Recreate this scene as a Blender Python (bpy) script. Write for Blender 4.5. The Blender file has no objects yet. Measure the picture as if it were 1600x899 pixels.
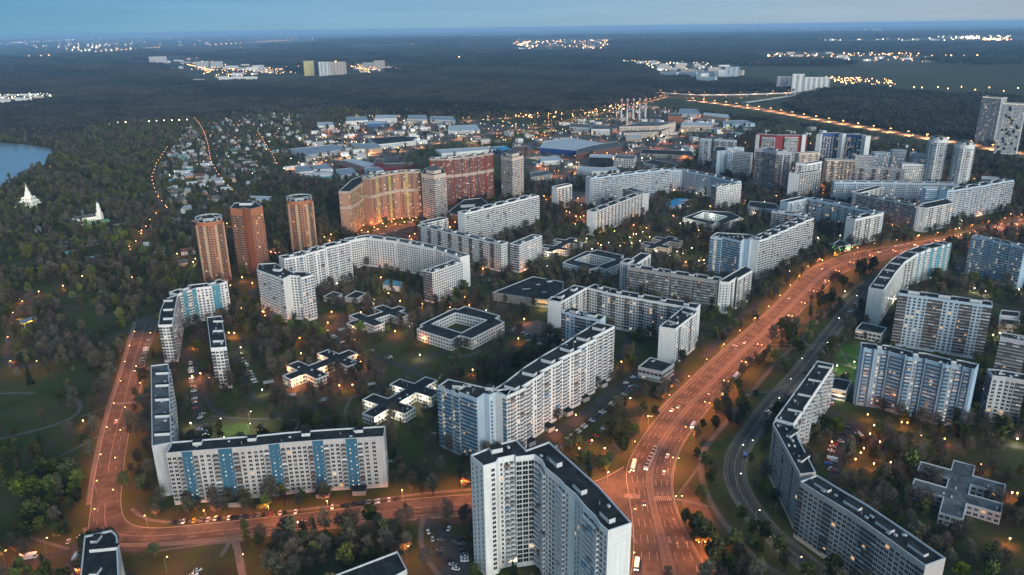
import bpy, math, random
import numpy as np
from mathutils import Vector, Matrix
from mathutils.geometry import tessellate_polygon

R = math.radians
random.seed(7)
rng = np.random.default_rng(11)
S = bpy.context.scene
C = S.collection

# ------------------------------------------------------------------ camera, sky, sun, exposure
CAM_H = 270.0
F_PX = 1180.0                       # focal length in pixels of a 1600 px wide frame
PITCH = math.atan(406.0 / F_PX)
ROLL = R(0.8)
_F = Vector((0, math.cos(PITCH), -math.sin(PITCH)))
_U0 = Vector((0, math.sin(PITCH), math.cos(PITCH)))
_R0 = Vector((1, 0, 0))
CX = _R0 * math.cos(ROLL) - _U0 * math.sin(ROLL)
CY = _R0 * math.sin(ROLL) + _U0 * math.cos(ROLL)
cam_d = bpy.data.cameras.new('camera')
cam = bpy.data.objects.new('camera', cam_d)
C.objects.link(cam)
cam_d.sensor_width = 36.0
cam_d.lens = 36.0 * F_PX / 1600.0
cam_d.clip_start = 1.0
cam_d.clip_end = 200000.0
m = Matrix((CX, CY, -_F)).transposed().to_4x4()
m.translation = (0, 0, CAM_H)
cam.matrix_world = m
S.camera = cam

SUN_AZ = R(152)                     # clockwise from +Y (the view direction): behind the camera, to the right
SUN_EL = R(10)
SKY_L, SKY_C, SKY_R, SKY_Z = (0.44, 0.62, 0.80), (0.84, 0.84, 0.96), (1.66, 1.22, 1.28), (3.1, 2.4, 1.55)
SKY_STRENGTH = 0.10
w = bpy.data.worlds.new('World')
S.world = w
w.use_nodes = True
nt = w.node_tree
sky = nt.nodes.new('ShaderNodeTexSky')
sky.sky_type = 'NISHITA'
sky.sun_disc = False
sky.sun_elevation = SUN_EL
sky.sun_rotation = SUN_AZ
sky.altitude = 200
sky.air_density = 1.0
sky.dust_density = 0.5
sky.ozone_density = 4.0
# dusk white balance: cool to the left, rosier to the right, the horizon band lifted a little
_tc = nt.nodes.new('ShaderNodeTexCoord')
_up = nt.nodes.new('ShaderNodeVectorMath'); _up.operation = 'MULTIPLY_ADD'
_up.inputs[1].default_value = (1, 1, 0.5)
_up.inputs[2].default_value = (0, 0, 0.07)
nt.links.new(_tc.outputs['Generated'], _up.inputs[0])
nt.links.new(_up.outputs[0], sky.inputs['Vector'])
_sx = nt.nodes.new('ShaderNodeSeparateXYZ')
nt.links.new(_tc.outputs['Generated'], _sx.inputs[0])
_mr = nt.nodes.new('ShaderNodeMapRange')
_mr.inputs['From Min'].default_value = -0.56
_mr.inputs['From Max'].default_value = 0.56
nt.links.new(_sx.outputs['X'], _mr.inputs['Value'])
_r0 = nt.nodes.new('ShaderNodeValToRGB')
_e = _r0.color_ramp.elements
_e[0].color = (*SKY_L, 1)
_e[1].color = (*SKY_R, 1)
_em = _e.new(0.5); _em.color = (*SKY_C, 1)
nt.links.new(_mr.outputs[0], _r0.inputs['Fac'])
_fy = nt.nodes.new('ShaderNodeMapRange')
_fy.inputs['From Min'].default_value = -0.1
_fy.inputs['From Max'].default_value = 0.5
nt.links.new(_sx.outputs['Y'], _fy.inputs['Value'])
_rp = nt.nodes.new('ShaderNodeMix'); _rp.data_type = 'RGBA'
_rp.inputs['A'].default_value = (1.0, 1.05, 1.15, 1)
nt.links.new(_fy.outputs[0], _rp.inputs['Factor'])
nt.links.new(_r0.outputs['Color'], _rp.inputs['B'])
_mx = nt.nodes.new('ShaderNodeMix'); _mx.data_type = 'RGBA'; _mx.blend_type = 'MULTIPLY'
_mx.inputs['Factor'].default_value = 1
nt.links.new(sky.outputs[0], _mx.inputs['A'])
nt.links.new(_rp.outputs['Result'], _mx.inputs['B'])
_mz = nt.nodes.new('ShaderNodeMapRange')
_mz.inputs['From Min'].default_value = 0.08
_mz.inputs['From Max'].default_value = 0.5
nt.links.new(_sx.outputs['Z'], _mz.inputs['Value'])
_mg = nt.nodes.new('ShaderNodeMix'); _mg.data_type = 'RGBA'
_mg.inputs['A'].default_value = (1, 1, 1, 1)
_mg.inputs['B'].default_value = (*SKY_Z, 1)
nt.links.new(_mz.outputs[0], _mg.inputs['Factor'])
_m2 = nt.nodes.new('ShaderNodeMix'); _m2.data_type = 'RGBA'; _m2.blend_type = 'MULTIPLY'
_m2.inputs['Factor'].default_value = 1
nt.links.new(_mx.outputs['Result'], _m2.inputs['A'])
nt.links.new(_mg.outputs['Result'], _m2.inputs['B'])
# faint drifts of thin cloud, long along the horizon
_mp = nt.nodes.new('ShaderNodeMapping'); _mp.inputs['Scale'].default_value = (3.0, 3.0, 60.0)
nt.links.new(_tc.outputs['Generated'], _mp.inputs['Vector'])
_cn = nt.nodes.new('ShaderNodeTexNoise'); _cn.inputs['Scale'].default_value = 1.3; _cn.inputs['Detail'].default_value = 5
nt.links.new(_mp.outputs[0], _cn.inputs['Vector'])
_cr = nt.nodes.new('ShaderNodeMapRange'); _cr.inputs['From Min'].default_value = .35; _cr.inputs['From Max'].default_value = .7
_cr.inputs['To Min'].default_value = .965; _cr.inputs['To Max'].default_value = 1.05
nt.links.new(_cn.outputs['Fac'], _cr.inputs['Value'])
_m3 = nt.nodes.new('ShaderNodeMix'); _m3.data_type = 'RGBA'; _m3.blend_type = 'MULTIPLY'; _m3.inputs['Factor'].default_value = 1
nt.links.new(_m2.outputs['Result'], _m3.inputs['A'])
nt.links.new(_cr.outputs[0], _m3.inputs['B'])
nt.links.new(_m3.outputs['Result'], nt.nodes['Background'].inputs[0])
nt.nodes['Background'].inputs[1].default_value = SKY_STRENGTH

sun_d = bpy.data.lights.new('sun', 'SUN')
sun = bpy.data.objects.new('sun', sun_d)
C.objects.link(sun)
sun_d.energy = 4.0
sun_d.angle = R(40)
sun_d.color = (1.0, 0.95, 0.84)
_sd = Vector((math.sin(SUN_AZ) * math.cos(R(7)), math.cos(SUN_AZ) * math.cos(R(7)), math.sin(R(7))))
sun.rotation_euler = _sd.to_track_quat('Z', 'Y').to_euler()

S.view_settings.view_transform = 'Standard'
S.view_settings.look = 'None'
S.view_settings.exposure = 0.28
S.view_settings.gamma = 1.0
S.view_settings.use_curve_mapping = False
S.render.engine = 'CYCLES'
S.cycles.use_denoising = True
try:
    S.cycles.denoiser = 'OPENIMAGEDENOISE'
    S.cycles.denoising_input_passes = 'RGB_ALBEDO_NORMAL'
except Exception:
    pass
S.cycles.max_bounces = 4
S.cycles.diffuse_bounces = 2
S.cycles.glossy_bounces = 2
S.cycles.transmission_bounces = 2
S.cycles.volume_bounces = 0
S.cycles.sample_clamp_indirect = 2.0
S.cycles.use_light_tree = True
S.cycles.caustics_reflective = False
S.cycles.caustics_refractive = False

# ------------------------------------------------------------------ helpers
def G(px, py, z=0.0):
    """The world point at height z that lies under a pixel of the 1600 x 899 photograph."""
    d = _F + CX * ((px - 800.0) / F_PX) + CY * ((449.5 - py) / F_PX)
    t = (z - CAM_H) / d.z
    return Vector((d.x * t, d.y * t, z))

def PX(x, y, z=0.0):
    """World arrays to pixel arrays."""
    v0, v1, v2 = x, y, z - CAM_H
    a = v0 * _F.x + v1 * _F.y + v2 * _F.z
    b = v0 * CX.x + v1 * CX.y + v2 * CX.z
    c = v0 * CY.x + v1 * CY.y + v2 * CY.z
    return 800 + F_PX * b / a, 449.5 - F_PX * c / a

class MB:
    def __init__(s):
        s.v, s.f, s.m, s.uv, s.mats = [], [], [], [], []
    def mi(s, mat):
        if mat not in s.mats:
            s.mats.append(mat)
        return s.mats.index(mat)
    def face(s, pts, mat, uv=None):
        n = len(s.v)
        s.v.extend(pts)
        s.f.append(tuple(range(n, n + len(pts))))
        s.m.append(s.mi(mat))
        s.uv.extend(uv if uv else [(0, 0)] * len(pts))
    def box(s, x0, x1, y0, y1, z0, z1, mat, T=None, top=None, bottom=False):
        P = [Vector((x, y, z)) for z in (z0, z1) for y in (y0, y1) for x in (x0, x1)]
        if T is not None:
            P = [T @ p for p in P]
        fs = [(0, 1, 5, 4), (1, 3, 7, 5), (3, 2, 6, 7), (2, 0, 4, 6)]
        for f in fs:
            s.face([P[i] for i in f], mat)
        s.face([P[i] for i in (4, 5, 7, 6)], top or mat)
        if bottom:
            s.face([P[i] for i in (2, 3, 1, 0)], mat)
    def cyl(s, p0, p1, r0, r1, mat, n=6, cap=True):
        p0, p1 = Vector(p0), Vector(p1)
        ax = (p1 - p0).normalized()
        a = ax.orthogonal().normalized()
        b = ax.cross(a)
        A = [p0 + (a * math.cos(2 * math.pi * i / n) + b * math.sin(2 * math.pi * i / n)) * r0 for i in range(n)]
        B = [p1 + (a * math.cos(2 * math.pi * i / n) + b * math.sin(2 * math.pi * i / n)) * r1 for i in range(n)]
        for i in range(n):
            j = (i + 1) % n
            s.face([A[i], A[j], B[j], B[i]], mat)
        if cap:
            s.face(B, mat)
    def ball(s, c, r, mat, n=6, k=4, sz=1.0):
        c = Vector(c)
        rows = []
        for i in range(k + 1):
            t = math.pi * i / k
            rows.append([c + Vector((r * math.sin(t) * math.cos(2 * math.pi * j / n), r * math.sin(t) * math.sin(2 * math.pi * j / n), -r * sz * math.cos(t))) for j in range(n)])
        for i in range(k):
            for j in range(n):
                q = (j + 1) % n
                s.face([rows[i][j], rows[i][q], rows[i + 1][q], rows[i + 1][j]], mat)
    def mesh(s, name, off=None, smooth=False):
        me = bpy.data.meshes.new(name)
        vv = np.array([(p[0], p[1], p[2]) for p in s.v], dtype=np.float64).reshape(-1, 3)
        if off is not None:
            vv = vv - np.array(off)
        me.from_pydata(vv.tolist(), [], s.f)
        for mt in s.mats:
            me.materials.append(mt)
        me.polygons.foreach_set('material_index', s.m)
        ul = me.uv_layers.new(name='UVMap')
        ul.data.foreach_set('uv', np.array(s.uv, dtype=np.float32).ravel())
        if smooth:
            me.polygons.foreach_set('use_smooth', [True] * len(s.f))
        me.update()
        return me
    def build(s, name, parent=None, smooth=False):
        if not s.f:
            return None
        off = tuple(parent.matrix_basis.translation) if parent is not None else None
        if parent is not None and parent.parent is not None:
            off = tuple(Vector(off) + parent.parent.matrix_basis.translation)
        o = bpy.data.objects.new(name, s.mesh(name, off, smooth))
        C.objects.link(o)
        if parent is not None:
            o.parent = parent
        return o

def tag(o, label=None, cat=None, group=None, kind=None):
    if label: o['label'] = label
    if cat: o['category'] = cat
    if group: o['group'] = group
    if kind: o['kind'] = kind
    return o

def thing(name, label, cat, loc=(0, 0, 0), rz=0.0, group=None):
    o = bpy.data.objects.new(name, None)
    o.empty_display_size = 0.5
    C.objects.link(o)
    o.location = loc
    o.rotation_euler = (0, 0, rz)
    return tag(o, label, cat, group)

def link(name, me, parent=None, M=None):
    o = bpy.data.objects.new(name, me)
    C.objects.link(o)
    if parent is not None:
        o.parent = parent
    if M is not None:
        o.matrix_basis = M
    return o

# ------------------------------------------------------------------ materials
def mat(name, col, rough=0.8, var=0.25, scale=0.2, spec=0.3, metal=0.0, col2=None, detail=3.0, bump=0.0):
    """Principled surface whose colour wanders between col and col2 in a procedural noise."""
    M = bpy.data.materials.new(name)
    M.use_nodes = True
    N, K = M.node_tree.nodes, M.node_tree.links
    b = N['Principled BSDF']
    b.inputs['Roughness'].default_value = rough
    b.inputs['Metallic'].default_value = metal
    b.inputs['Specular IOR Level'].default_value = spec
    tc = N.new('ShaderNodeTexCoord')
    no = N.new('ShaderNodeTexNoise')
    no.inputs['Scale'].default_value = scale
    no.inputs['Detail'].default_value = detail
    no.inputs['Roughness'].default_value = 0.65
    K.new(tc.outputs['Object'], no.inputs['Vector'])
    cr = N.new('ShaderNodeValToRGB')
    c2 = col2 if col2 else tuple(max(0, c * (1 - var)) for c in col)
    cr.color_ramp.elements[0].position = 0.35
    cr.color_ramp.elements[1].position = 0.65
    cr.color_ramp.elements[0].color = (*c2, 1)
    cr.color_ramp.elements[1].color = (*col, 1)
    K.new(no.outputs['Fac'], cr.inputs['Fac'])
    K.new(cr.outputs['Color'], b.inputs['Base Color'])
    if bump:
        bp = N.new('ShaderNodeBump')
        bp.inputs['Strength'].default_value = bump
        K.new(no.outputs['Fac'], bp.inputs['Height'])
        K.new(bp.outputs['Normal'], b.inputs['Normal'])
    return M

def panel(name, col, seam=0.72, bw=3.2, bh=2.8, stain=0.16, tint=0.06):
    """Concrete panel wall: the UV of a facade is in metres, seams between storey-high panels, each panel its own shade, streaky weathering."""
    M = bpy.data.materials.new(name)
    M.use_nodes = True
    N, K = M.node_tree.nodes, M.node_tree.links
    b = N['Principled BSDF']
    b.inputs['Roughness'].default_value = 0.85
    b.inputs['Specular IOR Level'].default_value = 0.2
    uv = N.new('ShaderNodeUVMap')
    br = N.new('ShaderNodeTexBrick')
    br.offset = 0.0
    br.inputs['Scale'].default_value = 1.0
    br.inputs['Mortar Size'].default_value = 0.07
    br.inputs['Brick Width'].default_value = bw
    br.inputs['Row Height'].default_value = bh
    br.inputs['Color1'].default_value = (*col, 1)
    br.inputs['Color2'].default_value = (*[c * (1 - tint) for c in col], 1)
    br.inputs['Mortar'].default_value = (*[c * seam for c in col], 1)
    K.new(uv.outputs[0], br.inputs['Vector'])
    mp = N.new('ShaderNodeMapping')
    mp.inputs['Scale'].default_value = (0.5, 0.06, 1)
    K.new(uv.outputs[0], mp.inputs['Vector'])
    no = N.new('ShaderNodeTexNoise')
    no.inputs['Scale'].default_value = 1.0
    no.inputs['Detail'].default_value = 5
    K.new(mp.outputs[0], no.inputs['Vector'])
    mr = N.new('ShaderNodeMapRange')
    mr.inputs['From Min'].default_value = 0.3
    mr.inputs['From Max'].default_value = 0.7
    mr.inputs['To Min'].default_value = 1 - stain
    mr.inputs['To Max'].default_value = 1.0
    K.new(no.outputs['Fac'], mr.inputs['Value'])
    mx = N.new('ShaderNodeMix')
    mx.data_type = 'RGBA'
    mx.blend_type = 'MULTIPLY'
    mx.inputs['Factor'].default_value = 1
    K.new(br.outputs['Color'], mx.inputs['A'])
    K.new(mr.outputs[0], mx.inputs['B'])
    K.new(mx.outputs['Result'], b.inputs['Base Color'])
    return M

def glow(name, col, e, sample=False):
    M = bpy.data.materials.new(name)
    M.use_nodes = True
    N, K = M.node_tree.nodes, M.node_tree.links
    N.remove(N['Principled BSDF'])
    em = N.new('ShaderNodeEmission')
    em.inputs[0].default_value = (*col, 1)
    em.inputs[1].default_value = e
    K.new(em.outputs[0], N['Material Output'].inputs['Surface'])
    M.cycles.emission_sampling = 'AUTO' if sample else 'NONE'
    return M

M = {}
M['white'] = panel('white_panel', (0.69, 0.70, 0.70))
M['grey'] = panel('grey_panel', (0.50, 0.50, 0.52), stain=0.24)
M['pinkgrey'] = panel('warm_grey_panel', (0.46, 0.43, 0.42), stain=0.22)
M['blue'] = panel('blue_panel', (0.31, 0.44, 0.56))
M['paleblue'] = panel('pale_blue_panel', (0.44, 0.54, 0.64))
M['teal'] = panel('teal_panel', (0.12, 0.36, 0.46))
M['stripe'] = panel('blue_stripe', (0.045, 0.145, 0.235), seam=0.8)
M['brick'] = panel('orange_brick', (0.41, 0.165, 0.09), bw=0.6, bh=0.3, seam=0.85)
M['terra'] = panel('terracotta_brick', (0.40, 0.23, 0.16), bw=0.6, bh=0.3, seam=0.85)
M['tan'] = panel('tan_brick', (0.50, 0.32, 0.21), seam=0.9)
M['cream'] = panel('cream_panel', (0.56, 0.47, 0.40))
M['red'] = panel('dark_red_brick', (0.30, 0.07, 0.05), seam=0.85)
M['vivid'] = panel('red_cladding', (0.26, 0.05, 0.055))
M['cobalt'] = panel('cobalt_cladding', (0.05, 0.12, 0.30))
M['ochre'] = panel('ochre_cladding', (0.50, 0.42, 0.12))
M['dirty'] = panel('weathered_panel', (0.40, 0.38, 0.36), stain=0.35, tint=0.15)
def roof_mat(name, col, dark):
    """Bitumen felt laid in strips and patched: strip tone, square patches and a fine stain noise."""
    Mr = mat(name, col, 0.85, 0, 0.35, 0.12, col2=dark, detail=6)
    N, K = Mr.node_tree.nodes, Mr.node_tree.links
    b = N['Principled BSDF']
    src = b.inputs['Base Color'].links[0].from_socket
    tc = [n for n in N if n.type == 'TEX_COORD'][0]
    v = N.new('ShaderNodeTexVoronoi'); v.distance = 'CHEBYCHEV'; v.inputs['Scale'].default_value = 0.16
    w_ = N.new('ShaderNodeTexWave'); w_.inputs['Scale'].default_value = 0.3; w_.inputs['Distortion'].default_value = 1.5
    K.new(tc.outputs['Object'], v.inputs['Vector']); K.new(tc.outputs['Object'], w_.inputs['Vector'])
    sp = N.new('ShaderNodeSeparateColor'); K.new(v.outputs['Color'], sp.inputs[0])
    ad = N.new('ShaderNodeMath'); ad.operation = 'MULTIPLY_ADD'; ad.inputs[1].default_value = .35; K.new(w_.outputs['Fac'], ad.inputs[0]); K.new(sp.outputs[0], ad.inputs[2])
    mr = N.new('ShaderNodeMapRange'); mr.inputs['From Max'].default_value = 1.35; mr.inputs['To Min'].default_value = .55; mr.inputs['To Max'].default_value = 1.55
    K.new(ad.outputs[0], mr.inputs['Value'])
    mx = N.new('ShaderNodeMix'); mx.data_type = 'RGBA'; mx.blend_type = 'MULTIPLY'; mx.inputs['Factor'].default_value = 1
    K.new(src, mx.inputs['A']); K.new(mr.outputs[0], mx.inputs['B']); K.new(mx.outputs['Result'], b.inputs['Base Color'])
    return Mr
M['roof'] = roof_mat('bitumen_roof', (0.036, 0.037, 0.039), (0.018, 0.019, 0.020))
M['roofgrey'] = roof_mat('grey_roof', (0.12, 0.125, 0.13), (0.075, 0.078, 0.082))
M['trim'] = mat('parapet_trim', (0.55, 0.58, 0.61), 0.7, 0.2, 0.6)
M['metal'] = mat('zinc', (0.42, 0.44, 0.46), 0.45, 0.2, 1.0, 0.5, 0.5)
M['glass'] = mat('window_glass', (0.016, 0.018, 0.022), 0.15, 0.4, 0.4, 0.45)
M['glass2'] = mat('curtained_window', (0.085, 0.085, 0.09), 0.3, 0.5, 0.3, 0.5)
M['lit'] = glow('lit_window_warm', (1.0, 0.56, 0.25), 0.72)
M['lit2'] = glow('lit_window_pale', (1.0, 0.80, 0.52), 0.75)
M['shade'] = mat('painted_opening_shade', (0.06, 0.06, 0.065), 0.9, 0.5, 0.8)  # dark colour put in place of the shade inside loggias and openings
M['balc'] = mat('balcony_white', (0.58, 0.59, 0.61), 0.8, 0.25, 0.7)
M['balcblue'] = mat('balcony_blue', (0.20, 0.35, 0.50), 0.8, 0.3, 0.7)
M['balcgrey'] = mat('balcony_grey', (0.34, 0.33, 0.33), 0.8, 0.45, 0.4)
M['balcbrown'] = mat('balcony_brown', (0.20, 0.13, 0.11), 0.8, 0.5, 0.4)
M['glaz'] = mat('balcony_glazing', (0.09, 0.11, 0.13), 0.15, 0.6, 0.5, 0.6)
M['asphalt'] = mat('asphalt', (0.092, 0.082, 0.076), 0.85, 0.3, 0.11, 0.12, col2=(0.040, 0.036, 0.034), detail=10)
M['asphalt2'] = mat('yard_asphalt', (0.062, 0.060, 0.060), 0.85, 0.4, 0.08, 0.2, detail=6)
M['pave'] = mat('pavement', (0.15, 0.135, 0.12), 0.9, 0.3, 0.2, 0.2)
M['path'] = mat('gravel_path', (0.13, 0.125, 0.115), 0.9, 0.3, 0.2, 0.1)
M['kerb'] = mat('kerb_stone', (0.26, 0.25, 0.24), 0.9, 0.2, 0.5)
M['paint'] = mat('road_paint', (0.32, 0.30, 0.28), 0.8, 0, 0.35, 0.2, col2=(0.11, 0.10, 0.095), detail=6)
M['rail'] = mat('steel_rail', (0.18, 0.16, 0.15), 0.35, 0.3, 1.0, 0.5, 0.7)
M['pole'] = mat('lamp_post', (0.20, 0.20, 0.20), 0.6, 0.2, 1.0)
M['lawn'] = mat('lawn', (0.05, 0.12, 0.02), 0.95, 0.35, 0.1, 0.1)
M['pitch'] = mat('sports_pitch', (0.06, 0.10, 0.03), 0.95, 0.25, 0.2, 0.1)
M['dirt'] = mat('bare_earth', (0.12, 0.085, 0.06), 0.95, 0.4, 0.1, 0.1)
M['rubber'] = mat('tyre_rubber', (0.02, 0.02, 0.02), 0.9, 0.2, 2.0)
M['stackred'] = mat('chimney_red', (0.50, 0.05, 0.045), 0.7, 0.2, 0.5)
M['sodium'] = glow('sodium_lamp', (1.0, 0.40, 0.11), 20.0)
M['sodium_mid'] = glow('village_sodium_lamp', (1.0, 0.42, 0.13), 10.0)
M['sodium_far'] = glow('distant_sodium_lamp', (1.0, 0.46, 0.17), 17.0)
M['white_far'] = glow('distant_white_lamp', (1.0, 0.80, 0.52), 16.0)
M['whitelamp'] = glow('white_lamp', (1.0, 0.82, 0.56), 12.0)
M['head'] = glow('headlight_glow', (1.0, 0.82, 0.55), 14.0)
M['tail'] = glow('tail_light_glow', (1.0, 0.06, 0.02), 8.0)
# ------------------------------------------------------------------ ground, roads, water
def gl(pts, z=0.0):
    return [G(x, y, z) for x, y in pts]

def resample(P, n):
    d = [0]
    for i in range(len(P) - 1):
        d.append(d[-1] + (P[i + 1] - P[i]).length)
    out, j = [], 0
    for i in range(n):
        t = d[-1] * i / (n - 1)
        while j < len(P) - 2 and d[j + 1] < t:
            j += 1
        f = (t - d[j]) / max(1e-6, d[j + 1] - d[j])
        out.append(P[j].lerp(P[j + 1], min(1, max(0, f))))
    return out

def smooth(P, k=2):
    for _ in range(k):
        P = [P[0]] + [(P[i - 1] + P[i] * 2 + P[i + 1]) / 4 for i in range(1, len(P) - 1)] + [P[-1]]
    return P

BLOCKED = []                                         # world polygons where nothing grows
def strip_obj(name, Lp, Rp, m, z, kind='structure', n=80, kerb=True, block_it=True):
    Lp, Rp = smooth(resample(Lp, n), 3), smooth(resample(Rp, n), 3)
    b = MB()
    up = Vector((0, 0, z))
    for i in range(n - 1):
        P = [Lp[i] + up, Rp[i] + up, Rp[i + 1] + up, Lp[i + 1] + up]
        b.face(P, M[m])
    if kerb:
        for E, s in ((Lp, 1), (Rp, -1)):
            for i in range(n - 1):
                d = (E[i + 1] - E[i]); d.normalize()
                nn = Vector((-d.y, d.x, 0)) * s
                a, c = E[i], E[i + 1]
                q0, q1 = Vector((0, 0, z)), Vector((0, 0, z + .13))
                b.face([a + q0, c + q0, c + q1, a + q1], M['kerb'])
                b.face([a + q1, c + q1, c + q1 + nn * .35, a + q1 + nn * .35], M['kerb'])
    o = b.build(name)
    tag(o, kind=kind)
    if block_it:
        BLOCKED.append(Lp + Rp[::-1])
    return Lp, Rp

def path_obj(b, P, wd, m, z, n=None, block_it=True):
    n = n or max(6, int(sum((P[i + 1] - P[i]).length for i in range(len(P) - 1)) / 10))
    Q = smooth(resample(P, n), 2)
    Ls, Rs = [], []
    for i in range(n):
        d = Q[min(n - 1, i + 1)] - Q[max(0, i - 1)]; d.z = 0; d.normalize()
        nn = Vector((-d.y, d.x, 0)) * wd / 2
        Ls.append(Q[i] + nn); Rs.append(Q[i] - nn)
    up = Vector((0, 0, z))
    for i in range(n - 1):
        b.face([Ls[i] + up, Rs[i] + up, Rs[i + 1] + up, Ls[i + 1] + up], M[m])
    if block_it:
        BLOCKED.append(Ls + Rs[::-1])
    return Q

# one sheet to the horizon, finer near the camera
def ground_mat():
    Mg = bpy.data.materials.new('earth_and_grass')
    Mg.use_nodes = True
    N, K = Mg.node_tree.nodes, Mg.node_tree.links
    b = N['Principled BSDF']
    b.inputs['Roughness'].default_value = 0.95
    b.inputs['Specular IOR Level'].default_value = 0.1
    tc = N.new('ShaderNodeTexCoord')
    def noise(sc, det):
        n = N.new('ShaderNodeTexNoise')
        n.inputs['Scale'].default_value = sc
        n.inputs['Detail'].default_value = det
        K.new(tc.outputs['Object'], n.inputs['Vector'])
        return n
    def ramp(src, stops):
        r = N.new('ShaderNodeValToRGB')
        e = r.color_ramp.elements
        e[0].position, e[0].color = stops[0][0], (*stops[0][1], 1)
        e[1].position, e[1].color = stops[-1][0], (*stops[-1][1], 1)
        for p, c in stops[1:-1]:
            x = e.new(p); x.color = (*c, 1)
        K.new(src, r.inputs['Fac'])
        return r
    near = ramp(noise(.03, 8).outputs['Fac'], [(.3, (.034, .030, .019)), (.46, (.046, .060, .018)), (.58, (.064, .056, .032)), (.72, (.054, .080, .019))])
    far = ramp(noise(.0008, 6).outputs['Fac'], [(.36, (.02, .026, .018)), (.48, (.05, .05, .034)), (.54, (.085, .08, .058)), (.6, (.03, .036, .024)), (.72, (.11, .10, .08))])
    geo = N.new('ShaderNodeNewGeometry')
    ln = N.new('ShaderNodeVectorMath'); ln.operation = 'LENGTH'
    K.new(geo.outputs['Position'], ln.inputs[0])
    mr = N.new('ShaderNodeMapRange')
    mr.inputs['From Min'].default_value = 3500
    mr.inputs['From Max'].default_value = 8000
    K.new(ln.outputs['Value'], mr.inputs['Value'])
    mx = N.new('ShaderNodeMix'); mx.data_type = 'RGBA'
    K.new(mr.outputs[0], mx.inputs['Factor'])
    K.new(near.outputs[0], mx.inputs['A'])
    K.new(far.outputs[0], mx.inputs['B'])
    K.new(mx.outputs['Result'], b.inputs['Base Color'])
    return Mg
M['ground'] = ground_mat()
b = MB()
rad = [0, 300, 600, 1200, 2500, 5000, 10000, 20000, 40000, 70000]
for i in range(len(rad) - 1):
    for j in range(48):
        a0, a1 = 2 * math.pi * j / 48, 2 * math.pi * (j + 1) / 48
        P = [Vector((rad[i + k] * math.cos(a), rad[i + k] * math.sin(a), 0)) for k, a in ((0, a0), (1, a0), (1, a1), (0, a1))]
        b.face(P[1:] if i == 0 else P, M['ground'])
tag(b.build('ground'), kind='structure')

# the avenue
AVL = gl([(985, 905), (992, 862), (996, 800), (978, 772), (945, 757), (932, 753), (950, 745), (968, 733), (985, 715), (1000, 690), (1012, 672), (1025, 655), (1046, 630), (1062, 615), (1082, 597), (1100, 578), (1122, 559), (1145, 538), (1170, 517),
          (1200, 491), (1222, 469), (1240, 450), (1260, 428), (1283, 413), (1325, 398), (1360, 392), (1390, 387), (1420, 382), (1453, 376), (1482, 370), (1520, 361), (1560, 352), (1610, 342), (1680, 326)])
AVR = gl([(1110, 905), (1090, 865), (1072, 832), (1058, 800), (1052, 780), (1050, 757), (1051, 740), (1055, 720), (1065, 697), (1077, 678), (1088, 664), (1105, 642), (1122, 622), (1145, 597), (1166, 573), (1188, 549), (1205, 535),
          (1222, 517), (1242, 497), (1262, 477), (1282, 458), (1310, 431), (1335, 418), (1365, 409), (1390, 404), (1420, 397), (1450, 390), (1486, 381), (1520, 373), (1560, 365), (1610, 355), (1680, 338)])
# drop the mouth of the side street from the left kerb, it is laid as its own piece
AVLs = [AVL[0], AVL[1], G(990, 820), G(985, 785), G(980, 755), G(976, 738)] + AVL[8:]
AL, AR = strip_obj('avenue_road', AVLs, AVR, 'asphalt', .012, n=160)
SD_T = gl([(975, 730), (955, 742), (930, 754), (860, 764), (735, 772.5), (625, 782), (565, 792), (475, 803), (400, 811), (300, 821), (250, 826.5), (215, 825), (199, 819), (190, 806), (188, 785), (190, 750), (195, 712), (201, 675), (213, 640), (220, 605), (227, 560), (240, 525), (246, 505), (250, 495)])
SD_B = gl([(996, 850), (975, 815), (930, 797), (860, 795), (735, 800), (625, 808), (550, 817.5), (475, 825.5), (400, 835), (350, 840), (300, 845), (250, 848.5), (190, 850), (150, 848), (137, 838), (140, 815), (146, 762), (152, 725), (163, 675), (176, 628), (190, 585), (207, 525), (212, 507), (215, 497)])
SL, SR = strip_obj('side_street', SD_B, SD_T, 'asphalt', .008, n=150)

paint = MB()
def dash(Lp, Rp, t, i0, i1, on=1, off=1, wd=.28, z=.03):
    n = len(Lp)
    for i in range(max(0, i0), min(n - 1, i1)):
        if (i % (on + off)) >= on:
            continue
        a, c = Lp[i].lerp(Rp[i], t), Lp[i + 1].lerp(Rp[i + 1], t)
        d = (c - a); d.normalize()
        nn = Vector((-d.y, d.x, 0)) * wd / 2
        up = Vector((0, 0, z))
        paint.face([a - nn + up, a + nn + up, c + nn + up, c - nn + up], M['paint'])
for t in (.12, .24, .36, .64, .76, .88):
    dash(AL, AR, t, 2, 158, 1, 1)
dash(AL, AR, .975, 0, 160, 1, 0, .25)
dash(SL, SR, .48, 8, 76, 1, 0, .3)
dash(SL, SR, .45, 84, 146, 1, 0, .3)
dash(SL, SR, .24, 10, 76, 1, 2)
dash(SL, SR, .73, 84, 146, 1, 2)
def zebra(a, c, n, ln, wd=.5):
    """Zebra stripes between two ground points."""
    d = (c - a); d.z = 0; D = d.normalized()
    nn = Vector((-D.y, D.x, 0))
    for i in range(n):
        q = a.lerp(c, (i + .5) / n) + Vector((0, 0, .03))
        u, v = D * (d.length / n * .28), nn * (ln / 2)
        paint.face([q - u - v, q + u - v, q + u + v, q - u + v], M['paint'])
zebra(G(1022, 779), G(1050, 779), 9, 4.5)
zebra(G(975, 775), G(1000, 776), 8, 4.5)
zebra(G(565, 818), G(569, 794), 9, 4.0)
zebra(G(1553 / 4 + 800 - 35, 787), G(1164, 791), 5, 3)
zebra(G(178, 631), G(219, 629), 10, 4)
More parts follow.
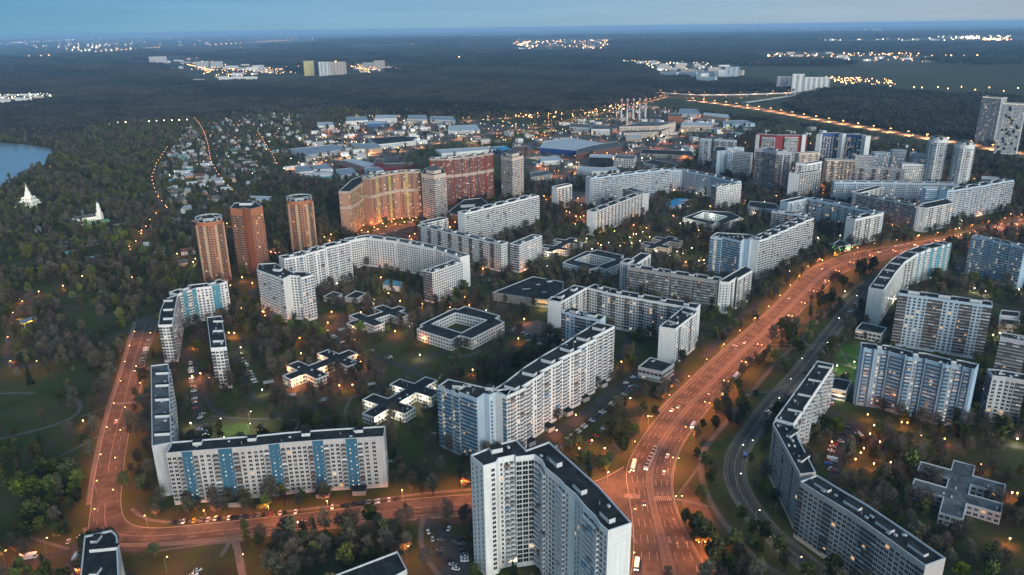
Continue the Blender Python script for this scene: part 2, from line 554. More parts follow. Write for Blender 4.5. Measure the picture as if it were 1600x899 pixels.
def arrow(p, d, s=1.0):
    d = d.normalized(); nn = Vector((-d.y, d.x, 0)); up = Vector((0, 0, .031))
    a = p + up
    paint.face([a - nn * .2 * s, a + nn * .2 * s, a + nn * .2 * s + d * 3 * s, a - nn * .2 * s + d * 3 * s], M['paint'])
    paint.face([a - nn * .8 * s + d * 3 * s, a + nn * .8 * s + d * 3 * s, a + d * 5 * s], M['paint'])
for px, py, i in ((1055, 819, 10), (1060, 857, 8), (1044, 839, 9), (1075, 856, 8), (1088, 884, 5), (1098, 896, 4)):
    arrow(G(px, py), AL[i] - AL[i + 1] if i % 2 else AL[i + 1] - AL[i], 1.2)
# railings of the tram stop islands and tram rails down the middle of the avenue
rails = MB()
for t in (.435, .465, .535, .565):
    for i in range(158):
        a, c = AL[i].lerp(AR[i], t), AL[i + 1].lerp(AR[i + 1], t)
        d = (c - a); d.normalize()
        nn = Vector((-d.y, d.x, 0)) * .09
        up = Vector((0, 0, .028))
        rails.face([a - nn + up, a + nn + up, c + nn + up, c - nn + up], M['rail'])
tag(rails.build('tram_track'), kind='structure')
bed = MB()
M['bed'] = mat('tram_bed_slabs', (0.12, 0.105, 0.095), 0.85, 0.35, 0.3, 0.2)
for i in range(159):
    P = [AL[i].lerp(AR[i], .415), AL[i].lerp(AR[i], .585), AL[i + 1].lerp(AR[i + 1], .585), AL[i + 1].lerp(AR[i + 1], .415)]
    bed.face([p + Vector((0, 0, .018)) for p in P], M['bed'])
tag(bed.build('tram_bed_road'), kind='structure')
tag(paint.build('road_markings'), kind='structure')

# footways along the left road and the avenue
_z = [.02]
fw = MB()
path_obj(fw, [SR[i].lerp(SL[i], 1.10) for i in range(78, 148, 3)], 3.2, 'pave', .02)
path_obj(fw, [SR[i].lerp(SL[i], 1.16) for i in range(10, 74, 3)], 2.6, 'pave', .02)
path_obj(fw, [SL[i].lerp(SR[i], 1.30) for i in range(14, 74, 3)], 2.4, 'pave', .02)
path_obj(fw, [AR[i].lerp(AL[i], 1.10) for i in range(24, 158, 3)], 2.6, 'pave', .02)
for pts, wd, m in [
    ([(1235, 905), (1200, 893), (1182, 875), (1155, 845), (1130, 817), (1112, 790), (1098, 757), (1092, 727), (1100, 700), (1122, 675), (1150, 640), (1175, 612), (1200, 581), (1225, 555), (1250, 530), (1275, 505), (1300, 480), (1325, 458), (1350, 440)], 3.6, 'path'),
    ([(1055, 780), (1080, 784), (1107, 792)], 2.4, 'path'), ([(1060, 772), (1085, 740), (1098, 718)], 1.8, 'path'),
    ([(1200, 540), (1225, 537), (1268, 541), (1310, 532)], 2.0, 'path'), ([(1200, 545), (1250, 545), (1270, 545)], 2.0, 'path'), ([(1250, 528), (1270, 545)], 2.0, 'path'),
    ([(1175, 612), (1210, 615), (1230, 600)], 2.0, 'path'),
    ([(1310, 550), (1345, 562)], 2.2, 'path'), ([(1305, 566), (1345, 578)], 2.2, 'path'), ([(1313, 546), (1330, 575)], 1.6, 'path'), ([(1310, 540), (1324, 528)], 3, 'pave'),
    ([(0, 615), (30, 614), (55, 615)], 2.5, 'path'), ([(115, 621), (128, 624), (127, 650), (100, 662), (60, 672), (0, 686)], 3.0, 'path'), ([(128, 651), (165, 637), (178, 632)], 2.0, 'path'),
    ([(0, 759), (50, 736), (160, 680), (175, 668)], 2.0, 'path'), ([(40, 838), (95, 855), (108, 858)], 2.0, 'path'),
    ([(345, 870), (362, 842)], 2.5, 'path'), ([(380, 905), (372, 860), (366, 842)], 4, 'pave'), ([(240, 862), (320, 850), (380, 845)], 2.0, 'path'),
    ([(662, 808), (655, 825), (652, 845), (668, 880), (690, 905)], 3, 'path'),
    ([(400, 655), (440, 653), (470, 655), (520, 672)], 2, 'path'), ([(460, 675), (470, 655)], 1.6, 'path'), ([(540, 670), (537, 640), (550, 620)], 2.4, 'path'), ([(700, 558), (735, 557), (750, 548)], 3, 'path'),
    ([(330, 650), (380, 655), (400, 655)], 2, 'path')]:
    _z[0] += .0012; path_obj(fw, gl(pts), wd, m, _z[0])
tag(fw.build('footpaths'), kind='structure')

sv = MB()
_z[0] = .014
path_obj(sv, gl([(1290, 905), (1245, 868), (1205, 836), (1185, 815), (1168, 788), (1151, 760), (1146, 735), (1152, 705), (1170, 680), (1203, 632), (1230, 604), (1254, 577), (1273, 552), (1294, 525), (1316, 497), (1338, 471), (1350, 455), (1375, 425), (1400, 408), (1430, 398), (1480, 388)]), 10.5, 'asphalt2', .01)
SVQ = resample(gl([(1290, 905), (1245, 868), (1205, 836), (1185, 815), (1168, 788), (1151, 760), (1146, 735), (1152, 705), (1170, 680), (1203, 632), (1230, 604), (1254, 577), (1273, 552), (1294, 525), (1316, 497), (1338, 471), (1350, 455)]), 60)
for off, wd_, mm in ((6.4, 1.9, 'path'), (-6.4, 1.9, 'path'), (0, .3, 'paint'), (4.6, .25, 'paint'), (-4.6, .25, 'paint')):
    Q_ = []
    for i in range(60):
        d = SVQ[min(59, i + 1)] - SVQ[max(0, i - 1)]; d.normalize()
        Q_.append(SVQ[i] + Vector((-d.y, d.x, 0)) * off)
    path_obj(sv, Q_, wd_, mm, .10 if mm == 'path' else .105, 60)
for pts, wd in [
    ([(0, 891), (80, 872), (125, 852), (150, 840)], 7), ([(112, 866), (116, 905)], 6), ([(105, 880), (128, 868)], 8), ([(185, 850), (225, 858)], 9),
    ([(815, 722), (850, 690), (905, 655), (950, 618), (990, 590), (1000, 575)], 10), ([(985, 604), (1035, 607), (1060, 600)], 9), ([(1035, 612), (1062, 582)], 7),
    ([(490, 505), (540, 545), (590, 560), (650, 580), (690, 610)], 6), ([(560, 640), (600, 610), (660, 565), (700, 545)], 5), ([(395, 660), (470, 640), (560, 620), (600, 600)], 5),
    ([(300, 560), (305, 600), (310, 650), (312, 688)], 7), ([(290, 545), (330, 640), (370, 660)], 4), ([(362, 545), (385, 600), (400, 630)], 5),
    ([(690, 860), (700, 825), (650, 812)], 9), ([(700, 840), (715, 880), (705, 905)], 16), ([(700, 815), (735, 812)], 5),
    ([(790, 510), (830, 525), (870, 545), (900, 560)], 7), ([(540, 440), (580, 432), (640, 450), (655, 470)], 7), ([(560, 425), (600, 418)], 10), ([(735, 430), (790, 425), (830, 400)], 8),
    ([(250, 497), (300, 480), (345, 470), (400, 455)], 8), ([(205, 512), (170, 530), (120, 555), (40, 575)], 5), ([(970, 560), (985, 520), (1000, 500)], 6), ([(1100, 560), (1150, 500), (1190, 470)], 6),
    ([(1340, 660), (1320, 690), (1300, 730), (1310, 760)], 8), ([(1295, 640), (1330, 660), (1345, 680)], 8), ([(1480, 700), (1530, 690), (1600, 700)], 5), ([(1520, 610), (1560, 640), (1600, 660)], 6),
    ([(1500, 400), (1500, 430), (1480, 445), (1430, 445)], 9), ([(1530, 460), (1560, 480), (1600, 485)], 6), ([(1060, 350), (1030, 345), (1040, 330), (1070, 325)], 8), ([(1270, 370), (1290, 380), (1330, 395)], 7),
    ([(1330, 410), (1420, 385), (1500, 366), (1600, 345)], 6),
    ([(870, 380), (930, 380), (1000, 395), (1070, 400)], 5), ([(880, 330), (905, 340), (920, 365)], 14), ([(1050, 300), (1110, 310), (1200, 305), (1240, 312)], 7)]:
    _z[0] += .0012; path_obj(sv, gl(pts), wd, 'asphalt2', _z[0])
tag(sv.build('service_roads'), kind='structure')

yard = MB()
_z[0] = .003
def patch(px, m, z, block_it=True):
    P = gl(px)
    yard.face([p + Vector((0, 0, z)) for p in P], M[m])
    if block_it:
        BLOCKED.append(P)
for px, m in [([(345, 684), (393, 680), (388, 660), (347, 666)], 'pitch'), ([(372, 652), (392, 647), (386, 636), (368, 640)], 'dirt'),
              ([(468, 655), (500, 680), (520, 668), (490, 650)], 'dirt'), ([(420, 640), (600, 590), (610, 560), (560, 540), (420, 590)], 'dirt'),
              ([(500, 540), (620, 505), (660, 500), (590, 470), (530, 490)], 'dirt'),
              ([(1305, 560), (1340, 582), (1348, 545), (1318, 538)], 'lawn'), ([(1300, 578), (1338, 600), (1342, 585), (1310, 566)], 'lawn'),
              ([(1100, 905), (1150, 905), (1110, 800), (1075, 760), (1062, 770), (1075, 830)], 'dirt'),
              ([(790, 515), (830, 530), (865, 510), (840, 500)], 'pave'), ([(590, 365), (665, 345), (690, 355), (640, 395), (600, 385)], 'dirt'), ([(400, 395), (500, 370), (560, 395), (480, 420)], 'dirt'),
              ([(878, 312), (925, 318), (920, 300), (890, 300)], 'pave'), ([(640, 375), (655, 365), (650, 345), (560, 370), (560, 380)], 'asphalt'),
              ([(700, 350), (725, 345), (722, 330), (695, 335)], 'asphalt'), ([(695, 322), (830, 308), (840, 318), (705, 335)], 'dirt'),
              ([(1240, 316), (1300, 322), (1310, 305), (1230, 300)], 'dirt'), ([(1090, 262), (1180, 262), (1170, 250), (1090, 248)], 'dirt'), ([(1590, 340), (1610, 320), (1585, 325)], 'pave'),
              ([(960, 740), (1010, 770), (1000, 860), (940, 790)], 'asphalt')]:
    _z[0] += .0004; patch(px, m, _z[0], m != 'dirt')
tag(yard.build('yards'), kind='structure')

# the river bend at the left edge
M['water'] = mat('river_water', (0.17, 0.205, 0.24), 0.2, 0.2, 0.02, 0.9, bump=0.03)
wb = MB()
wp = gl([(-60, 310), (-60, 216), (0, 222), (40, 226), (76, 231), (84, 237), (84, 245), (70, 256), (52, 268), (40, 277), (25, 284), (0, 301)])
wb.face([p + Vector((0, 0, .02)) for p in wp], M['water'])
tag(wb.build('river_water'), kind='structure')
BLOCKED.append(wp)

# far roads
fr = MB()
HWY = gl([(640, 236), (700, 222), (760, 211), (800, 205), (850, 198), (900, 187), (960, 174), (1010, 163)])
HW1 = gl([(1040, 152), (1080, 157), (1130, 163), (1200, 173), (1300, 191), (1400, 208), (1460, 218), (1530, 229), (1600, 242), (1680, 258)])
HW2 = gl([(700, 190), (760, 187), (800, 184), (860, 177), (920, 172), (1000, 163), (1040, 152), (1030, 147)])
HW3 = gl([(1700, 152), (1600, 146), (1500, 143), (1440, 141), (1380, 138)])
q = [path_obj(fr, HW1, 44, 'asphalt', .012), path_obj(fr, HWY, 15, 'asphalt', .01), path_obj(fr, HW2, 18, 'asphalt', .011), path_obj(fr, HW3, 30, 'asphalt', .01)]
VIL = [([(303, 186), (312, 197), (320, 212), (326, 232), (330, 256), (338, 272), (350, 290), (372, 312)], 7), ([(405, 212), (412, 225), (425, 245), (433, 262)], 6), ([(262, 235), (245, 262), (238, 285), (245, 310), (262, 332)], 9),
       ([(262, 332), (240, 345), (225, 370), (205, 400)], 6), ([(270, 228), (225, 258)], 3), ([(480, 255), (530, 246), (600, 240), (650, 233)], 12), ([(380, 285), (430, 262), (490, 255)], 6), ([(462, 305), (440, 285), (425, 270)], 6)]
for pts, wd in VIL:
    q.append(path_obj(fr, gl(pts), wd, 'asphalt2', .013 + .0009 * (len(pts) % 4)))
PARK = gl([(40, 476), (22, 488), (15, 515), (12, 545), (10, 568), (28, 578), (60, 570), (86, 562)])
path_obj(fr, PARK, 6.5, 'asphalt', .014)
BLOCKED.append(gl([(1030, 147), (1260, 144.5), (1262, 152), (1230, 170), (1300, 190), (1400, 207), (1460, 217), (1530, 228), (1660, 253), (1660, 264), (1530, 239), (1460, 228), (1400, 219), (1300, 202), (1200, 183), (1100, 174), (1020, 166)]))
tag(fr.build('distant_roads'), kind='structure')
# light industrial ground
yd = MB()
M['indground'] = mat('industrial_yard', (0.14, 0.13, 0.12), 0.9, 0.6, 0.012, 0.1, col2=(0.06, 0.06, 0.055), detail=8)
for px in ([(430, 275), (500, 235), (470, 215), (560, 185), (700, 185), (830, 200), (640, 235), (620, 280), (560, 275), (500, 300)],
           [(770, 240), (1010, 165), (1130, 185), (1160, 215), (1080, 235), (1060, 262), (900, 290), (850, 300), (820, 260)]):
    P = gl(px)
    yd.face([p + Vector((0, 0, .003)) for p in P], M['indground'])
tag(yd.build('industrial_yard_ground'), kind='structure')
# ------------------------------------------------------------------ buildings
FOOT = []                                            # footprints (world polygons) that trees and cars keep clear of
_WM = {}
FH = 2.8

def frame_of(p, q):
    d = (q - p); d.z = 0
    L = d.length
    d.normalize()
    n = Vector((d.y, -d.x, 0))
    T = Matrix((d, n, Vector((0, 0, 1)))).transposed().to_4x4()
    T.translation = (p.x, p.y, 0)
    return L, T

def window_mesh(wd, ht, glass, sill):
    k = ('w', wd, ht, glass, sill)
    if k not in _WM:
        b = MB()
        b.face([Vector(c) for c in ((-wd / 2, .05, 0), (wd / 2, .05, 0), (wd / 2, .05, ht), (-wd / 2, .05, ht))], M[glass])
        b.box(-wd / 2 - .1, wd / 2 + .1, 0.0, .12, -.10, -.02, M[sill])
        b.box(-.05, .05, .052, .10, 0, ht, M[sill])
        _WM[k] = b
    return _WM[k]

def balcony_mesh(wd, kind, pm):
    k = ('b', wd, kind, pm)
    if k not in _WM:
        b = MB()
        h = wd / 2
        if kind == 'b':                              # open balcony: slab, parapet, doorway behind painted as a dark shade sheet
            b.box(-h, h, .0, 1.35, -.15, .95, M[pm], bottom=True)
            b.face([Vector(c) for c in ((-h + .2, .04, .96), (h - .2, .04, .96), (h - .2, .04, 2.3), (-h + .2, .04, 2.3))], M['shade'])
        elif kind == 'g':                            # glazed balcony
            b.box(-h, h, .0, .95, -.15, .95, M[pm], bottom=True)
            b.box(-h + .05, h - .05, .0, .88, .95, 2.15, M['glaz'])
            b.box(-h, h, .0, .95, 2.15, 2.35, M[pm])
        elif kind == 'l':                            # loggia: flat dark sheet painted as the bay's shade, behind a flush parapet
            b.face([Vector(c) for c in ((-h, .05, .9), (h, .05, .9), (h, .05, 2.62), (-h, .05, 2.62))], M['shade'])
            b.box(-h, h, .0, .22, -.15, .9, M[pm], bottom=True)
            b.box(-h * .5, h * .35, .06, .12, .92, 2.1, M['glaz'])
        _WM[k] = b
    return _WM[k]

_meshcache = {}
def shared(b, name):
    if id(b) not in _meshcache:
        _meshcache[id(b)] = b.mesh(name)
    return _meshcache[id(b)]

def inset(poly, d):
    """Polygon (CCW) moved inwards by d."""
    n = len(poly)
    out = []
    for i in range(n):
        a, b, c = poly[i - 1], poly[i], poly[(i + 1) % n]
        e1 = Vector((b.x - a.x, b.y - a.y)).normalized()
        e2 = Vector((c.x - b.x, c.y - b.y)).normalized()
        n1, n2 = Vector((-e1.y, e1.x)), Vector((-e2.y, e2.x))
        s = n1 + n2
        k = max(0.35, s.dot(n1))
        s = s * (d / k)
        out.append(Vector((b.x + s.x, b.y + s.y, 0)))
    return out

def area(poly):
    return 0.5 * sum(poly[i - 1].x * poly[i].y - poly[i].x * poly[i - 1].y for i in range(len(poly)))

def ring_walls(b, poly, z0, z1, m, flip=False):
    u = 0.0
    n = len(poly)
    for i in range(n):
        p, q = poly[i], poly[(i + 1) % n]
        L = (q - p).length
        P = [Vector((p.x, p.y, z0)), Vector((q.x, q.y, z0)), Vector((q.x, q.y, z1)), Vector((p.x, p.y, z1))]
        UV = [(u, z0), (u + L, z0), (u + L, z1), (u, z1)]
        if flip:
            P.reverse(); UV.reverse()
        b.face(P, m, UV)
        u += L

def sheet(b, loops, z, m):
    pts = [p for l in loops for p in l]
    for t in tessellate_polygon([[Vector((p.x, p.y, 0)) for p in l] for l in loops]):
        P = [Vector((pts[i].x, pts[i].y, z)) for i in t]
        if (P[1] - P[0]).cross(P[2] - P[0]).z < 0:
            P.reverse()
        b.face(P, m, [(p.x, p.y) for p in P])

def prism(name, label, cat, poly, h, wall='white', roof='roof', pats=None, bay=3.2, base=2.2, lit=.05, bm='balc', hole=None, group=None,
          parts=0, housings=(), para=.9, stripe='stripe', top=1.6, sill='white', fh=FH, panels=None, awn=None, band=None):
    """A flat-roofed building: walls, roof with a parapet, windows and balconies as parts. poly is CCW, pats = {edge: pattern}."""
    poly = [Vector((p.x, p.y, 0)) for p in poly]
    pats = dict(pats or {})
    if area(poly) < 0:
        n = len(poly)
        poly = poly[::-1]
        pats = {(n - 2 - e) % n if e >= 0 else e: s[::-1] for e, s in pats.items()}
    cx = sum(p.x for p in poly) / len(poly)
    cy = sum(p.y for p in poly) / len(poly)
    root = thing(name, label, cat, (cx, cy, 0), 0, group)
    FOOT.append(poly)
    wb = MB()
    ring_walls(wb, poly, -1.0, h, M[wall])
    if hole:
        hole = [Vector((p.x, p.y, 0)) for p in hole]
        if area(hole) > 0:
            hole = hole[::-1]
        ring_walls(wb, hole, -1.0, h, M[wall])
    rb = MB()
    if para:
        ins = inset(poly, .5)
        n = len(poly)
        for i in range(n):
            j = (i + 1) % n
            rb.face([Vector((poly[i].x, poly[i].y, h)), Vector((poly[j].x, poly[j].y, h)), Vector((ins[j].x, ins[j].y, h)), Vector((ins[i].x, ins[i].y, h))], M['trim'])
        ring_walls(rb, ins, h - para, h, M['trim'], flip=True)
        loops = [ins]
        if hole:
            hin = inset(hole, .5)
            n = len(hole)
            for i in range(n):
                j = (i + 1) % n
                rb.face([Vector((hole[i].x, hole[i].y, h)), Vector((hole[j].x, hole[j].y, h)), Vector((hin[j].x, hin[j].y, h)), Vector((hin[i].x, hin[i].y, h))], M['trim'])
            ring_walls(rb, hin, h - para, h, M['trim'], flip=True)
            loops.append(hin)
        sheet(rb, loops, h - para, M[roof])
    else:
        sheet(rb, [poly] + ([hole] if hole else []), h, M[roof])
    # facades
    wins, bals = [], []
    nf = max(1, int((h - base - top) / fh + .3))
    loops = [(poly, pats.get)] + ([(hole, lambda e: pats.get('hole'))] if hole else [])
    for loop, get in loops:
        for e in range(len(loop)):
            pat = get(e)
            if not pat:
                continue
            p, q = loop[e], loop[(e + 1) % len(loop)]
            L, T = frame_of(p, q)
            if L < 2.0:
                continue
            nrep = max(1, round(L / (len(pat) * bay)))
            nb = nrep * len(pat)
            if L / nb < bay * .6:
                nb = max(1, round(L / bay))
            bw = L / nb
            for i in range(nb):
                c = pat[i % len(pat)]
                x = (i + .5) * bw
                if c == '.':
                    continue
                if c == 'f':                          # projecting fin, full height
                    wb.box(x - .25, x + .25, .0, 1.5, 0, h + 1.0, M[wall], T)
                    continue
                if c in 'BS':                         # stair bay: coloured strip with small landing windows
                    wb.box(x - bw / 2 + (.02 if c == 'S' else 0), x + bw / 2 - (.02 if c == 'S' else 0), .0, .25, 0, h + (1.6 if c == 'S' else -.3), M[stripe], T)
                for k in range(nf):
                    z = base + k * fh
                    r = random.random()
                    if c in 'wnW':
                        g = ('lit' if random.random() < .7 else 'lit2') if r < lit else ('glass2' if r < .26 else 'glass')
                        wd = {'w': 1.95, 'n': 1.15, 'W': 2.7}[c]
                        wins.append((T @ Matrix.Translation((x, 0, z + (.7 if c != 'W' else .45))), wd, 1.62 if c != 'W' else 2.05, g, 'trim'))
                    elif c in 'BS':
                        g = 'lit2' if r < (.45 if c == 'S' else .35) else 'glass2'
                        wins.append((T @ Matrix.Translation((x + (.6 if c == 'B' else 0), .25, z + .9)), .8 if c == 'B' else 1.1, .9 if c == 'B' else 1.3, g, 'trim'))
                    elif c in 'bgl':
                        pm = bm
                        if bm == 'balc' and r < .13:
                            pm = random.choice(['balcgrey', 'balcgrey', 'balcbrown', 'balcblue', 'trim'])
                        elif bm == 'balcblue' and r < .22:
                            pm = random.choice(['balcgrey', 'balc', 'trim'])
                        if bm in ('balcgrey', 'balcbrown') and r < .45:
                            pm = random.choice(['balc', 'balcgrey', 'balcbrown', 'balcgrey'])
                        bals.append((T @ Matrix.Translation((x, 0, z)), round(bw - (.04 if c != 'b' else .25), 1), c, pm))
                        if random.random() < lit * .8 and c != 'b':
                            wins.append((T @ Matrix.Translation((x, .92 if c == 'g' else .25, z + .98)), 1.5, 1.0, 'lit', 'trim'))
    if band:
        for e in pats:
            if e == 'hole' or not pats[e]:
                continue
            L, T = frame_of(poly[e], poly[(e + 1) % len(poly)])
            for z0, z1, d_, mm in band:
                pb = MB()
                pb.box(.2, L - .2, .05, d_, z0, z1, M[mm], T, bottom=True)
                pb.build('pale_band', root)
    if awn:
        for (e, t, d0, d1, z0, z1, mm) in awn:        # a strip (sign, lit shop front, canopy) on an edge between fractions
            p, q = poly[e], poly[(e + 1) % len(poly)]
            L, T = frame_of(p, q)
            pb = MB()
            pb.box(t[0] * L, t[1] * L, d0, d1, z0, z1, M[mm], T, bottom=True)
            pb.build('shop_front' if mm in ('lit', 'lit2', 'greenlit') else 'canopy', root)
    wb.build('wall', root)
    ro = rb.build('roof', root)
    # lift housings and vents on the roof
    for i, (x, y, rz, sx, sy, sz) in enumerate(housings):
        b = MB()
        T = Matrix.Translation((x, y, h - para)) @ Matrix.Rotation(rz, 4, 'Z')
        b.box(-sx / 2, sx / 2, -sy / 2, sy / 2, .02, sz, M['trim'], T)
        b.box(-sx / 2 - .2, sx / 2 + .2, -sy / 2 - .2, sy / 2 + .2, sz + .003, sz + .25, M['roof'], T, top=M['roof'], bottom=True)
        o = b.build('lift_housing', ro)
    if parts >= 60:                                   # vents, hatches and pipes among the felt
        bx = [p.x for p in poly]; by = [p.y for p in poly]
        k = 0
        for _ in range(160):
            x, y = random.uniform(min(bx), max(bx)), random.uniform(min(by), max(by))
            q = [(p.x, p.y) for p in inset(poly, 2.2)]
            c = False
            for i in range(len(q)):
                (x0, y0), (x1, y1) = q[i - 1], q[i]
                if (y0 > y) != (y1 > y) and x < (x1 - x0) * (y - y0) / (y1 - y0) + x0:
                    c = not c
            if not c or hole:
                continue
            b = MB()
            T = Matrix.Translation((x, y, h - para)) @ Matrix.Rotation(math.atan2(poly[1].y - poly[0].y, poly[1].x - poly[0].x), 4, 'Z')
            if random.random() < .6:
                a_ = random.uniform(.5, 1.1)
                b.box(-a_, a_, -.5, .5, .01, random.uniform(.6, 1.3), M['trim'], T, top=M['metal'])
            else:
                b.cyl(T @ Vector((0, 0, 0)), T @ Vector((0, 0, random.uniform(1.2, 3))), .2, .2, M['metal'], 5)
            b.build('roof_vent', ro)
            k += 1
            if k >= 10:
                break
    near = Vector((0, 0, CAM_H))
    def emit(items, partname, mk):
        items.sort(key=lambda it: (it[0].translation - near).length)
        rest = MB()
        for i, it in enumerate(items):
            b = mk(*it[1:])
            if i < parts:
                o = link(partname, shared(b, partname), root, Matrix.Translation((-cx, -cy, 0)) @ it[0])
            else:
                T = it[0]
                n0 = len(rest.v)
                rest.v.extend([T @ p for p in b.v])
                rest.f.extend([tuple(j + n0 for j in f) for f in b.f])
                rest.m.extend([rest.mi(b.mats[k]) for k in b.m])
                rest.uv.extend(b.uv)
        o = rest.build(partname, root)
        if o:
            o['kind'] = 'stuff'
    emit(wins, 'window', window_mesh)
    emit(bals, 'balcony', balcony_mesh)
    return root

def slab(name, label, px, h, depth=13.0, pat='w', end='w', back=None, saw=None, nh=0, hy=.5, hs=(7, 4, 2.6), **k):
    """An apartment slab from the pixels of its front roof edge, left to right; it runs back from there by depth."""
    P = [G(x, y, h) for x, y in px]
    front, pats = [], {}
    pl = pat if isinstance(pat, list) else [pat] * (len(P) - 1)
    for i in range(len(P) - 1):
        a, b = P[i], P[i + 1]
        if saw:
            n, st = saw[i] if isinstance(saw, list) else saw
            d = (b - a); d.z = 0; d.normalize()
            nrm = Vector((d.y, -d.x, 0))
            for j in range(n):
                s0 = a.lerp(b, j / n)
                s1 = a.lerp(b, (j + 1) / n)
                if st > 0:
                    s1 = s1 + nrm * st
                else:
                    s0 = s0 - nrm * st
                pats[len(front)] = pl[i]
                front += [s0, s1]
        else:
            pats[len(front)] = pl[i]
            front.append(a)
    if not saw:
        front.append(P[-1])
    back_pts = []
    for i in range(len(P)):
        a = P[max(0, i - 1)]; b = P[min(len(P) - 1, i + 1)]
        d = (b - a); d.z = 0; d.normalize()
        nn = Vector((-d.y, d.x, 0))
        kk = 1.0
        if 0 < i < len(P) - 1:
            e = (P[i + 1] - P[i]); e.z = 0; e.normalize()
            kk = max(.5, nn.dot(Vector((-e.y, e.x, 0))))
        back_pts.append(P[i] + nn * (depth / kk))
    poly = front + back_pts[::-1]
    nfr = len(front)
    pats[nfr - 1] = end[1] if isinstance(end, (list, tuple)) else end       # right end
    pats[len(poly) - 1] = end[0] if isinstance(end, (list, tuple)) else end  # left end
    if back:
        for e in range(nfr, len(poly) - 1):
            pats[e] = back
    hs_ = []
    if nh:
        seg = [(P[i + 1] - P[i]).length for i in range(len(P) - 1)]
        tot = sum(seg)
        for j in range(nh):
            t = (j + .5) / nh * tot
            i = 0
            while i < len(seg) - 1 and t > seg[i]:
                t -= seg[i]; i += 1
            d = (P[i + 1] - P[i]); d.z = 0; d.normalize()
            c = P[i] + d * t + Vector((-d.y, d.x, 0)) * depth * hy
            hs_.append((c.x, c.y, math.atan2(d.y, d.x), *hs))
    return prism(name, label, 'apartment block', poly, h, pats=pats, housings=hs_, **k)

def block(name, label, px, h, pats, cat='apartment block', **k):
    """A building from all corners of its roof outline in pixels, front edges first, left to right."""
    return prism(name, label, cat, [G(x, y, h) for x, y in px], h, pats=pats, **k)

# ---- the pale tower in the foreground, two wings meeting in an inner corner
block('apartment_tower', 'tall white tower of two wings meeting in a corner, nearest the camera',
      [(735, 711), (755, 728), (775, 722), (779, 716), (803, 711), (806, 714), (835, 710.5), (846, 718), (852, 731), (873, 748), (883, 759), (898, 771), (912, 789), (929, 806), (937, 818), (950, 829.5), (987, 817), (936, 760), (858, 690), (822, 703), (806, 686), (780, 693)], 67,
      {0: 'nnn', 1: '.w', 3: 'nbb', 5: 'WWW', 6: 'b', 7: 'b', 8: 'nwwn', 9: 'bb', 10: 'n.ww', 11: 'n', 12: 'bb', 13: 'b', 14: 'wn', 15: None, 16: 'wwb'},
      wall='white', bm='balc', parts=100, lit=.014, base=2.6, housings=[(*G(868, 722, 67).xy, R(-62), 7.5, 3.2, 2.6), (*G(906, 764, 67).xy, R(-62), 7.5, 3.2, 2.6), (*G(949, 808, 67).xy, R(-62), 7.5, 3.2, 2.6), (*G(775, 703, 67).xy, R(20), 6, 4, 2.6)])
def porch(root, px, w_, d_, h, ang, m='roof', wall='dirty'):
    q = G(*px)
    b = MB()
    T = Matrix.Translation(q) @ Matrix.Rotation(ang, 4, 'Z')
    b.box(-w_ / 2, w_ / 2, -d_ / 2, d_ / 2, 0, h, M[wall], T)
    b.box(-w_ / 2 - .4, w_ / 2 + .4, -d_ / 2 - .4, d_ / 2 + .4, h + .003, h + .3, M[m], T, bottom=True)
    b.build('entrance_porch', root)
# ---- front left: pale slab with blue stair stripes and its wing
L1 = slab('apartment_building', 'long pale grey slab with five blue stair stripes along the lower left road',
     [(258.7, 708), (308, 704), (393.6, 697.5), (445, 692), (513, 687), (566, 684), (600, 682)], 36, 13,
     pat=['wwbBBb', 'wwbBBbww', 'wwbBBb', 'wwwwbBBb', 'wwbBBb', 'ww.'], end=('ll', '.w.'), wall='pinkgrey', bm='balcgrey', parts=100, lit=.035, nh=4, hy=.72, hs=(5, 4, 2.2))
block('apartment_building', 'pale slab seen from above running back from the blue striped slab',
      [(237, 697), (268, 691), (263, 568), (235.5, 571)], 36, {0: None, 1: 'gwgw', 2: 'w'}, wall='grey', roof='roofgrey', bm='balc', parts=60,
      housings=[(*G(254, y, 36).xy, R(5), 9, 2.2, 2.0) for y in (583, 602, 624, 650, 678)])
slab('apartment_building', 'white slab with two teal stair stripes beside the brick towers', [(277.6, 459.6), (306, 450), (330.5, 447), (355, 439.5)], 35, 13,
     pat=['wwBB', 'wwww', 'BBww'], end=('w', '.'), wall='white', stripe='teal', bm='balcgrey', parts=60, lit=.05, nh=2)
block('apartment_building', 'white slab wing with sawtooth back ending beside the left road',
      [(247, 508), (269, 507), (277.6, 460), (258, 467), (250, 486)], 35, {0: 'lwwl', 1: 'wb'}, wall='white', bm='balcgrey', parts=40,
      housings=[(*G(263, y, 35).xy, R(5), 8, 2.4, 2.2) for y in (470, 484, 498)])
block('apartment_building', 'narrow white slab standing end on in the left courtyard',
      [(329, 544), (354, 542), (346, 493), (323, 495.5)], 36, {0: 'lwwl', 1: 'wwl'}, wall='white', bm='balcgrey', parts=60,
      housings=[(*G(341, y, 36).xy, R(2), 8, 2.0, 2.0) for y in (502, 517, 533)])
for x, y in ((369, 789), (505, 775), (562, 771)):
    porch(L1, (x, y), 8, 5, 3.4, R(3))
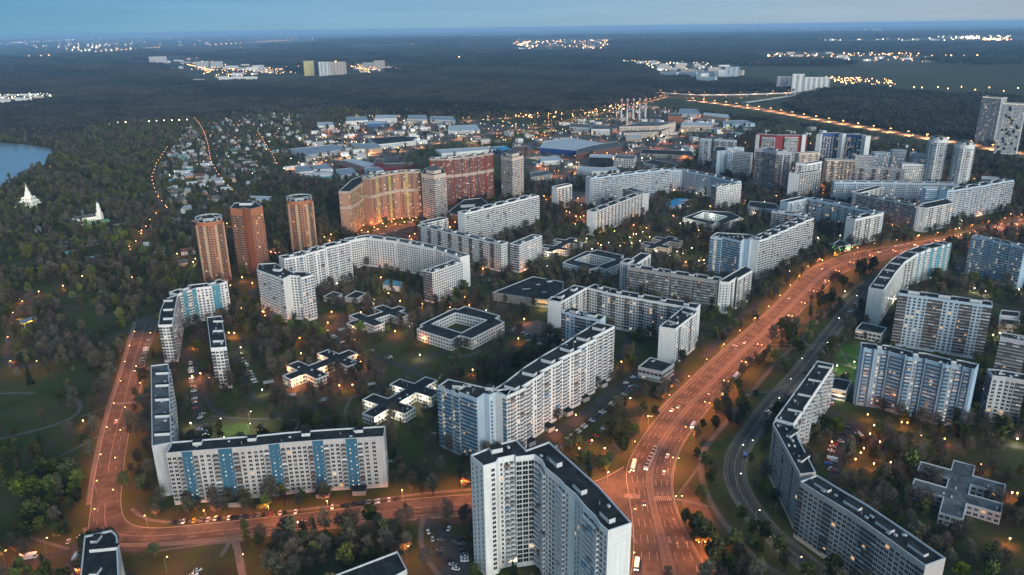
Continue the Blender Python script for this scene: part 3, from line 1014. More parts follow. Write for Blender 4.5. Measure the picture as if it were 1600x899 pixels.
# ---- central stepped white slab
A1 = slab('apartment_building', 'long white stepped slab of sixteen storeys in the middle beside the parked cars',
     [(792, 619), (816, 603), (844, 580), (874, 560), (903, 543), (926, 527), (955, 508)], 46, 13, pat='wgwwgw', end=(None, '.w.'), saw=(1, 3.2),
     wall='white', bm='balc', parts=100, lit=.015, nh=6, hy=.35, hs=(5, 9, 2.6))
for x, y in ((827, 694), (857, 672), (886, 647), (912, 625), (940, 603)):
    porch(A1, (x, y), 6, 7, 3.6, R(40), 'roof', 'grey')
block('apartment_block', 'bluish sixteen storey end block with white fins joining the central stepped slab',
      [(684, 603), (717, 616), (718, 613), (745, 623), (756, 615), (764, 617), (779, 612), (792, 619), (800, 606), (776, 609), (700, 592)], 46,
      {0: 'gSg', 2: 'ggg', 4: None, 5: 'n', 6: 'g'}, wall='paleblue', stripe='white', bm='balcblue', parts=80, lit=.035,
      housings=[(*G(716, 604, 46).xy, R(-15), 7, 4, 2.6), (*G(765, 607, 46).xy, R(-15), 5, 4, 2.6)])
slab('apartment_block', 'pale blue sixteen storey return wing at the far end of the central stepped slab', [(877, 486), (905, 494), (938, 500)], 46, 11,
     pat=['lwwl', 'llw'], end='.', wall='paleblue', bm='balcgrey', parts=60, nh=2)
# ---- centre: slabs around the courtyards
slab('apartment_building', 'pale slab with brown loggia columns lining the courtyard beside the avenue', [(917, 449), (958, 459), (1003, 467), (1046, 475), (1088, 482)], 35, 13,
     pat='lwwwl', end='.', wall='white', bm='balcgrey', parts=60, lit=.04, nh=5, hs=(4, 4, 2.4))
slab('apartment_building', 'white slab wing with a blank end wall behind the shopping hall', [(856, 470.5), (876, 472)], 35, 13, pat='.', end=None, wall='white', nh=0)
slab('apartment_building', 'white slab wing joining the blank end wall to the brown loggia slab', [(876, 472), (917, 449)], 35, 14, pat='wlwwwlw', end=None, wall='white', bm='balcgrey', parts=40, nh=2)
block('apartment_building', 'white slab with a blank end wall standing above the flat roofed shop', [(1030, 510), (1055, 514), (1090, 487), (1068, 479)], 35,
      {0: None, 1: 'wwlwww'}, wall='white', bm='balcgrey', parts=60, housings=[(*G(1052, 503, 35).xy, R(42), 3, 9, 2.2), (*G(1074, 489, 35).xy, R(42), 3, 9, 2.2)])
slab('apartment_building', 'weathered slab covered in glazed balconies between the square school and the avenue', [(980, 417), (1050, 428), (1122, 439)], 33, 13, pat='ggggggw', end='.',
     wall='dirty', bm='balcgrey', parts=80, lit=.04, nh=5, hs=(5, 4, 2.2))
slab('apartment_block', 'narrow pale stair block at the left end of the glazed balcony slab', [(969, 409), (981, 411)], 35, 16, pat='n', end='n', wall='grey')
slab('apartment_building', 'white slab wing pointing back from the glazed balcony slab', [(992, 414), (1017, 397)], 33, 12, pat='wlwwlw', end='.', wall='white', bm='balcgrey')
block('apartment_building', 'white stepped slab wing beside the avenue at the glazed balcony slab', [(1124, 440), (1139, 441), (1151, 433), (1153, 435), (1176, 422), (1164, 415), (1128, 436)], 33,
      {0: 'n', 1: 'w.l', 3: 'wlww'}, wall='white', bm='balcgrey', parts=40)
# ---- white panel complex left of the centre
slab('apartment_building', 'white stepped slab of sixteen storeys in the left white complex', [(444, 404), (476, 397), (507, 387), (545, 377)], 46, 13, pat='wgwwgn', end='n', saw=(1, 3.2),
     wall='white', bm='balc', parts=60, lit=.015, nh=4, hs=(5, 6, 2.4))
block('apartment_block', 'white sixteen storey corner block with ragged balconies in the left white complex',
      [(401, 421), (442, 436), (453, 430), (468, 431), (470, 434), (489, 429), (478, 424), (455, 424), (430, 411), (404, 412)], 46,
      {0: 'wbwwbwwb', 2: 'w', 4: 'wb'}, wall='white', bm='balc', parts=60, lit=.03, housings=[(*G(434, 422, 46).xy, R(-20), 8, 5, 2.8)])
slab('apartment_building', 'long white twelve storey slab closing the left white complex at the back', [(545, 376), (571, 371), (620, 377), (680, 389), (719, 402)], 36, 13, pat=['wwww', 'wwwwwn', 'wwwwwn', 'wwwwwn'], end='.',
     wall='white', parts=60, lit=.02, roof='roofgrey', nh=9, hy=.12, hs=(2.5, 2.5, 3.6))
slab('apartment_building', 'short white slab with balconied left end closing the left white complex in front', [(675, 426), (723, 409)], 34, 13, pat='wwwww', end=('lll', '.'), wall='white', bm='balcgrey', parts=60, lit=.02, nh=3, hy=.15, hs=(3, 3, 3))
# ---- V shaped slabs with brown loggias
slab('apartment_building', 'white slab with six dark brown loggia columns', [(652, 352), (716, 367), (783, 382)], 34, 13, pat='llwwww', end='w', wall='white', bm='balcbrown', parts=60, lit=.01, roof='roofgrey', nh=6, hs=(6, 4, 2.6))
slab('apartment_building', 'short white wing behind the dark brown loggia slab', [(665, 349), (700, 341)], 34, 12, pat='wwlw', end='.', wall='white', bm='balcgrey')
slab('apartment_building', 'short white wing with grey roof right of the dark brown loggia slab', [(811, 383), (847, 368)], 34, 13, pat='wwnwww', end=('l', '.'), wall='white', roof='roofgrey', parts=40, nh=2, hy=.2, hs=(3, 3, 3))
slab('apartment_building', 'white stepped sixteen storey slab with a blank left end below the red brick towers', [(726, 333), (840, 305)], 46, 13, pat='wgwg', end=(None, '.'), saw=(6, 3.0), wall='white', bm='balc', parts=0, lit=.01, nh=6, hs=(5, 6, 2.6))
block('parking_building', 'dark flat roofed parking building below the red brick towers', [(700, 331), (718, 338), (768, 322), (752, 309), (725, 312)], 13, {0: 'W', 1: 'WW'}, cat='low building', wall='dirty', fh=3.2,
      housings=[(*G(730, 322, 13).xy, R(15), 22, 12, 4.5)])
# ---- round and square brick towers
def round_tower(label, px, py, rad, h, wall, hot):
    c = G(px, py, h)
    n = 24
    poly = [Vector((c.x + rad * math.cos(2 * math.pi * i / n), c.y + rad * math.sin(2 * math.pi * i / n), 0)) for i in range(n)]
    pats = {i: ('l' if i % 4 in (1, 2) else 'w') for i in range(n)}
    r = prism('round_tower', label, 'apartment tower', poly, h, wall=wall, pats=pats, bay=4.0, base=3, bm=wall_balc[wall], lit=.06, parts=60, top=5,
              housings=[(c.x, c.y, .3, 11, 8, 3.2)])
    b = MB()
    for i in range(n):                                # open crown ring on columns
        a0, a1 = 2 * math.pi * i / n, 2 * math.pi * (i + 1) / n
        P = lambda a, q, z: Vector((c.x + q * math.cos(a), c.y + q * math.sin(a), z))
        for q0, q1, z in ((rad - 1.6, rad + .2, h + 3.4),):
            b.face([P(a0, q1, z), P(a1, q1, z), P(a1, q0, z), P(a0, q0, z)], M['metal'])
            b.face([P(a0, q1, z - .8), P(a1, q1, z - .8), P(a1, q1, z), P(a0, q1, z)], M['metal'])
            b.face([P(a1, q0, z - .8), P(a0, q0, z - .8), P(a0, q0, z), P(a1, q0, z)], M['trim'])
        if i % 2 == 0:
            b.cyl(P(a0, rad - .7, h + .02), P(a0, rad - .7, h + 2.7), .4, .4, M['trim'])
    b.build('crown_ring', r)
    for i in (1, 6, 11, 15, 18, 21):                  # light pilasters from foot to cornice
        a = 2 * math.pi * i / n
        T = Matrix.Translation((c.x, c.y, 0)) @ Matrix.Rotation(a, 4, 'Z')
        b = MB()
        b.box(rad - .4, rad + 1.0, -1.6, 1.6, 0, h - 4, M['tan'], T)
        b.build('pilaster', r)
    return r
M['balcbrick'] = mat('balcony_brick', (0.36, 0.19, 0.11), 0.8, 0.3, 0.5)
wall_balc = {'brick': 'balcbrick', 'red': 'balcbrown', 'tan': 'balcbrick'}
round_tower('round brown brick tower with an open crown ring, leftmost of the brick towers', 326, 343, 14.5, 72, 'brick', None)
round_tower('round brown brick tower with an open crown ring standing near the orange curved complex', 467.5, 311, 15.5, 72, 'brick', None)
block('apartment_tower', 'square tan brick tower between the two round brick towers', [(359, 325), (378, 327), (379, 324), (391, 327), (410, 322), (397, 314), (366, 317)], 78,
      {0: 'lwl', 2: None, 3: 'wwww', 4: 'ww'}, wall='brick', bm='balcbrick', parts=40, lit=.05, top=7, housings=[(*G(385, 319, 78).xy, 0, 14, 8, 3)])
# ---- lit orange curved complex, cream and red towers
block('apartment_building', 'lower left end of the curved orange brick complex with its blank end wall', [(529, 299), (547, 299), (562, 288), (578, 281), (572, 272), (550, 280)], 61,
      {0: 'n..n', 1: 'wlSlw', 2: 'lSlw'}, wall='terra', stripe='ochre', bm='balcbrick', parts=40, lit=.15, top=3, band=[(36, 39.5, 1.0, 'cream'), (58, 60.8, 1.0, 'cream')])
slab('apartment_building', 'curved orange brick complex with lit stair columns behind the white complex', [(578, 278), (598, 273), (625, 268.5), (656, 267.5)], 70, 15, pat=['flwSwlf', 'wlSlwnf', 'lwSwlfnw'], end='.',
     wall='terra', stripe='ochre', bm='balcbrick', parts=60, lit=.15, top=3, nh=4, band=[(40, 44, 1.0, 'cream'), (67, 69.8, 1.0, 'cream')])
def crown_tower(label, px, h, wall, bm, lit=.03, dome=4.0):
    r = block('apartment_tower', label, px, h, {i: p for i, p in enumerate(['wlwl', 'lwlw', 'w', 'w'])}, wall=wall, bm=bm, lit=lit, top=6)
    P = [G(x, y, h) for x, y in px]
    b = MB()
    c = sum(P, Vector()) / len(P)
    q = [c + (p - c) * .62 for p in P]
    for i in range(len(q)):
        a, d = q[i], q[(i + 1) % len(q)]
        b.face([a - Vector((0, 0, .85)), d - Vector((0, 0, .85)), d + Vector((0, 0, dome)), a + Vector((0, 0, dome))], M[wall], [(0, 0), (9, 0), (9, 5), (0, 5)])
    b.face([p + Vector((0, 0, dome)) for p in q], M['roofgrey'])
    b.build('roof_crown', r)
    return r
crown_tower('cream tower with a stepped crown at the right end of the orange complex', [(658, 271), (678, 274), (697, 270), (690, 262), (664, 263)], 70, 'cream', 'balc')
slab('apartment_building', 'dark red brick high rise with a pale band, behind the cream tower', [(671, 248), (695, 248), (720, 246), (744, 243), (771, 239)], 75, 15, pat=['flwwl', 'flwwl', 'flwSwl', 'flwwlf'], end='.',
     wall='red', stripe='red', bm='balcbrown', lit=.08, parts=40, nh=5, top=3, band=[(44, 48.5, 1.0, 'cream'), (72, 74.8, 1.0, 'cream')])
crown_tower('cream tower with a stepped crown standing alone right of the red high rise', [(783, 244), (800, 247), (818, 243), (812, 237), (789, 238)], 72, 'cream', 'balc')
# ---- middle distance, north of the avenue
slab('apartment_building', 'small white slab standing alone beside the orange lit parking, right of the cream tower', [(871, 293), (894, 288)], 36, 12, pat='wlw', end='.', wall='white', bm='balcgrey')
slab('apartment_building', 'pale stepped sixteen storey slab behind the white slab with dark loggia stripes', [(922, 278), (1046, 264)], 46, 13, pat='wgwg', end='.', saw=(6, 3.0), wall='paleblue', bm='balc', lit=.03, nh=6, hs=(5, 6, 2.4))
slab('apartment_building', 'pale twelve storey slab bending right from the far stepped slab', [(1046, 266), (1066, 266), (1110, 274), (1148, 284)], 36, 13, pat='wwwwn', end='.', wall='paleblue', lit=.03, nh=7, hy=.15, hs=(3, 3, 3.4))
slab('apartment_building', 'short white slab with balconied end closing the pale far courtyard', [(1120, 292), (1159, 287)], 34, 12, pat='wwwww', end=('lll', '.'), wall='white', bm='balcgrey', nh=3, hy=.2, hs=(3, 3, 3))
slab('apartment_building', 'white slab with dark loggia stripes and a blank end, middle of the far courtyards', [(930, 331), (1008, 301)], 34, 13, pat='wwl', end='.', wall='white', bm='balcgrey', nh=5, hs=(4, 4, 2), parts=40)
slab('apartment_building', 'short rear wing with balconies behind the dark striped white slab', [(974, 294), (1004, 303)], 34, 12, pat='gggg', end='.', wall='grey', bm='balcgrey')
# right of centre
slab('apartment_building', 'pale stepped sixteen storey slab by the bend of the avenue', [(1186, 376), (1268, 340)], 46, 13, pat='wgwg', end='.', saw=(6, 3.2), wall='white', bm='balc', lit=.03, nh=6, hs=(5, 6, 2.4), parts=60)
block('apartment_block', 'blue sixteen storey end block with lit stair column joining the slab by the bend', [(1110, 370), (1128, 372), (1129, 370), (1158, 377), (1163, 373), (1172, 375), (1178, 372), (1186, 376), (1190, 371), (1170, 366), (1120, 363)], 46,
      {0: 'gSg', 2: 'gggg', 5: '.', 6: 'n'}, wall='paleblue', stripe='white', bm='balcblue', parts=60, lit=.08)
slab('apartment_block', 'pale return wing with balconies at the far end of the slab by the bend', [(1206, 330), (1230, 333), (1256, 337)], 46, 11, pat='gwgl', end='.', wall='paleblue', bm='balcgrey', nh=2)
slab('apartment_building', 'pale slab with ochre loggia columns behind the slab by the bend', [(1263, 310), (1310, 319), (1371, 333)], 36, 13, pat='lwww', end='.', wall='paleblue', bm='balcgrey', lit=.06, nh=4)
slab('apartment_building', 'pale slab wing with a blank end joining the ochre loggia slab from the left', [(1231.6, 316), (1264, 309)], 36, 13, pat='wwlww', end='.', wall='paleblue', bm='balcgrey')
slab('apartment_building', 'white slab with a pale blue blank end above the green lit shop', [(1336.6, 342.5), (1380, 333)], 36, 13, pat='wlwlww', end='.', wall='white', bm='balcgrey', parts=40, nh=2)
M['greenlit'] = glow('green_shop_sign', (0.25, 1.0, 0.30), 2.2, True)
block('shop', 'flat roofed shop with a green lit front below the blank ended slab', [(1302, 381), (1308, 386), (1330, 382), (1312, 374)], 8, {0: 'W', 1: 'WW'}, cat='shop', wall='white', fh=4, awn=[(1, (.05, .95), .02, .5, 3.2, 4.4, 'greenlit'), (0, (.05, .95), .02, .5, 3.2, 4.4, 'greenlit')])
block('office_building', 'low grey office block left of the blue blank ended slab wing', [(1168, 321), (1185, 325), (1219, 327), (1212, 318), (1172, 314)], 14, {0: 'ww', 1: 'ww'}, cat='low building', wall='grey')
# right cluster
slab('apartment_building', 'long pale twelve storey slab behind the weathered balcony slab at right', [(1304, 284), (1400, 285), (1499, 287)], 36, 13, pat='wwwwwn', end='w', wall='paleblue', lit=.05, nh=9, hy=.1, hs=(3, 3, 3))
slab('apartment_building', 'pale slab banded with glazed balconies, in front of the long row at right', [(1339, 303), (1385, 312), (1433, 322)], 34, 13, pat='ggggggw', end='.', wall='grey', bm='balcgrey', lit=.05, nh=4, parts=40)
block('apartment_building', 'white slab wing with two loggia stripes beside the avenue at right', [(1433, 323), (1449, 325), (1490, 317), (1478, 310), (1440, 318)], 34, {0: 'n.', 1: 'wwlwlww'}, wall='white', bm='balcgrey', lit=.05, parts=40)
slab('apartment_building', 'pale wing pointing back at the left end of the banded slab', [(1345, 301), (1381, 292)], 34, 12, pat='wlww', end='.', wall='white', bm='balcgrey')
slab('apartment_building', 'pale stepped sixteen storey slab at the right edge beside the avenue', [(1481, 298), (1495, 296), (1515, 293), (1542, 288), (1561, 284.5), (1581.5, 281)], 46, 13, pat='wgwg', end='.', saw=(1, 3.0), wall='paleblue', bm='balc', lit=.05, nh=5, hs=(5, 6, 2.4))
slab('apartment_block', 'blue balconied return wing at the left end of the right edge slab', [(1447, 295), (1468, 295), (1481, 297)], 46, 11, pat='gggg', end='.', wall='paleblue', bm='balcblue', lit=.06)
slab('apartment_block', 'pale return wing at the far end of the right edge slab', [(1534, 277), (1562, 279)], 46, 11, pat='gggg', end='.', wall='paleblue', bm='balcgrey')
slab('apartment_tower', 'big grey high rise with white end fins in the right cluster', [(1181, 231), (1193, 232), (1214, 236), (1238, 237)], 70, 14, pat=['glgl', 'lglglg', 'lggl.'], end='.', wall='grey', bm='balcgrey', lit=.05, nh=3, top=5)
slab('apartment_building', 'pale front slab of three stepped blocks right of the big grey high rise', [(1233, 270), (1248, 271.5), (1282, 267)], 45, 12, pat=['.', 'wlwlwl'], end='.', wall='white', bm='balcgrey', lit=.04)
slab('apartment_block', 'middle and taller of three stepped pale blocks right of the grey high rise', [(1244, 255), (1262, 256), (1285, 252)], 56, 11, pat='wlww', end='.', wall='white', bm='balcgrey', lit=.06)
slab('apartment_block', 'rearmost of three stepped pale blocks, below the red and white complex', [(1249, 240), (1281, 238)], 64, 11, pat='wwlw', end='.', wall='cream', bm='balcgrey', lit=.08)
def fwd(pts, h, h2, dist):
    """Pixels of a roof line moved towards the viewer's side by dist and set at height h2."""
    P = [G(x, y, h) for x, y in pts]
    d = (P[-1] - P[0]); d.z = 0; d.normalize()
    Q = [p + Vector((d.y, -d.x, 0)) * dist for p in P]
    return [tuple(float(v) for v in PX(q.x, q.y, h2)) for q in Q]
RED = [(1182, 210), (1213, 212), (1225, 212), (1262, 212)]
slab('apartment_building', 'long red high rise with white ends at the back of the right cluster', RED, 60, 13, pat=None, end='.', wall='vivid', top=4)
slab('apartment_block', 'grey gridded block on the left half of the red high rise', fwd([(1192, 210.5), (1212, 212)], 60, 56, 3.2), 56, 3, pat='gggg', end='.', wall='grey', bm='balc', lit=.12)
slab('apartment_block', 'grey gridded block on the right half of the red high rise', fwd([(1226, 212), (1247, 212)], 60, 57, 3.2), 57, 3, pat='gggg', end='.', wall='grey', bm='balc', lit=.12)
slab('apartment_block', 'white end fin standing against the red high rise', fwd([(1253, 212), (1259, 212)], 60, 62, 4), 62, 5, pat='.', end='.', wall='white')
slab('apartment_block', 'narrow white block at the left end of the red high rise', fwd([(1182, 210), (1187, 210.3)], 60, 59, 3), 59, 4, pat='n', end='.', wall='white')
slab('apartment_building', 'cobalt blue high rise complex with white fins behind the right cluster', [(1283, 209), (1311, 209), (1318, 210), (1352, 213), (1361, 212)], 60, 14, pat=['gwgwgw', '.', 'gwgwgw', '.'], end='.', wall='cobalt', bm='balc', lit=.12, top=4)
for _i, (x0, y0, x1, y1) in enumerate([(1276, 210, 1283, 210.5), (1311, 208.6, 1317, 209.4), (1353, 213, 1361, 212.4)]):
    slab('apartment_block', ['left', 'middle', 'right'][_i] + 'most white fin block standing against the cobalt blue complex', [(x0, y0), (x1, y1)], 62, 10, pat='.', end='n', wall='white')
slab('apartment_building', 'cream high rise with red strips below the cobalt blue complex', [(1291, 250), (1313, 250), (1337, 251)], 52, 12, pat=['lwwl', 'wlwl'], end='.', wall='cream', bm='balcbrown', lit=.12)
for _i, (x0, y0, x1, y1, h) in enumerate([(1337, 244, 1367, 244, 40), (1367, 239, 1395, 238, 44), (1395, 235, 1417, 235, 48), (1422, 238, 1449, 243, 44)]):
    slab('apartment_block', ['lowest of four grey blocks', 'second lowest of four blocks', 'tallest of four blocks', 'turned right end one of four blocks'][_i] + ' behind the twin round towers',
         [(x0, y0), (x1, y1)], h, 13, pat='wwww', end='w', wall='paleblue' if _i else 'grey', lit=.08, bm='balcgrey')
slab('apartment_building', 'grey slab with red and pale bays in front of the row of four grey blocks', [(1337, 261), (1376, 263), (1414, 266)], 32, 12, pat='wwllww', end='w', wall='grey', bm='balcbrown', lit=.1)
slab('apartment_building', 'pale gridded slab at the foot of the twin round towers', [(1410, 256), (1447, 257)], 36, 12, pat='wwww', end='w', wall='white', lit=.05)
def twin(label, px, py, rad, h):
    c = G(px, py, h)
    n = 16
    poly = [Vector((c.x + rad * math.cos(2 * math.pi * (i + .5) / n), c.y + rad * math.sin(2 * math.pi * (i + .5) / n), 0)) for i in range(n)]
    r = prism('round_tower', label, 'apartment tower', poly, h, wall='white', pats={i: 'g' if i % 2 else 'w' for i in range(n)}, bay=5, bm='balc', lit=.06, top=4)
    b = MB()
    for i in range(n):
        a0, a1 = 2 * math.pi * i / n, 2 * math.pi * (i + 1) / n
        if i % 4 != 3:
            P = lambda a, q, z: Vector((c.x + q * math.cos(a), c.y + q * math.sin(a), z))
            b.face([P(a0, rad * .8, h - .85), P(a1, rad * .8, h - .85), P(a1, rad * .8, h + 3.5), P(a0, rad * .8, h + 3.5)], M['white'])
    b.cyl((c.x, c.y, h - .85), (c.x, c.y, h + 5.5), rad * .5, rad * .5, M['roofgrey'], 8)
    b.build('roof_crown', r)
twin('left twin of the two pale round topped towers at the right', 1467, 217, 15, 80)
twin('right twin of the two pale round topped towers, close to the highway bend', 1508, 225, 15, 75)
# left part of the right cluster
slab('apartment_tower', 'pale slim slab farthest left in the right cluster', [(1094, 217), (1110, 218)], 50, 10, pat='gg.', end='g', wall='paleblue', bm='balc', lit=.05)
slab('apartment_tower', 'pale slab with blue roof edge second from left in the right cluster', [(1116, 218), (1149, 220)], 50, 11, pat='gggg.', end='g', wall='paleblue', bm='balcgrey', lit=.05)
block('apartment_tower', 'pale slab end on with a blank flank in front of the blue edged slab', [(1114, 234), (1121, 236), (1136, 235), (1131, 229), (1118, 229)], 48, {0: 'gg', 1: '..w'}, wall='paleblue', bm='balcgrey')
slab('apartment_tower', 'pale slab with white lift house beside the big grey high rise', [(1136, 231), (1163, 231)], 50, 11, pat='wwww', end='w', wall='paleblue', nh=1)
slab('apartment_tower', 'grey slab banded with white balconies left of the big grey high rise', [(1146, 238), (1174, 240)], 48, 11, pat='ggggg', end='.', wall='grey', bm='balc', lit=.05)
# twin dark patterned towers at the right edge
for _i, (x0, y0, x1, y1, lab) in enumerate([(1535, 151, 1565, 153, 'tall white tower with a lit roof edge at the right edge by the highway'), (1567, 161, 1603, 162.5, 'tall white tower with scattered dark squares at the right edge by the highway')]):
    r = slab('apartment_tower', lab, [(x0, y0), (x1, y1)], 106, 24, pat='wwnww', end='wnw', wall='grey' if _i == 0 else 'white', lit=.05, top=3)
    b = MB()
    P = [G(x0, y0, 106), G(x1, y1, 106)]
    L, T = frame_of(*P)
    b.box(0, L, .02, .5, 104.2, 105.2, M['lit2'], T)
    b.build('roof_light', r)
    if _i:
        for k in range(24):
            b = MB()
            x, z = random.uniform(1, L - 5), random.uniform(8, 96)
            b.face([T @ Vector(c) for c in ((x, .22, z), (x + 4.5, .22, z), (x + 4.5, .22, z + 5), (x, .22, z + 5))], M['roof'])
            b.build('dark_cladding', r)
# ---- south of the avenue (right foreground)
slab('apartment_building', 'curved slab of white and teal sections along the service road', [(1381, 453), (1390, 440), (1400, 425), (1414, 409), (1432, 397), (1450, 390), (1470, 385), (1487, 380)], 36, 13,
     pat=['wwww', 'wwww', 'wwww', 'wbww', 'wwBw', 'wwBB', 'BwwB'], end='.', wall='white', stripe='teal', bm='balcgrey', parts=100, lit=.02, nh=8, hs=(3, 9, 1.8))
slab('apartment_building', 'sixteen storey slab of ragged loggias and pale blue strips behind the blue front slab', [(1404, 458), (1450, 464), (1500, 471), (1551, 478)], 49, 13, pat=['llwwww', 'lllwww', 'lllwwll'], end='.', wall='paleblue', bm='balcgrey', parts=100, lit=.04, nh=3, hs=(9, 4, 3))
slab('apartment_building', 'bright blue sixteen storey slab with white fins and three lit stair columns', [(1346, 544), (1387, 549), (1419, 558), (1444, 561), (1478, 570), (1503, 573), (1523, 578)], 46, 12,
     pat=['fgfSg', 'fgggf', 'gSg', 'fgggf', 'gSg', 'fgf'], end='.', wall='blue', stripe='paleblue', bm='balcblue', parts=100, lit=.055, nh=3, hs=(3, 5, 3))
slab('apartment_building', 'blue sixteen storey slab cut by the right edge, beyond the avenue', [(1518, 369), (1544, 374), (1602, 387)], 46, 12, pat=['gSg', 'ggfggSgg'], end='.', wall='blue', stripe='paleblue', bm='balcblue', parts=60, lit=.04, nh=2)
slab('apartment_building', 'pale slab with dark loggias at the lower right edge, nearer of two', [(1551, 587), (1572, 589), (1604, 595)], 36, 12, pat=['ww', 'wwll'], end='l', wall='grey', bm='balcgrey', parts=60, lit=.08)
slab('apartment_building', 'slab of stacked glazed balconies at the right edge, farther of two', [(1563, 526), (1606, 534)], 36, 12, pat='gggg', end='.', wall='grey', bm='balcgrey', parts=60, lit=.06)
block('apartment_building', 'straight upper arm of the bent slab along the service road', [(1240, 662), (1303, 569), (1277, 563.5), (1211, 654)], 36, {0: 'gwgwb', 1: None, 3: 'wlw'}, wall='white', bm='balc', parts=80, lit=.02,
      housings=[(*G(x, y, 36).xy, R(60), 2.4, 9, 1.8) for x, y in ((1289, 573), (1274, 594), (1258, 617), (1243, 641))])
block('apartment_building', 'middle arm of the bent slab, speckled with small windows', [(1207.5, 662), (1250, 741), (1275, 738), (1248, 686), (1240, 664), (1211, 656)], 36, {0: 'wwlwwww', 1: '.'}, wall='pinkgrey', bm='balcgrey', parts=80, lit=.02,
      housings=[(*G(x, y, 36).xy, R(-50), 2.6, 9, 1.8) for x, y in ((1238, 678), (1256, 716))])
slab('apartment_building', 'lower arm of the bent slab with dark loggia columns and a pale blank end', [(1250, 752), (1288, 776), (1326, 799), (1359, 822), (1392, 845), (1418, 864), (1446, 884)], 36, 13,
     pat=['lwwww', 'llwwww'[:5], 'wwwll', 'llwww', 'wwwll', 'wwll'], end='.', wall='pinkgrey', bm='balcgrey', parts=100, lit=.03, nh=4, hs=(9, 3, 1.8))
# ---- bottom edge
block('apartment_tower', 'dark roofed tower with a white stepped flank in the lower left corner', [(124, 912), (186, 912), (182.5, 836), (174, 828), (131.6, 837.5)], 50, {1: 'wwwww', 3: None}, wall='white', bm='balc', parts=40,
      housings=[(*G(150, 842, 50).xy, 0, 3.2, 4.5, 1.6), (*G(163, 857, 50).xy, R(8), 12, 2.2, 1.8), (*G(149, 893, 50).xy, 0, 3.2, 4.5, 1.6)])
block('office_building', 'low building with a flat navy roof at the bottom edge left of the foreground tower', [(480, 915), (590, 915), (636, 890), (621, 861)], 12, {1: 'wwww'}, cat='low building', wall='white', parts=30, fh=3.4)
# ---- shops and low buildings
block('shop', 'flat dark roofed two storey shop between the blank end wall and the avenue', [(997, 573), (1035, 581), (1054, 568), (1016, 558)], 10, {0: 'WWW', 1: 'WWW'}, cat='shop', wall='grey', fh=3.8, base=1, top=1, parts=30,
      awn=[(0, (.05, .95), .05, 2.0, 3.2, 3.5, 'trim')], housings=[(*G(1020, 563, 10).xy, R(20), 3, 2, 1.2)])
block('shop', 'flat dark roofed shop with a pale blue band beside the service road', [(1337, 514), (1377, 522), (1386, 512), (1347, 503)], 9, {0: 'WWW', 1: 'WW'}, cat='shop', wall='grey', fh=3.6, base=1, top=1, parts=30, awn=[(0, (0, .3), .03, .3, 6, 7, 'lit2')])
block('shop', 'dark roofed shop with lit sign tucked behind the bent slab', [(1297, 606), (1322, 611), (1331, 595), (1303, 590)], 9, {0: 'WW', 1: 'W'}, cat='shop', wall='white', fh=3.6, base=1, top=1, awn=[(0, (.1, .8), .03, .3, 6, 7.2, 'lit')])
block('shopping_hall', 'large low flat dark roof with vents left of the brown loggia slab', [(769, 457), (839, 467), (857, 469), (880, 455), (880, 440), (833, 431.7)], 9, {0: '.', 1: 'WW'}, cat='shopping hall', wall='dirty', fh=4,
      awn=[(1, (.05, .95), .03, .6, 5.2, 7.4, 'lit')], housings=[(*G(858, 439, 9).xy, R(20), 6, 5, 2), (*G(822, 450, 9).xy, R(15), 9, 4, 1), (*G(850, 455, 9).xy, R(15), 5, 3, 1), (*G(840, 443, 9).xy, R(15), 4, 6, 1.2)])
block('service_building', 'low pale service building in the left white courtyard, farther of two', [(505, 463), (519, 467), (535, 459), (521, 455)], 6, {0: 'w'}, cat='low building', wall='grey')
block('service_building', 'low pale service building in the left white courtyard, nearer of two', [(538, 464), (558, 466), (572, 458), (556, 454)], 6, {1: '.'}, cat='low building', wall='grey')
def vault(name, label, px, h, mname, wall='grey', cat='shed', rise=2.6):
    P = [G(x, y, h) for x, y in px]                  # front-left, front-right, back-right, back-left
    c = sum(P, Vector()) / 4
    r = thing(name, label, cat, (c.x, c.y, 0))
    FOOT.append([Vector((p.x, p.y, 0)) for p in P])
    b = MB()
    ring_walls(b, P, -1, h, M[wall])
    b.build('wall', r)
    b = MB()
    n = 8
    for i in range(n):
        t0, t1 = i / n, (i + 1) / n
        z0, z1 = h + rise * math.sin(math.pi * t0), h + rise * math.sin(math.pi * t1)
        q = lambda t, z, a, d: Vector((a.x + (d.x - a.x) * t, a.y + (d.y - a.y) * t, z))
        b.face([q(t0, z0, P[0], P[3]), q(t0, z0, P[1], P[2]), q(t1, z1, P[1], P[2]), q(t1, z1, P[0], P[3])][::1], M[mname])
    for (a, d) in ((P[0], P[3]), (P[1], P[2])):
        pts = [Vector((a.x + (d.x - a.x) * i / n, a.y + (d.y - a.y) * i / n, h + rise * math.sin(math.pi * i / n))) for i in range(n + 1)]
        b.face(pts, M[wall])
    b.build('roof', r)
    return r
M['tealroof'] = mat('teal_sheet_roof', (0.10, 0.26, 0.32), 0.6, 0.3, 0.3)
M['cyanroof'] = mat('bright_blue_sheet', (0.02, 0.26, 0.50), 0.5, 0.3, 0.3)
vault('vaulted_shed', 'small hall with a rounded teal roof in the left white courtyard', [(598, 445), (625, 448), (629, 441), (609, 437)], 6, 'tealroof', 'white')
vault('market_hall', 'bright blue vaulted market roof in the far courtyard, longer of two', [(1040, 318), (1052, 319), (1082, 312), (1068, 310)], 5, 'cyanroof', cat='market hall', rise=3)
vault('market_hall', 'bright blue vaulted market roof in the far courtyard, nearer of two', [(1046, 322), (1056, 323), (1082, 317), (1073, 315)], 5, 'cyanroof', cat='market hall', rise=3)

M['whiteroof2'] = mat('pale_sheet', (0.42, 0.42, 0.42), 0.7, 0.3, 0.5)
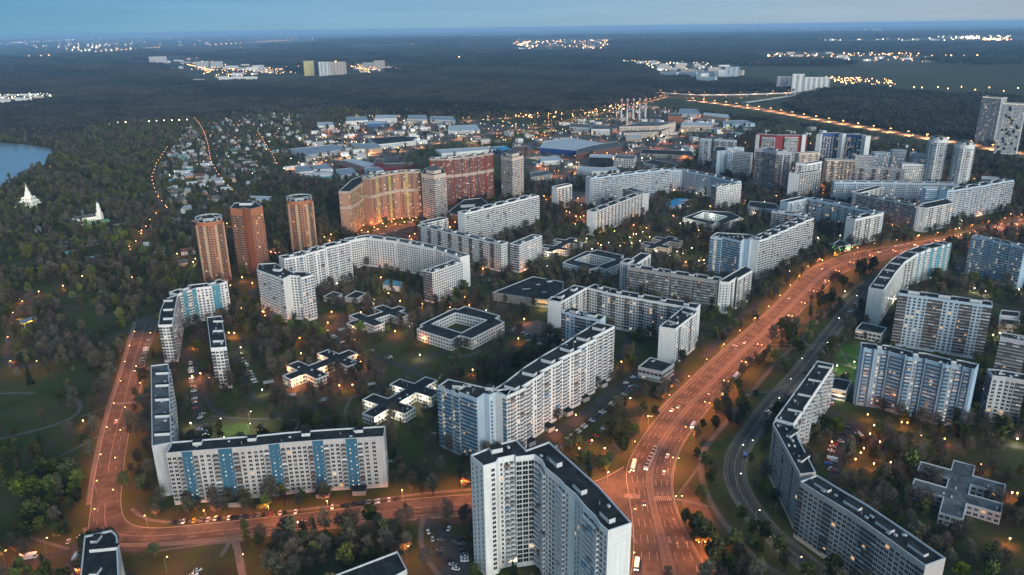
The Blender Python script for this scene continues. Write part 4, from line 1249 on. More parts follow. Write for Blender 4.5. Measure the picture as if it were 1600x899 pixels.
# ---- schools and kindergartens
def school(label, outer, inner, h=11, wall='white', lit=.02, parts=60):
    return prism('school', label, 'school', [G(x, y, h) for x, y in outer], h, hole=[G(x, y, h) for x, y in inner], wall=wall, bay=3.4, base=.6, top=.8, fh=3.3, lit=lit, parts=parts,
                 pats={**{i: 'w' for i in range(len(outer))}, 'hole': 'w'})
school('three storey white school round a square courtyard, left of the centre',
       [(651, 514), (704.6, 531), (718, 524), (737, 529), (788, 503), (774, 497), (781, 493), (726.5, 478), (716, 483), (709, 481.5), (655.6, 507.5), (660, 509.5)], [(675, 505.5), (721, 519.5), (760, 499.5), (711.6, 488.5)])
school('white school round a square courtyard, beside the weathered balcony slab', [(879, 410), (921, 421), (936, 417), (946, 421.5), (981, 407), (970, 403), (975, 399), (933, 390), (922, 393), (917, 392)], [(898, 406), (935, 414.5), (961, 405), (922, 396.5)])
school('school with a floodlit courtyard in the far courtyards', [(1067, 340), (1113, 351), (1120, 347), (1129, 350), (1158, 339.5), (1140, 331), (1098, 329)], [(1083, 339), (1118, 346), (1136, 338), (1101, 331.5)], lit=.05, parts=30)

def kindergarten(label, ax, bx, h=7.5, width=12, arm=15, aw=12, a=(.2, .66), wall='white', lit=.03, parts=40, roof='roof', glowm=None):
    A, B = G(*ax, h), G(*bx, h)
    L, T = frame_of(A, B)
    hw = width / 2
    a1, a2 = a[0] * L, a[1] * L
    q = [(0, -hw), (a1, -hw), (a1, -hw - arm), (a1 + aw, -hw - arm), (a1 + aw, -hw), (a2, -hw), (a2, -hw - arm), (a2 + aw, -hw - arm), (a2 + aw, -hw), (L, -hw),
         (L, hw), (a2 + aw, hw), (a2 + aw, hw + arm), (a2, hw + arm), (a2, hw), (a1 + aw, hw), (a1 + aw, hw + arm), (a1, hw + arm), (a1, hw), (0, hw)]
    # frame_of points its y axis to the right of A->B, so flip to stay CCW
    poly = [T @ Vector((x, -y, 0)) for x, y in q]
    r = prism('kindergarten', label, 'kindergarten', poly, h, wall=wall, roof=roof, bay=3.2, base=.5, top=.4, fh=3.3, lit=lit, parts=parts, pats={i: 'w' for i in range(len(poly))}, para=.7)
    return r, T, L
# pavilions on the play grounds
K1 = kindergarten('two storey cross shaped kindergarten lit by orange wall lamps', (448, 590), (552, 549), parts=60)
K2 = kindergarten('two storey cross shaped kindergarten lit by pale wall lamps', (575, 649), (674, 591), parts=60, a=(.22, .64))
K3 = kindergarten('unlit cross shaped kindergarten above the orange lit one', (547, 507), (630, 480), parts=40)
K4 = kindergarten('cross shaped kindergarten with orange lamps left of the far square school', (856, 393), (897, 372), arm=13)
K5 = kindergarten('dark cross shaped kindergarten hidden among trees right of the far square school', (1014, 388), (1052, 370), arm=13, wall='cream', parts=0)
K6 = kindergarten('cross shaped kindergarten with white roof edges among dark trees at lower right', (1486, 806), (1507, 723), wall='grey', roof='roofgrey', a=(.27, .62), arm=17, parts=60)
block('kindergarten', 'small white two storey kindergarten at the right edge between the slabs', [(1562, 492), (1592, 495), (1594, 487), (1565, 484)], 8, {0: 'wwww', 1: 'w'}, cat='kindergarten', wall='white', parts=20)
block('kindergarten', 'second small white kindergarten wing just below the first at the right edge', [(1561, 505), (1592, 509), (1594, 500), (1564, 497)], 8, {0: 'wwww', 1: 'w'}, cat='kindergarten', wall='cream', parts=20)

for i, (x, y, w_, dd, lab) in enumerate([(680, 515, 7, 5, 'above the square school'), (581, 604, 6, 4, 'right of the orange lit kindergarten'), (505, 629, 8, 5, 'in front of the orange lit kindergarten'), (454, 622, 9, 5, 'left below the orange lit kindergarten'),
                                     (582, 521, 9, 5, 'below the unlit kindergarten'), (536, 518, 8, 5, 'left below the unlit kindergarten'), (420, 601, 8, 5, 'far left of the orange lit kindergarten'), (607, 562, 7, 5, 'at the lane above the orange lit kindergarten'), (598, 652, 9, 4, 'behind the pale lit kindergarten'), (669, 640, 10, 4, 'right of the pale lit kindergarten'),
                                     (587, 485, 10, 6, 'above the unlit kindergarten'), (684, 536, 6, 4, 'left below the square school')]):
    p = G(x, y)
    r = thing('play_pavilion', 'open play pavilion with a pale roof ' + lab, 'pavilion', p, R(24))
    b = MB(); b.box(-w_ / 2, w_ / 2, -dd / 2, dd / 2, 2.4, 2.65, M['whiteroof2'], bottom=True); link('roof', b.mesh('roof'), r)
    b = MB(); b.box(-w_ / 2 + .2, w_ / 2 - .2, dd / 2 - .4, dd / 2 - .2, 0, 2.39, M['dirty']); link('wall', b.mesh('wall'), r)
    for sx in (-1, 1):
        b = MB(); b.box(sx * (w_ / 2 - .4) - .1, sx * (w_ / 2 - .4) + .1, -dd / 2 + .2, -dd / 2 + .4, 0, 2.39, M['pole']); link('post', b.mesh('post'), r)
    FOOT.append([p + Vector(q) for q in ((-w_ / 2, -dd / 2, 0), (w_ / 2, -dd / 2, 0), (w_ / 2, dd / 2, 0), (-w_ / 2, dd / 2, 0))])
# ------------------------------------------------------------------ far towers, industry, village, churches
M['whiteroof'] = mat('white_sheet_roof', (0.45, 0.47, 0.50), 0.6, 0.2, 0.1)
M['blueroof'] = mat('pale_blue_sheet_roof', (0.25, 0.285, 0.33), 0.6, 0.25, 0.05)
M['rust'] = mat('rust_red_roof', (0.15, 0.075, 0.06), 0.8, 0.3, 0.2)
M['maroon'] = mat('maroon_wall', (0.17, 0.035, 0.045), 0.8, 0.3, 0.2)
M['navy'] = mat('navy_wall', (0.02, 0.06, 0.22), 0.6, 0.2, 0.2)
M['darkglass'] = mat('dark_glass_wall', (0.02, 0.02, 0.025), 0.25, 0.3, 0.2, 0.6)
M['greensheet'] = mat('green_sheet_roof', (0.07, 0.20, 0.15), 0.7, 0.3, 0.2)
M['limewash'] = mat('white_limewash', (0.78, 0.76, 0.70), 0.85, 0.12, 0.3)
M['gold'] = mat('gilded_dome', (0.75, 0.52, 0.15), 0.3, 0.1, 1.0, 0.5, 0.9)
M['darkdome'] = mat('dark_dome', (0.03, 0.05, 0.05), 0.4, 0.2, 1.0, 0.5)

far_towers = [((474, 96), (490, 95.5), 88, 'ochre', 'yellow high rise, leftmost of the far three towers by the forest'), ((497, 97), (514, 97), 86, 'white', 'white and dark high rise in the middle of the far three towers'),
              ((517, 97), (538, 97), 84, 'cream', 'rosy high rise, rightmost of the far three towers by the forest'), ((566, 98), (585, 98), 40, 'grey', 'grey block right of the far three towers'), ((584, 95), (599, 95), 58, 'cream', 'warm lit taller block right of the far three towers'),
              ((233, 89), (260, 88), 62, 'grey', 'pale twin block with lit foot in the far left settlement'), ((306, 97), (326, 96), 50, 'grey', 'pale block left of centre in the far left lamp lit settlement'), ((330, 97), (348, 96), 48, 'grey', 'pale block right of centre in the far left lamp lit settlement'), ((350, 103), (370, 103), 25, 'white', 'low white block at the right end of the far left settlement'),
              ((1031, 112), (1057, 113), 30, 'paleblue', 'pale long block, leftmost in the far settlement above the interchange'), ((1062, 112), (1088, 113), 30, 'paleblue', 'pale long block, second in the far settlement above the interchange'), ((1091, 111), (1117, 112), 34, 'paleblue', 'pale long block, third in the far settlement above the interchange'), ((1088, 120), (1118, 121), 30, 'paleblue', 'pale long block in front of the far settlement above the interchange'),
              ((1133, 105), (1156, 105), 62, 'paleblue', 'tall pale block standing apart above the interchange'), ((1215, 120), (1239, 120), 58, 'grey', 'grey left wing of the far right white blocks'), ((1239, 116), (1258, 116), 72, 'white', 'tallest of the far right white blocks'), ((1258, 121), (1298, 121), 56, 'white', 'stepped right wing of the far right white blocks'),
              ((341, 121), (401, 120), 16, 'white', 'long low white lit hall below the far left settlement'), ((301, 124), (317, 124), 18, 'cream', 'small rosy block alone at the forest edge on the far left')]
for (a, c, h, wl, lab) in far_towers:
    far_l = (G(*c, h) - G(*a, h)).length
    slab('apartment_building', lab, [a, c], h, min(18, far_l * .4), pat='w.wg' if h > 40 else 'w', end='w', wall=wl, bay=5.5, lit=.06, bm='balc')
for i in range(14):                                   # pale skyline blocks on the horizon, left
    x = 262 + i * 10.6
    y = 56.5 - i * .28
    w_ = 8 if i % 3 else 10
    r_ = slab('apartment_building', ['pale block in the left skyline at the horizon', 'lower pale block in the left skyline at the horizon'][i % 2], [(x, y), (x + w_, y)], 60 + 15 * (i % 3), 25, pat=None, end=None, wall='cream' if i % 4 == 0 else 'grey')
    r_['group'] = ['pale blocks of the left skyline', 'lower blocks of the left skyline'][i % 2]

def shed(label, px, h, wall='grey', roof='roofgrey', group=None, cat='warehouse', pats=None, **k):
    return prism('warehouse', label, cat, gl(px, h), h, wall=wall, roof=roof, group=group, pats=pats, para=.6, fh=4, bay=5, base=1.5, **k)
sheds = [
    ('wide warehouse with a pale blue roof at the left of the industrial zone', [(482, 243), (550, 231), (520, 226), (450, 233)], 10, 'grey', 'blueroof'),
    ('tan warehouse with lit front right of the blue roofed one', [(576, 233), (597, 231), (590, 225), (545, 223), (553, 229)], 11, 'tan', 'blueroof'),
    ('warehouse with a lit white front behind the pale blue roof', [(590, 226), (650, 220), (630, 212), (575, 216)], 11, 'white', 'roof'),
    ('low hall with a bright white roof above the inflatable dome', [(573, 262), (592, 257), (552, 248), (533, 250)], 8, 'maroon', 'whiteroof'),
    ('maroon hall left of the bright white roof', [(530, 257), (560, 266), (573, 263), (533, 251)], 7, 'maroon', 'rust'),
    ('small maroon tower hall right of the bright white roof', [(585, 255), (600, 256), (600, 248), (587, 248)], 14, 'maroon', 'rust'),
    ('maroon hall along the field right of the white roof', [(592, 262), (640, 260), (650, 254), (600, 256)], 7, 'maroon', 'rust'),
    ('pale blue roofed hall left of the inflatable dome', [(462, 270), (490, 267), (480, 258), (460, 260)], 7, 'white', 'blueroof'),
    ('pale blue roofed hall above the inflatable dome', [(490, 265), (520, 264), (510, 256), (488, 258)], 7, 'white', 'blueroof'),
    ('grey hall right of the inflatable dome', [(530, 275), (560, 272), (550, 262), (525, 265)], 7, 'grey', 'blueroof'),
    ('white hall with an arched gable left of the red high rise', [(575, 270), (600, 266), (590, 260), (568, 263)], 8, 'white', 'blueroof'),
    ('long low white building behind the red high rise', [(690, 240), (775, 233), (768, 229), (680, 234)], 9, 'white', 'whiteroof'),
    ('deep blue hall right of the red high rise', [(775, 236), (800, 234), (790, 228), (765, 230)], 9, 'navy', 'cyanroof'),
    ('rust red hall beside the deep blue hall', [(803, 236), (830, 235), (825, 228), (800, 229)], 9, 'rust', 'rust'),
    ('big store with a navy wall and a pale roof', [(843, 231), (905, 236), (945, 224), (890, 215), (850, 221)], 12, 'navy', 'whiteroof'),
    ('long brown red hall right of the navy store', [(900, 241), (972, 229), (965, 221), (930, 226), (902, 233)], 13, 'rust', 'roofgrey'),
    ('pale hall below the navy store', [(845, 252), (880, 250), (872, 244), (843, 246)], 9, 'white', 'whiteroof'),
    ('grey low hall by the junction below the navy store', [(830, 277), (863, 272), (855, 266), (828, 270)], 8, 'dirty', 'roofgrey'),
    ('dark glass cube behind the far stepped slab', [(920, 246), (958, 247), (956, 242), (922, 241)], 24, 'darkglass', 'whiteroof'),
    ('low white building with long windows beside the dark glass cube', [(901, 264), (925, 268), (968, 266), (962, 260), (945, 262), (905, 260)], 9, 'white', 'whiteroof'),
    ('grey office right of the dark glass cube', [(959, 247), (990, 249), (995, 243), (962, 242)], 18, 'grey', 'roofgrey'),
    ('long dark roofed hall left of the right cluster', [(1005, 254), (1050, 263), (1060, 257), (1018, 249)], 8, 'grey', 'roof'),
    ('dark hall at the road left of the right cluster', [(1000, 240), (1085, 243), (1080, 236), (1003, 233)], 8, 'dirty', 'roof'),
    ('pale ribbed power plant hall, leftmost', [(890, 198), (922, 200), (922, 194), (891, 193)], 16, 'grey', 'roofgrey'),
    ('pale ribbed power plant hall, second from left', [(924, 202), (953, 202), (953, 196), (925, 195)], 16, 'white', 'roofgrey'),
    ('main cream power plant hall below the chimneys', [(968, 198), (1030, 197), (1056, 191), (1000, 190)], 24, 'cream', 'roofgrey'),
    ('lower cream power plant hall in front of the main one', [(975, 208), (1032, 206), (1050, 199), (980, 200)], 14, 'cream', 'roofgrey'),
    ('small cream power plant block, foremost', [(978, 215), (1003, 216), (1003, 211), (980, 210)], 9, 'cream', 'whiteroof'),
    ('long pale power plant hall with lit wall at right', [(1064, 196), (1113, 197), (1112, 191), (1066, 191)], 16, 'cream', 'whiteroof'),
    ('orange brick block right of the chimneys', [(1044, 181), (1066, 182), (1066, 177), (1045, 177)], 18, 'brick', 'roofgrey'),
    ('pale roofed hall at the highway ramp, farther', [(1060, 178), (1095, 179), (1090, 171), (1062, 170)], 9, 'grey', 'blueroof'),
    ('long hall with tan wall below the highway', [(1098, 180), (1140, 185), (1138, 179), (1100, 176)], 12, 'tan', 'whiteroof'),
    ('blue hall right of the power plant by the highway', [(1130, 195), (1180, 193), (1165, 188), (1130, 189)], 9, 'blue', 'blueroof'),
    ('white hall with a blue front in the distant row, leftmost', [(495, 197), (522, 196), (520, 191), (496, 191)], 12, 'white', 'whiteroof'),
    ('long white hall in the distant row below the forest', [(540, 190), (575, 188), (572, 182), (542, 183)], 12, 'white', 'blueroof'),
    ('white hall with two towers in the distant row', [(585, 186), (620, 185), (620, 180), (588, 180)], 14, 'white', 'whiteroof'),
    ('bright blue fronted hall in the distant row', [(573, 194), (602, 193), (600, 189), (573, 189)], 9, 'cobalt', 'whiteroof'),
    ('white hall with orange lit front in the distant row', [(637, 186), (668, 187), (666, 180), (638, 180)], 12, 'cream', 'blueroof'),
    ('long blue white hall at the right of the distant row', [(672, 187), (712, 189), (708, 182), (672, 182)], 10, 'white', 'blueroof'),
    ('wide pale hall roof at the middle of the industrial zone', [(700, 205), (750, 203), (745, 195), (700, 197)], 9, 'grey', 'whiteroof'),
    ('dark roofed depot with a lit wall line', [(590, 219), (640, 221), (655, 214), (600, 212)], 9, 'white', 'roof'),
    ('white villa block at the forest edge of the village', [(388, 312), (424, 313), (424, 307), (390, 306)], 9, 'white', 'whiteroof'),
    ('grey depot left of the tan brick tower', [(264, 345), (282, 346), (282, 340), (265, 340)], 6, 'white', 'whiteroof'),
]
for lab, px, h, wl, rf in sheds:
    shed(lab, px, h, wl, rf, pats={0: 'W'} if wl in ('cream', 'white', 'grey', 'dirty') else None, lit=.1)
FOOT_A = [[(p.x, p.y) for p in f] for f in FOOT]
def inside(poly, X, Y):
    X = np.asarray(X, float); Y = np.asarray(Y, float)
    c = np.zeros(X.shape, bool)
    n = len(poly)
    for i in range(n):
        x0, y0 = poly[i - 1][0], poly[i - 1][1]
        x1, y1 = poly[i][0], poly[i][1]
        if y0 == y1:
            continue
        cond = ((y0 > Y) != (y1 > Y)) & (X < (x1 - x0) * (Y - y0) / (y1 - y0) + x0)
        c ^= cond
    return c
def taken(x, y, r=0.0):
    """World arrays: True where a building or a road stands (with margin r)."""
    t = np.zeros(np.shape(x), bool)
    for f in FOOT:
        q = inset(f, -r) if r else f
        bx = [p.x for p in q]; by = [p.y for p in q]
        s = (x > min(bx)) & (x < max(bx)) & (y > min(by)) & (y < max(by))
        if s.any():
            t[s] |= inside([(p.x, p.y) for p in q], x[s], y[s])
    for f in BLOCKED:
        bx = [p.x for p in f]; by = [p.y for p in f]
        s = (x > min(bx)) & (x < max(bx)) & (y > min(by)) & (y < max(by))
        if s.any():
            t[s] |= inside([(p.x, p.y) for p in f], x[s], y[s])
    return t
def scatter_px(poly_px, n, gap, r=3.0, tries=40):
    """n world spots inside a pixel polygon on the ground, gap metres apart, clear of buildings and roads."""
    W = gl(poly_px)
    poly = [(p.x, p.y) for p in W]
    xs = [p[0] for p in poly]; ys = [p[1] for p in poly]
    k = n * tries
    X, Y = rng.uniform(min(xs), max(xs), k), rng.uniform(min(ys), max(ys), k)
    ok = inside(poly, X, Y)
    X, Y = X[ok], Y[ok]
    ok = ~taken(X, Y, r)
    X, Y = X[ok], Y[ok]
    out, grid = [], set()
    for x, y in zip(X, Y):
        c = (int(x // gap), int(y // gap))
        if any((c[0] + i, c[1] + j) in grid for i in (-1, 0, 1) for j in (-1, 0, 1)):
            continue
        grid.add(c)
        out.append((float(x), float(y)))
        if len(out) >= n:
            break
    return out
# small depots scattered through the industrial zone
cols = [('grey', 'roofgrey', 'grey'), ('white', 'whiteroof', 'white roofed'), ('dirty', 'roof', 'dark roofed'), ('tan', 'roofgrey', 'tan'), ('white', 'blueroof', 'pale blue roofed'), ('rust', 'rust', 'rust red'), ('teal', 'tealroof', 'teal')]
for zone, poly, n in [('left half of the industrial zone', [(440, 272), (480, 245), (470, 215), (540, 186), (640, 182), (700, 190), (690, 215), (630, 235), (560, 250), (500, 262)], 46),
                      ('right half of the industrial zone', [(700, 215), (830, 200), (960, 178), (1000, 168), (1040, 172), (1130, 188), (1150, 215), (1080, 232), (1040, 240), (950, 262), (850, 268), (800, 240)], 56),
                      ('streets behind the right cluster', [(1060, 240), (1180, 200), (1290, 205), (1440, 225), (1440, 236), (1280, 222), (1180, 228)], 14)]:
    for i, (x, y) in enumerate(scatter_px(poly, n, 24, 8)):
        wl, rf, word = cols[int(rng.choice(7, p=[.26, .3, .14, .1, .12, .05, .03]))]
        a, c, h = rng.uniform(12, 34), rng.uniform(9, 18), rng.uniform(4.5, 11)
        T = Matrix.Translation((x, y, 0)) @ Matrix.Rotation(rng.normal(.45, .12) + (math.pi / 2 if rng.random() < .4 else 0), 4, 'Z')
        poly_w = [T @ Vector(p) for p in ((-a / 2, -c / 2, 0), (a / 2, -c / 2, 0), (a / 2, c / 2, 0), (-a / 2, c / 2, 0))]
        prism('depot', f'small {word} depot building in the {zone}', 'depot', poly_w, h, wall=wl, roof=rf, group=f'{word} depots in the {zone}', pats={0: 'W'}, para=.5, fh=4, bay=5, base=1, lit=.3)
for zone, poly, n, hh in [('far left lamp lit settlement', [(228, 100), (262, 90), (400, 102), (475, 112), (470, 118), (400, 124), (300, 124)], 26, (8, 26)), ('pale settlement at the left edge', [(0, 150), (40, 148), (92, 148), (70, 154), (0, 162)], 22, (6, 14)),
                          ('town at the far left horizon', [(0, 70), (220, 60), (480, 54), (480, 66), (220, 76), (0, 88)], 44, (15, 60)), ('settlement above the interchange', [(965, 98), (1095, 100), (1160, 106), (1150, 122), (1085, 124), (1020, 110)], 26, (8, 28)),
                          ('far right plain', [(1180, 82), (1460, 86), (1580, 92), (1560, 100), (1180, 96)], 30, (6, 20)), ('town at the far right horizon', [(1240, 58), (1590, 56), (1590, 66), (1240, 68)], 26, (10, 40)), ('strip below the far three towers', [(545, 106), (600, 104), (690, 113), (570, 117)], 14, (6, 14)),
                          ('hollow in the far middle', [(800, 66), (960, 62), (960, 78), (800, 80)], 22, (8, 25))]:
    for i, (x, y) in enumerate(scatter_px(poly, n, 45, 8)):
        a, c, h = rng.uniform(30, 90), rng.uniform(14, 26), rng.uniform(*hh)
        wl, rf, word = [('white', 'whiteroof', 'white'), ('grey', 'roofgrey', 'grey'), ('cream', 'whiteroof', 'cream')][int(rng.integers(3))]
        T = Matrix.Translation((x, y, 0)) @ Matrix.Rotation(rng.normal(0, .4), 4, 'Z')
        prism('distant_building', f'tiny {word} building in the {zone}', 'building', [T @ Vector(p) for p in ((-a / 2, -c / 2, 0), (a / 2, -c / 2, 0), (a / 2, c / 2, 0), (-a / 2, c / 2, 0))], h, wall=wl, roof=rf, group=f'{word} buildings in the {zone}', pats={0: 'W'}, para=0, fh=5, bay=9, base=1.5, lit=.1)
# chimneys of the power plant
for i, x in enumerate((970.5, 979.5, 989, 998.5, 1008)):
    p = G(x, 189.5 - i * .4)
    r = thing('chimney', ['leftmost', 'second', 'third', 'fourth', 'rightmost'][i] + ' of the five slim chimneys with red tops over the power plant', 'chimney', p)
    b = MB(); z = 0
    for k in range(9):
        m_ = 'stackred' if k in (5, 7) else 'trim'
        b.cyl(p + Vector((0, 0, z)), p + Vector((0, 0, z + 7.2)), 3.0 - k * .13, 2.9 - k * .13, M[m_], 8)
        z += 7.2
    b.build('shaft', r)
    b = MB()
    for k, zz in enumerate((40, 62)):
        b.box(p.x - 4, p.x + 4, p.y - 4, p.y + 4, zz, zz + .8, M['metal'], bottom=True)
    b.build('platform', r)
    b = MB()
    b.cyl(p + Vector((0, 0, 64.8)), p + Vector((0, 0, 67)), 2.9, 2.5, M['stackred'], 8)
    b.build('red_cap', r)
# inflatable dome
c0, c1 = G(481, 280), G(526, 281)
r = thing('sports_dome', 'pale green inflatable dome below the white hall roof', 'sports dome', (c0 + c1) / 2)
b = MB()
cc, L = (c0 + c1) / 2, (c1 - c0).length / 2
for i in range(8):
    for j in range(24):
        P = lambda i, j: cc + Vector((L * math.cos(math.pi / 2 * i / 8) * math.cos(math.pi * 2 * j / 24), L * .6 * math.cos(math.pi / 2 * i / 8) * math.sin(math.pi * 2 * j / 24), 15 * math.sin(math.pi / 2 * i / 8)))
        b.face([P(i, j), P(i, j + 1), P(i + 1, j + 1), P(i + 1, j)], M['whiteroof'] if i > 2 else M['tealroof'])
b.build('dome_skin', r, smooth=True)
b = MB(); b.box(cc.x + L * .7, cc.x + L * 1.05, cc.y - L * .6 - 5, cc.y - L * .6, 0, 4, M['white']); b.build('entrance', r)
FOOT.append([cc + Vector((L * math.cos(a * .4), L * .6 * math.sin(a * .4), 0)) for a in range(16)])
# flyover of the interchange
b = MB()
Q = smooth(resample(gl([(1030, 148.5), (1090, 152.5), (1150, 152), (1200, 150.5), (1250, 148.5)]), 30), 1)
Q2 = smooth(resample(gl([(1250, 148.5), (1232, 153), (1200, 157), (1160, 162), (1190, 170)]), 30), 1)
r = thing('flyover', 'lit flyover deck on pillars at the highway interchange', 'flyover', Q[15])
for QQ, z1 in ((Q, 9), (Q2, 8)):
    for i in range(29):
        d = (QQ[i + 1] - QQ[i]); d.normalize(); nn = Vector((-d.y, d.x, 0)) * 8
        z = Vector((0, 0, z1 * (1 if QQ is Q else 1 - i / 29) + .3)); t = Vector((0, 0, 1.6))
        b.face([QQ[i] - nn + z, QQ[i + 1] - nn + z, QQ[i + 1] + nn + z, QQ[i] + nn + z], M['asphalt'])
        b.face([QQ[i] - nn + z - t, QQ[i + 1] - nn + z - t, QQ[i + 1] - nn + z + t * .5, QQ[i] - nn + z + t * .5], M['trim'])
        b.face([QQ[i] + nn + z - t, QQ[i + 1] + nn + z - t, QQ[i + 1] + nn + z + t * .5, QQ[i] + nn + z + t * .5], M['trim'])
b.build('deck', r)
for i in range(2, 29, 4):
    b = MB(); b.box(Q[i].x - 1.5, Q[i].x + 1.5, Q[i].y - 1.5, Q[i].y + 1.5, 0, 8, M['trim']); b.build('pillar', r)

# village houses
def house(x, y, rz, a, c, h, wall, roof, label, group):
    r = thing('village_house', label, 'house', (x, y, 0), rz, group)
    b = MB()
    b.box(-a / 2, a / 2, -c / 2, c / 2, -.3, h, M[wall])
    for s in (-1, 1):
        b.face([Vector((s * a / 2, -c / 2, h)), Vector((s * a / 2, c / 2, h)), Vector((s * a / 2, 0, h + c * .42))], M[wall])
    link('wall', b.mesh('wall'), r)
    b = MB()
    k = c * .42
    e, f = a / 2 + .4, c / 2 + .4
    for s in (-1, 1):
        b.face([Vector((-e, s * f, h - .3)), Vector((e, s * f, h - .3)), Vector((e, 0, h + k + .1)), Vector((-e, 0, h + k + .1))], M[roof])
        b.face([Vector((-e, s * f, h - .45)), Vector((e, s * f, h - .45)), Vector((e, s * f, h - .3)), Vector((-e, s * f, h - .3))], M['trim'])
    b.box(a * .2, a * .2 + .8, -.4, .4, h + k * .6, h + k + 1.0, M['dirty'])
    link('roof', b.mesh('roof'), r)
    b = MB()
    for s in (-.28, .05, .3):
        b.box(s * a - .6, s * a + .6, -c / 2 - .06, -c / 2 + .02, 1.0, 2.3, M['lit' if random.random() < .12 else 'glass'])
    link('window', b.mesh('window'), r)
    FOOT.append([Vector((x, y, 0)) + Matrix.Rotation(rz, 3, 'Z') @ Vector(p) for p in ((-e, -f, 0), (e, -f, 0), (e, f, 0), (-e, f, 0))])
VR = [('roofgrey', 'grey'), ('whiteroof', 'white'), ('tealroof', 'teal'), ('rust', 'rust red'), ('blueroof', 'pale blue'), ('roof', 'dark'), ('greensheet', 'green')]
for zone, poly, n in [('village right of the lamp lit lane', [(330, 190), (400, 178), (470, 180), (475, 215), (430, 262), (415, 285), (365, 300), (345, 270), (333, 230)], 135),
                      ('village left of the lamp lit lane', [(270, 235), (300, 196), (325, 230), (335, 275), (360, 305), (330, 320), (290, 345), (262, 325), (250, 300), (252, 260)], 110),
                      ('gardens below the village', [(240, 360), (300, 345), (300, 400), (290, 420), (215, 400)], 12),
                      ('churchyard slopes', [(60, 350), (120, 345), (200, 350), (200, 400), (110, 420), (30, 400), (40, 360)], 10)]:
    for i, (x, y) in enumerate(scatter_px(poly, n, 10 if n > 20 else 22, 5)):
        rf, word = VR[int(rng.choice(7, p=[.28, .30, .08, .08, .14, .07, .05]))]
        house(x, y, rng.choice([.4, .4 + math.pi / 2]) + rng.normal(0, .1), rng.uniform(9, 19), rng.uniform(7, 10.5), rng.uniform(2.8, 5.2), ['white', 'cream', 'dirty', 'tan', 'grey'][int(rng.integers(5))], rf,
              f'gabled house with a {word} roof in the {zone}', f'{word} roofed houses in the {zone}')

# churches
def lathe(b, c, prof, m, n=12):
    for (r0, z0), (r1, z1) in zip(prof, prof[1:]):
        for j in range(n):
            a0, a1 = 2 * math.pi * j / n, 2 * math.pi * (j + 1) / n
            P = [c + Vector((r * math.cos(a), r * math.sin(a), z)) for r, z, a in ((r0, z0, a0), (r0, z0, a1), (r1, z1, a1), (r1, z1, a0))]
            b.face(P if r1 > .01 else P[:3], m)
def flood(loc, e, col=(1, .9, .68), rad=1.0, parent=None, spot=None):
    l = bpy.data.lights.new('flood_light', 'POINT')
    l.energy, l.color, l.shadow_soft_size = e, col, rad
    o = bpy.data.objects.new('flood_light', l)
    C.objects.link(o)
    if parent is not None:
        o.parent = parent
        loc = Vector(loc) - parent.location
    o.location = loc
    return o
p = G(48, 325)
r = thing('tall_church', 'floodlit white tiered church with pyramid roofs by the river bend', 'church', p)
b = MB()
for w_, z0, z1 in ((14, 0, 6), (10.5, 6, 12.5), (7.5, 12.5, 18)):
    b.box(p.x - w_, p.x + w_, p.y - w_, p.y + w_, z0, z1, M['limewash'])
    for sx in (-1, 0, 1):                             # rows of keel gables round each tier
        for sy in (-1, 0, 1):
            if sx or sy:
                q = p + Vector((sx * w_ * .72, sy * w_ * .72, 0))
                lathe(b, q, [(w_ * .2, z1 - .5), (w_ * .2, z1 + .5), (0, z1 + 1.7)], M['limewash'], 8)
lathe(b, p, [(5.2, 18), (5.2, 22), (4.4, 22.3), (4.4, 25), (2.6, 29), (1.4, 35)], M['limewash'], 8)
b.build('wall', r)
for w_, z0, z1 in ((14, 1, 4.6), (10.5, 7.4, 11), (7.5, 13.8, 16.8)):
    for k in (-.6, 0, .6):                            # arched openings of each tier
        for ax_ in (0, 1):
            b = MB()
            x_, y_ = (p.x + k * w_, p.y - w_ - .06) if ax_ == 0 else (p.x + w_ + .06, p.y + k * w_)
            b.box(x_ - (1.1 if ax_ == 0 else .05), x_ + (1.1 if ax_ == 0 else .05), y_ - (.05 if ax_ == 0 else 1.1), y_ + (.05 if ax_ == 0 else 1.1), z0, z1, M['dirty'], bottom=True)
            b.build('window', r)
b = MB(); lathe(b, p, [(1.4, 35), (2.0, 36.4), (1.3, 38), (.25, 39.4), (.1, 42)], M['gold'], 8); b.box(p.x - .9, p.x + .9, p.y - .1, p.y + .1, 40.4, 40.8, M['gold'], bottom=True); b.build('dome', r)
b = MB()
for sx in (-1, 1):
    b.box(p.x + sx * 16.5 - 1.5, p.x + sx * 16.5 + 1.5, p.y - 12, p.y + 8, 0, 5, M['limewash'])
b.box(p.x - 14, p.x + 22, p.y - 15, p.y - 13.1, 0, 4, M['limewash'])
b.build('gallery', r)
for k in range(8):
    a = k * math.pi / 4 + .2
    flood(p + Vector((27 * math.cos(a), 27 * math.sin(a), 3)), 1700, col=(1, .80, .48), parent=r)
flood(p + Vector((6, -12, 20)), 1100, col=(1, .8, .48), parent=r)
flood(p + Vector((-8, -10, 24)), 1000, col=(1, .8, .48), parent=r)
FOOT.append([p + Vector(q) for q in ((-16, -16, 0), (22, -16, 0), (22, 14, 0), (-16, 14, 0))])
a_, c_ = G(118, 354), G(166, 346)
r = thing('white_church', 'white church with green lean-to, dark dome and slim bell tower below the river bend', 'church', (a_ + c_) / 2)
L, T = frame_of(a_, c_)
b = MB(); b.box(0, L * .72, -13, 0, 0, 10, M['limewash'], T); b.box(L * .72, L * .83, -11, -1, 0, 8, M['limewash'], T); b.box(-6, 0, -11, -2, 0, 7, M['limewash'], T); b.build('wall', r)
b = MB()
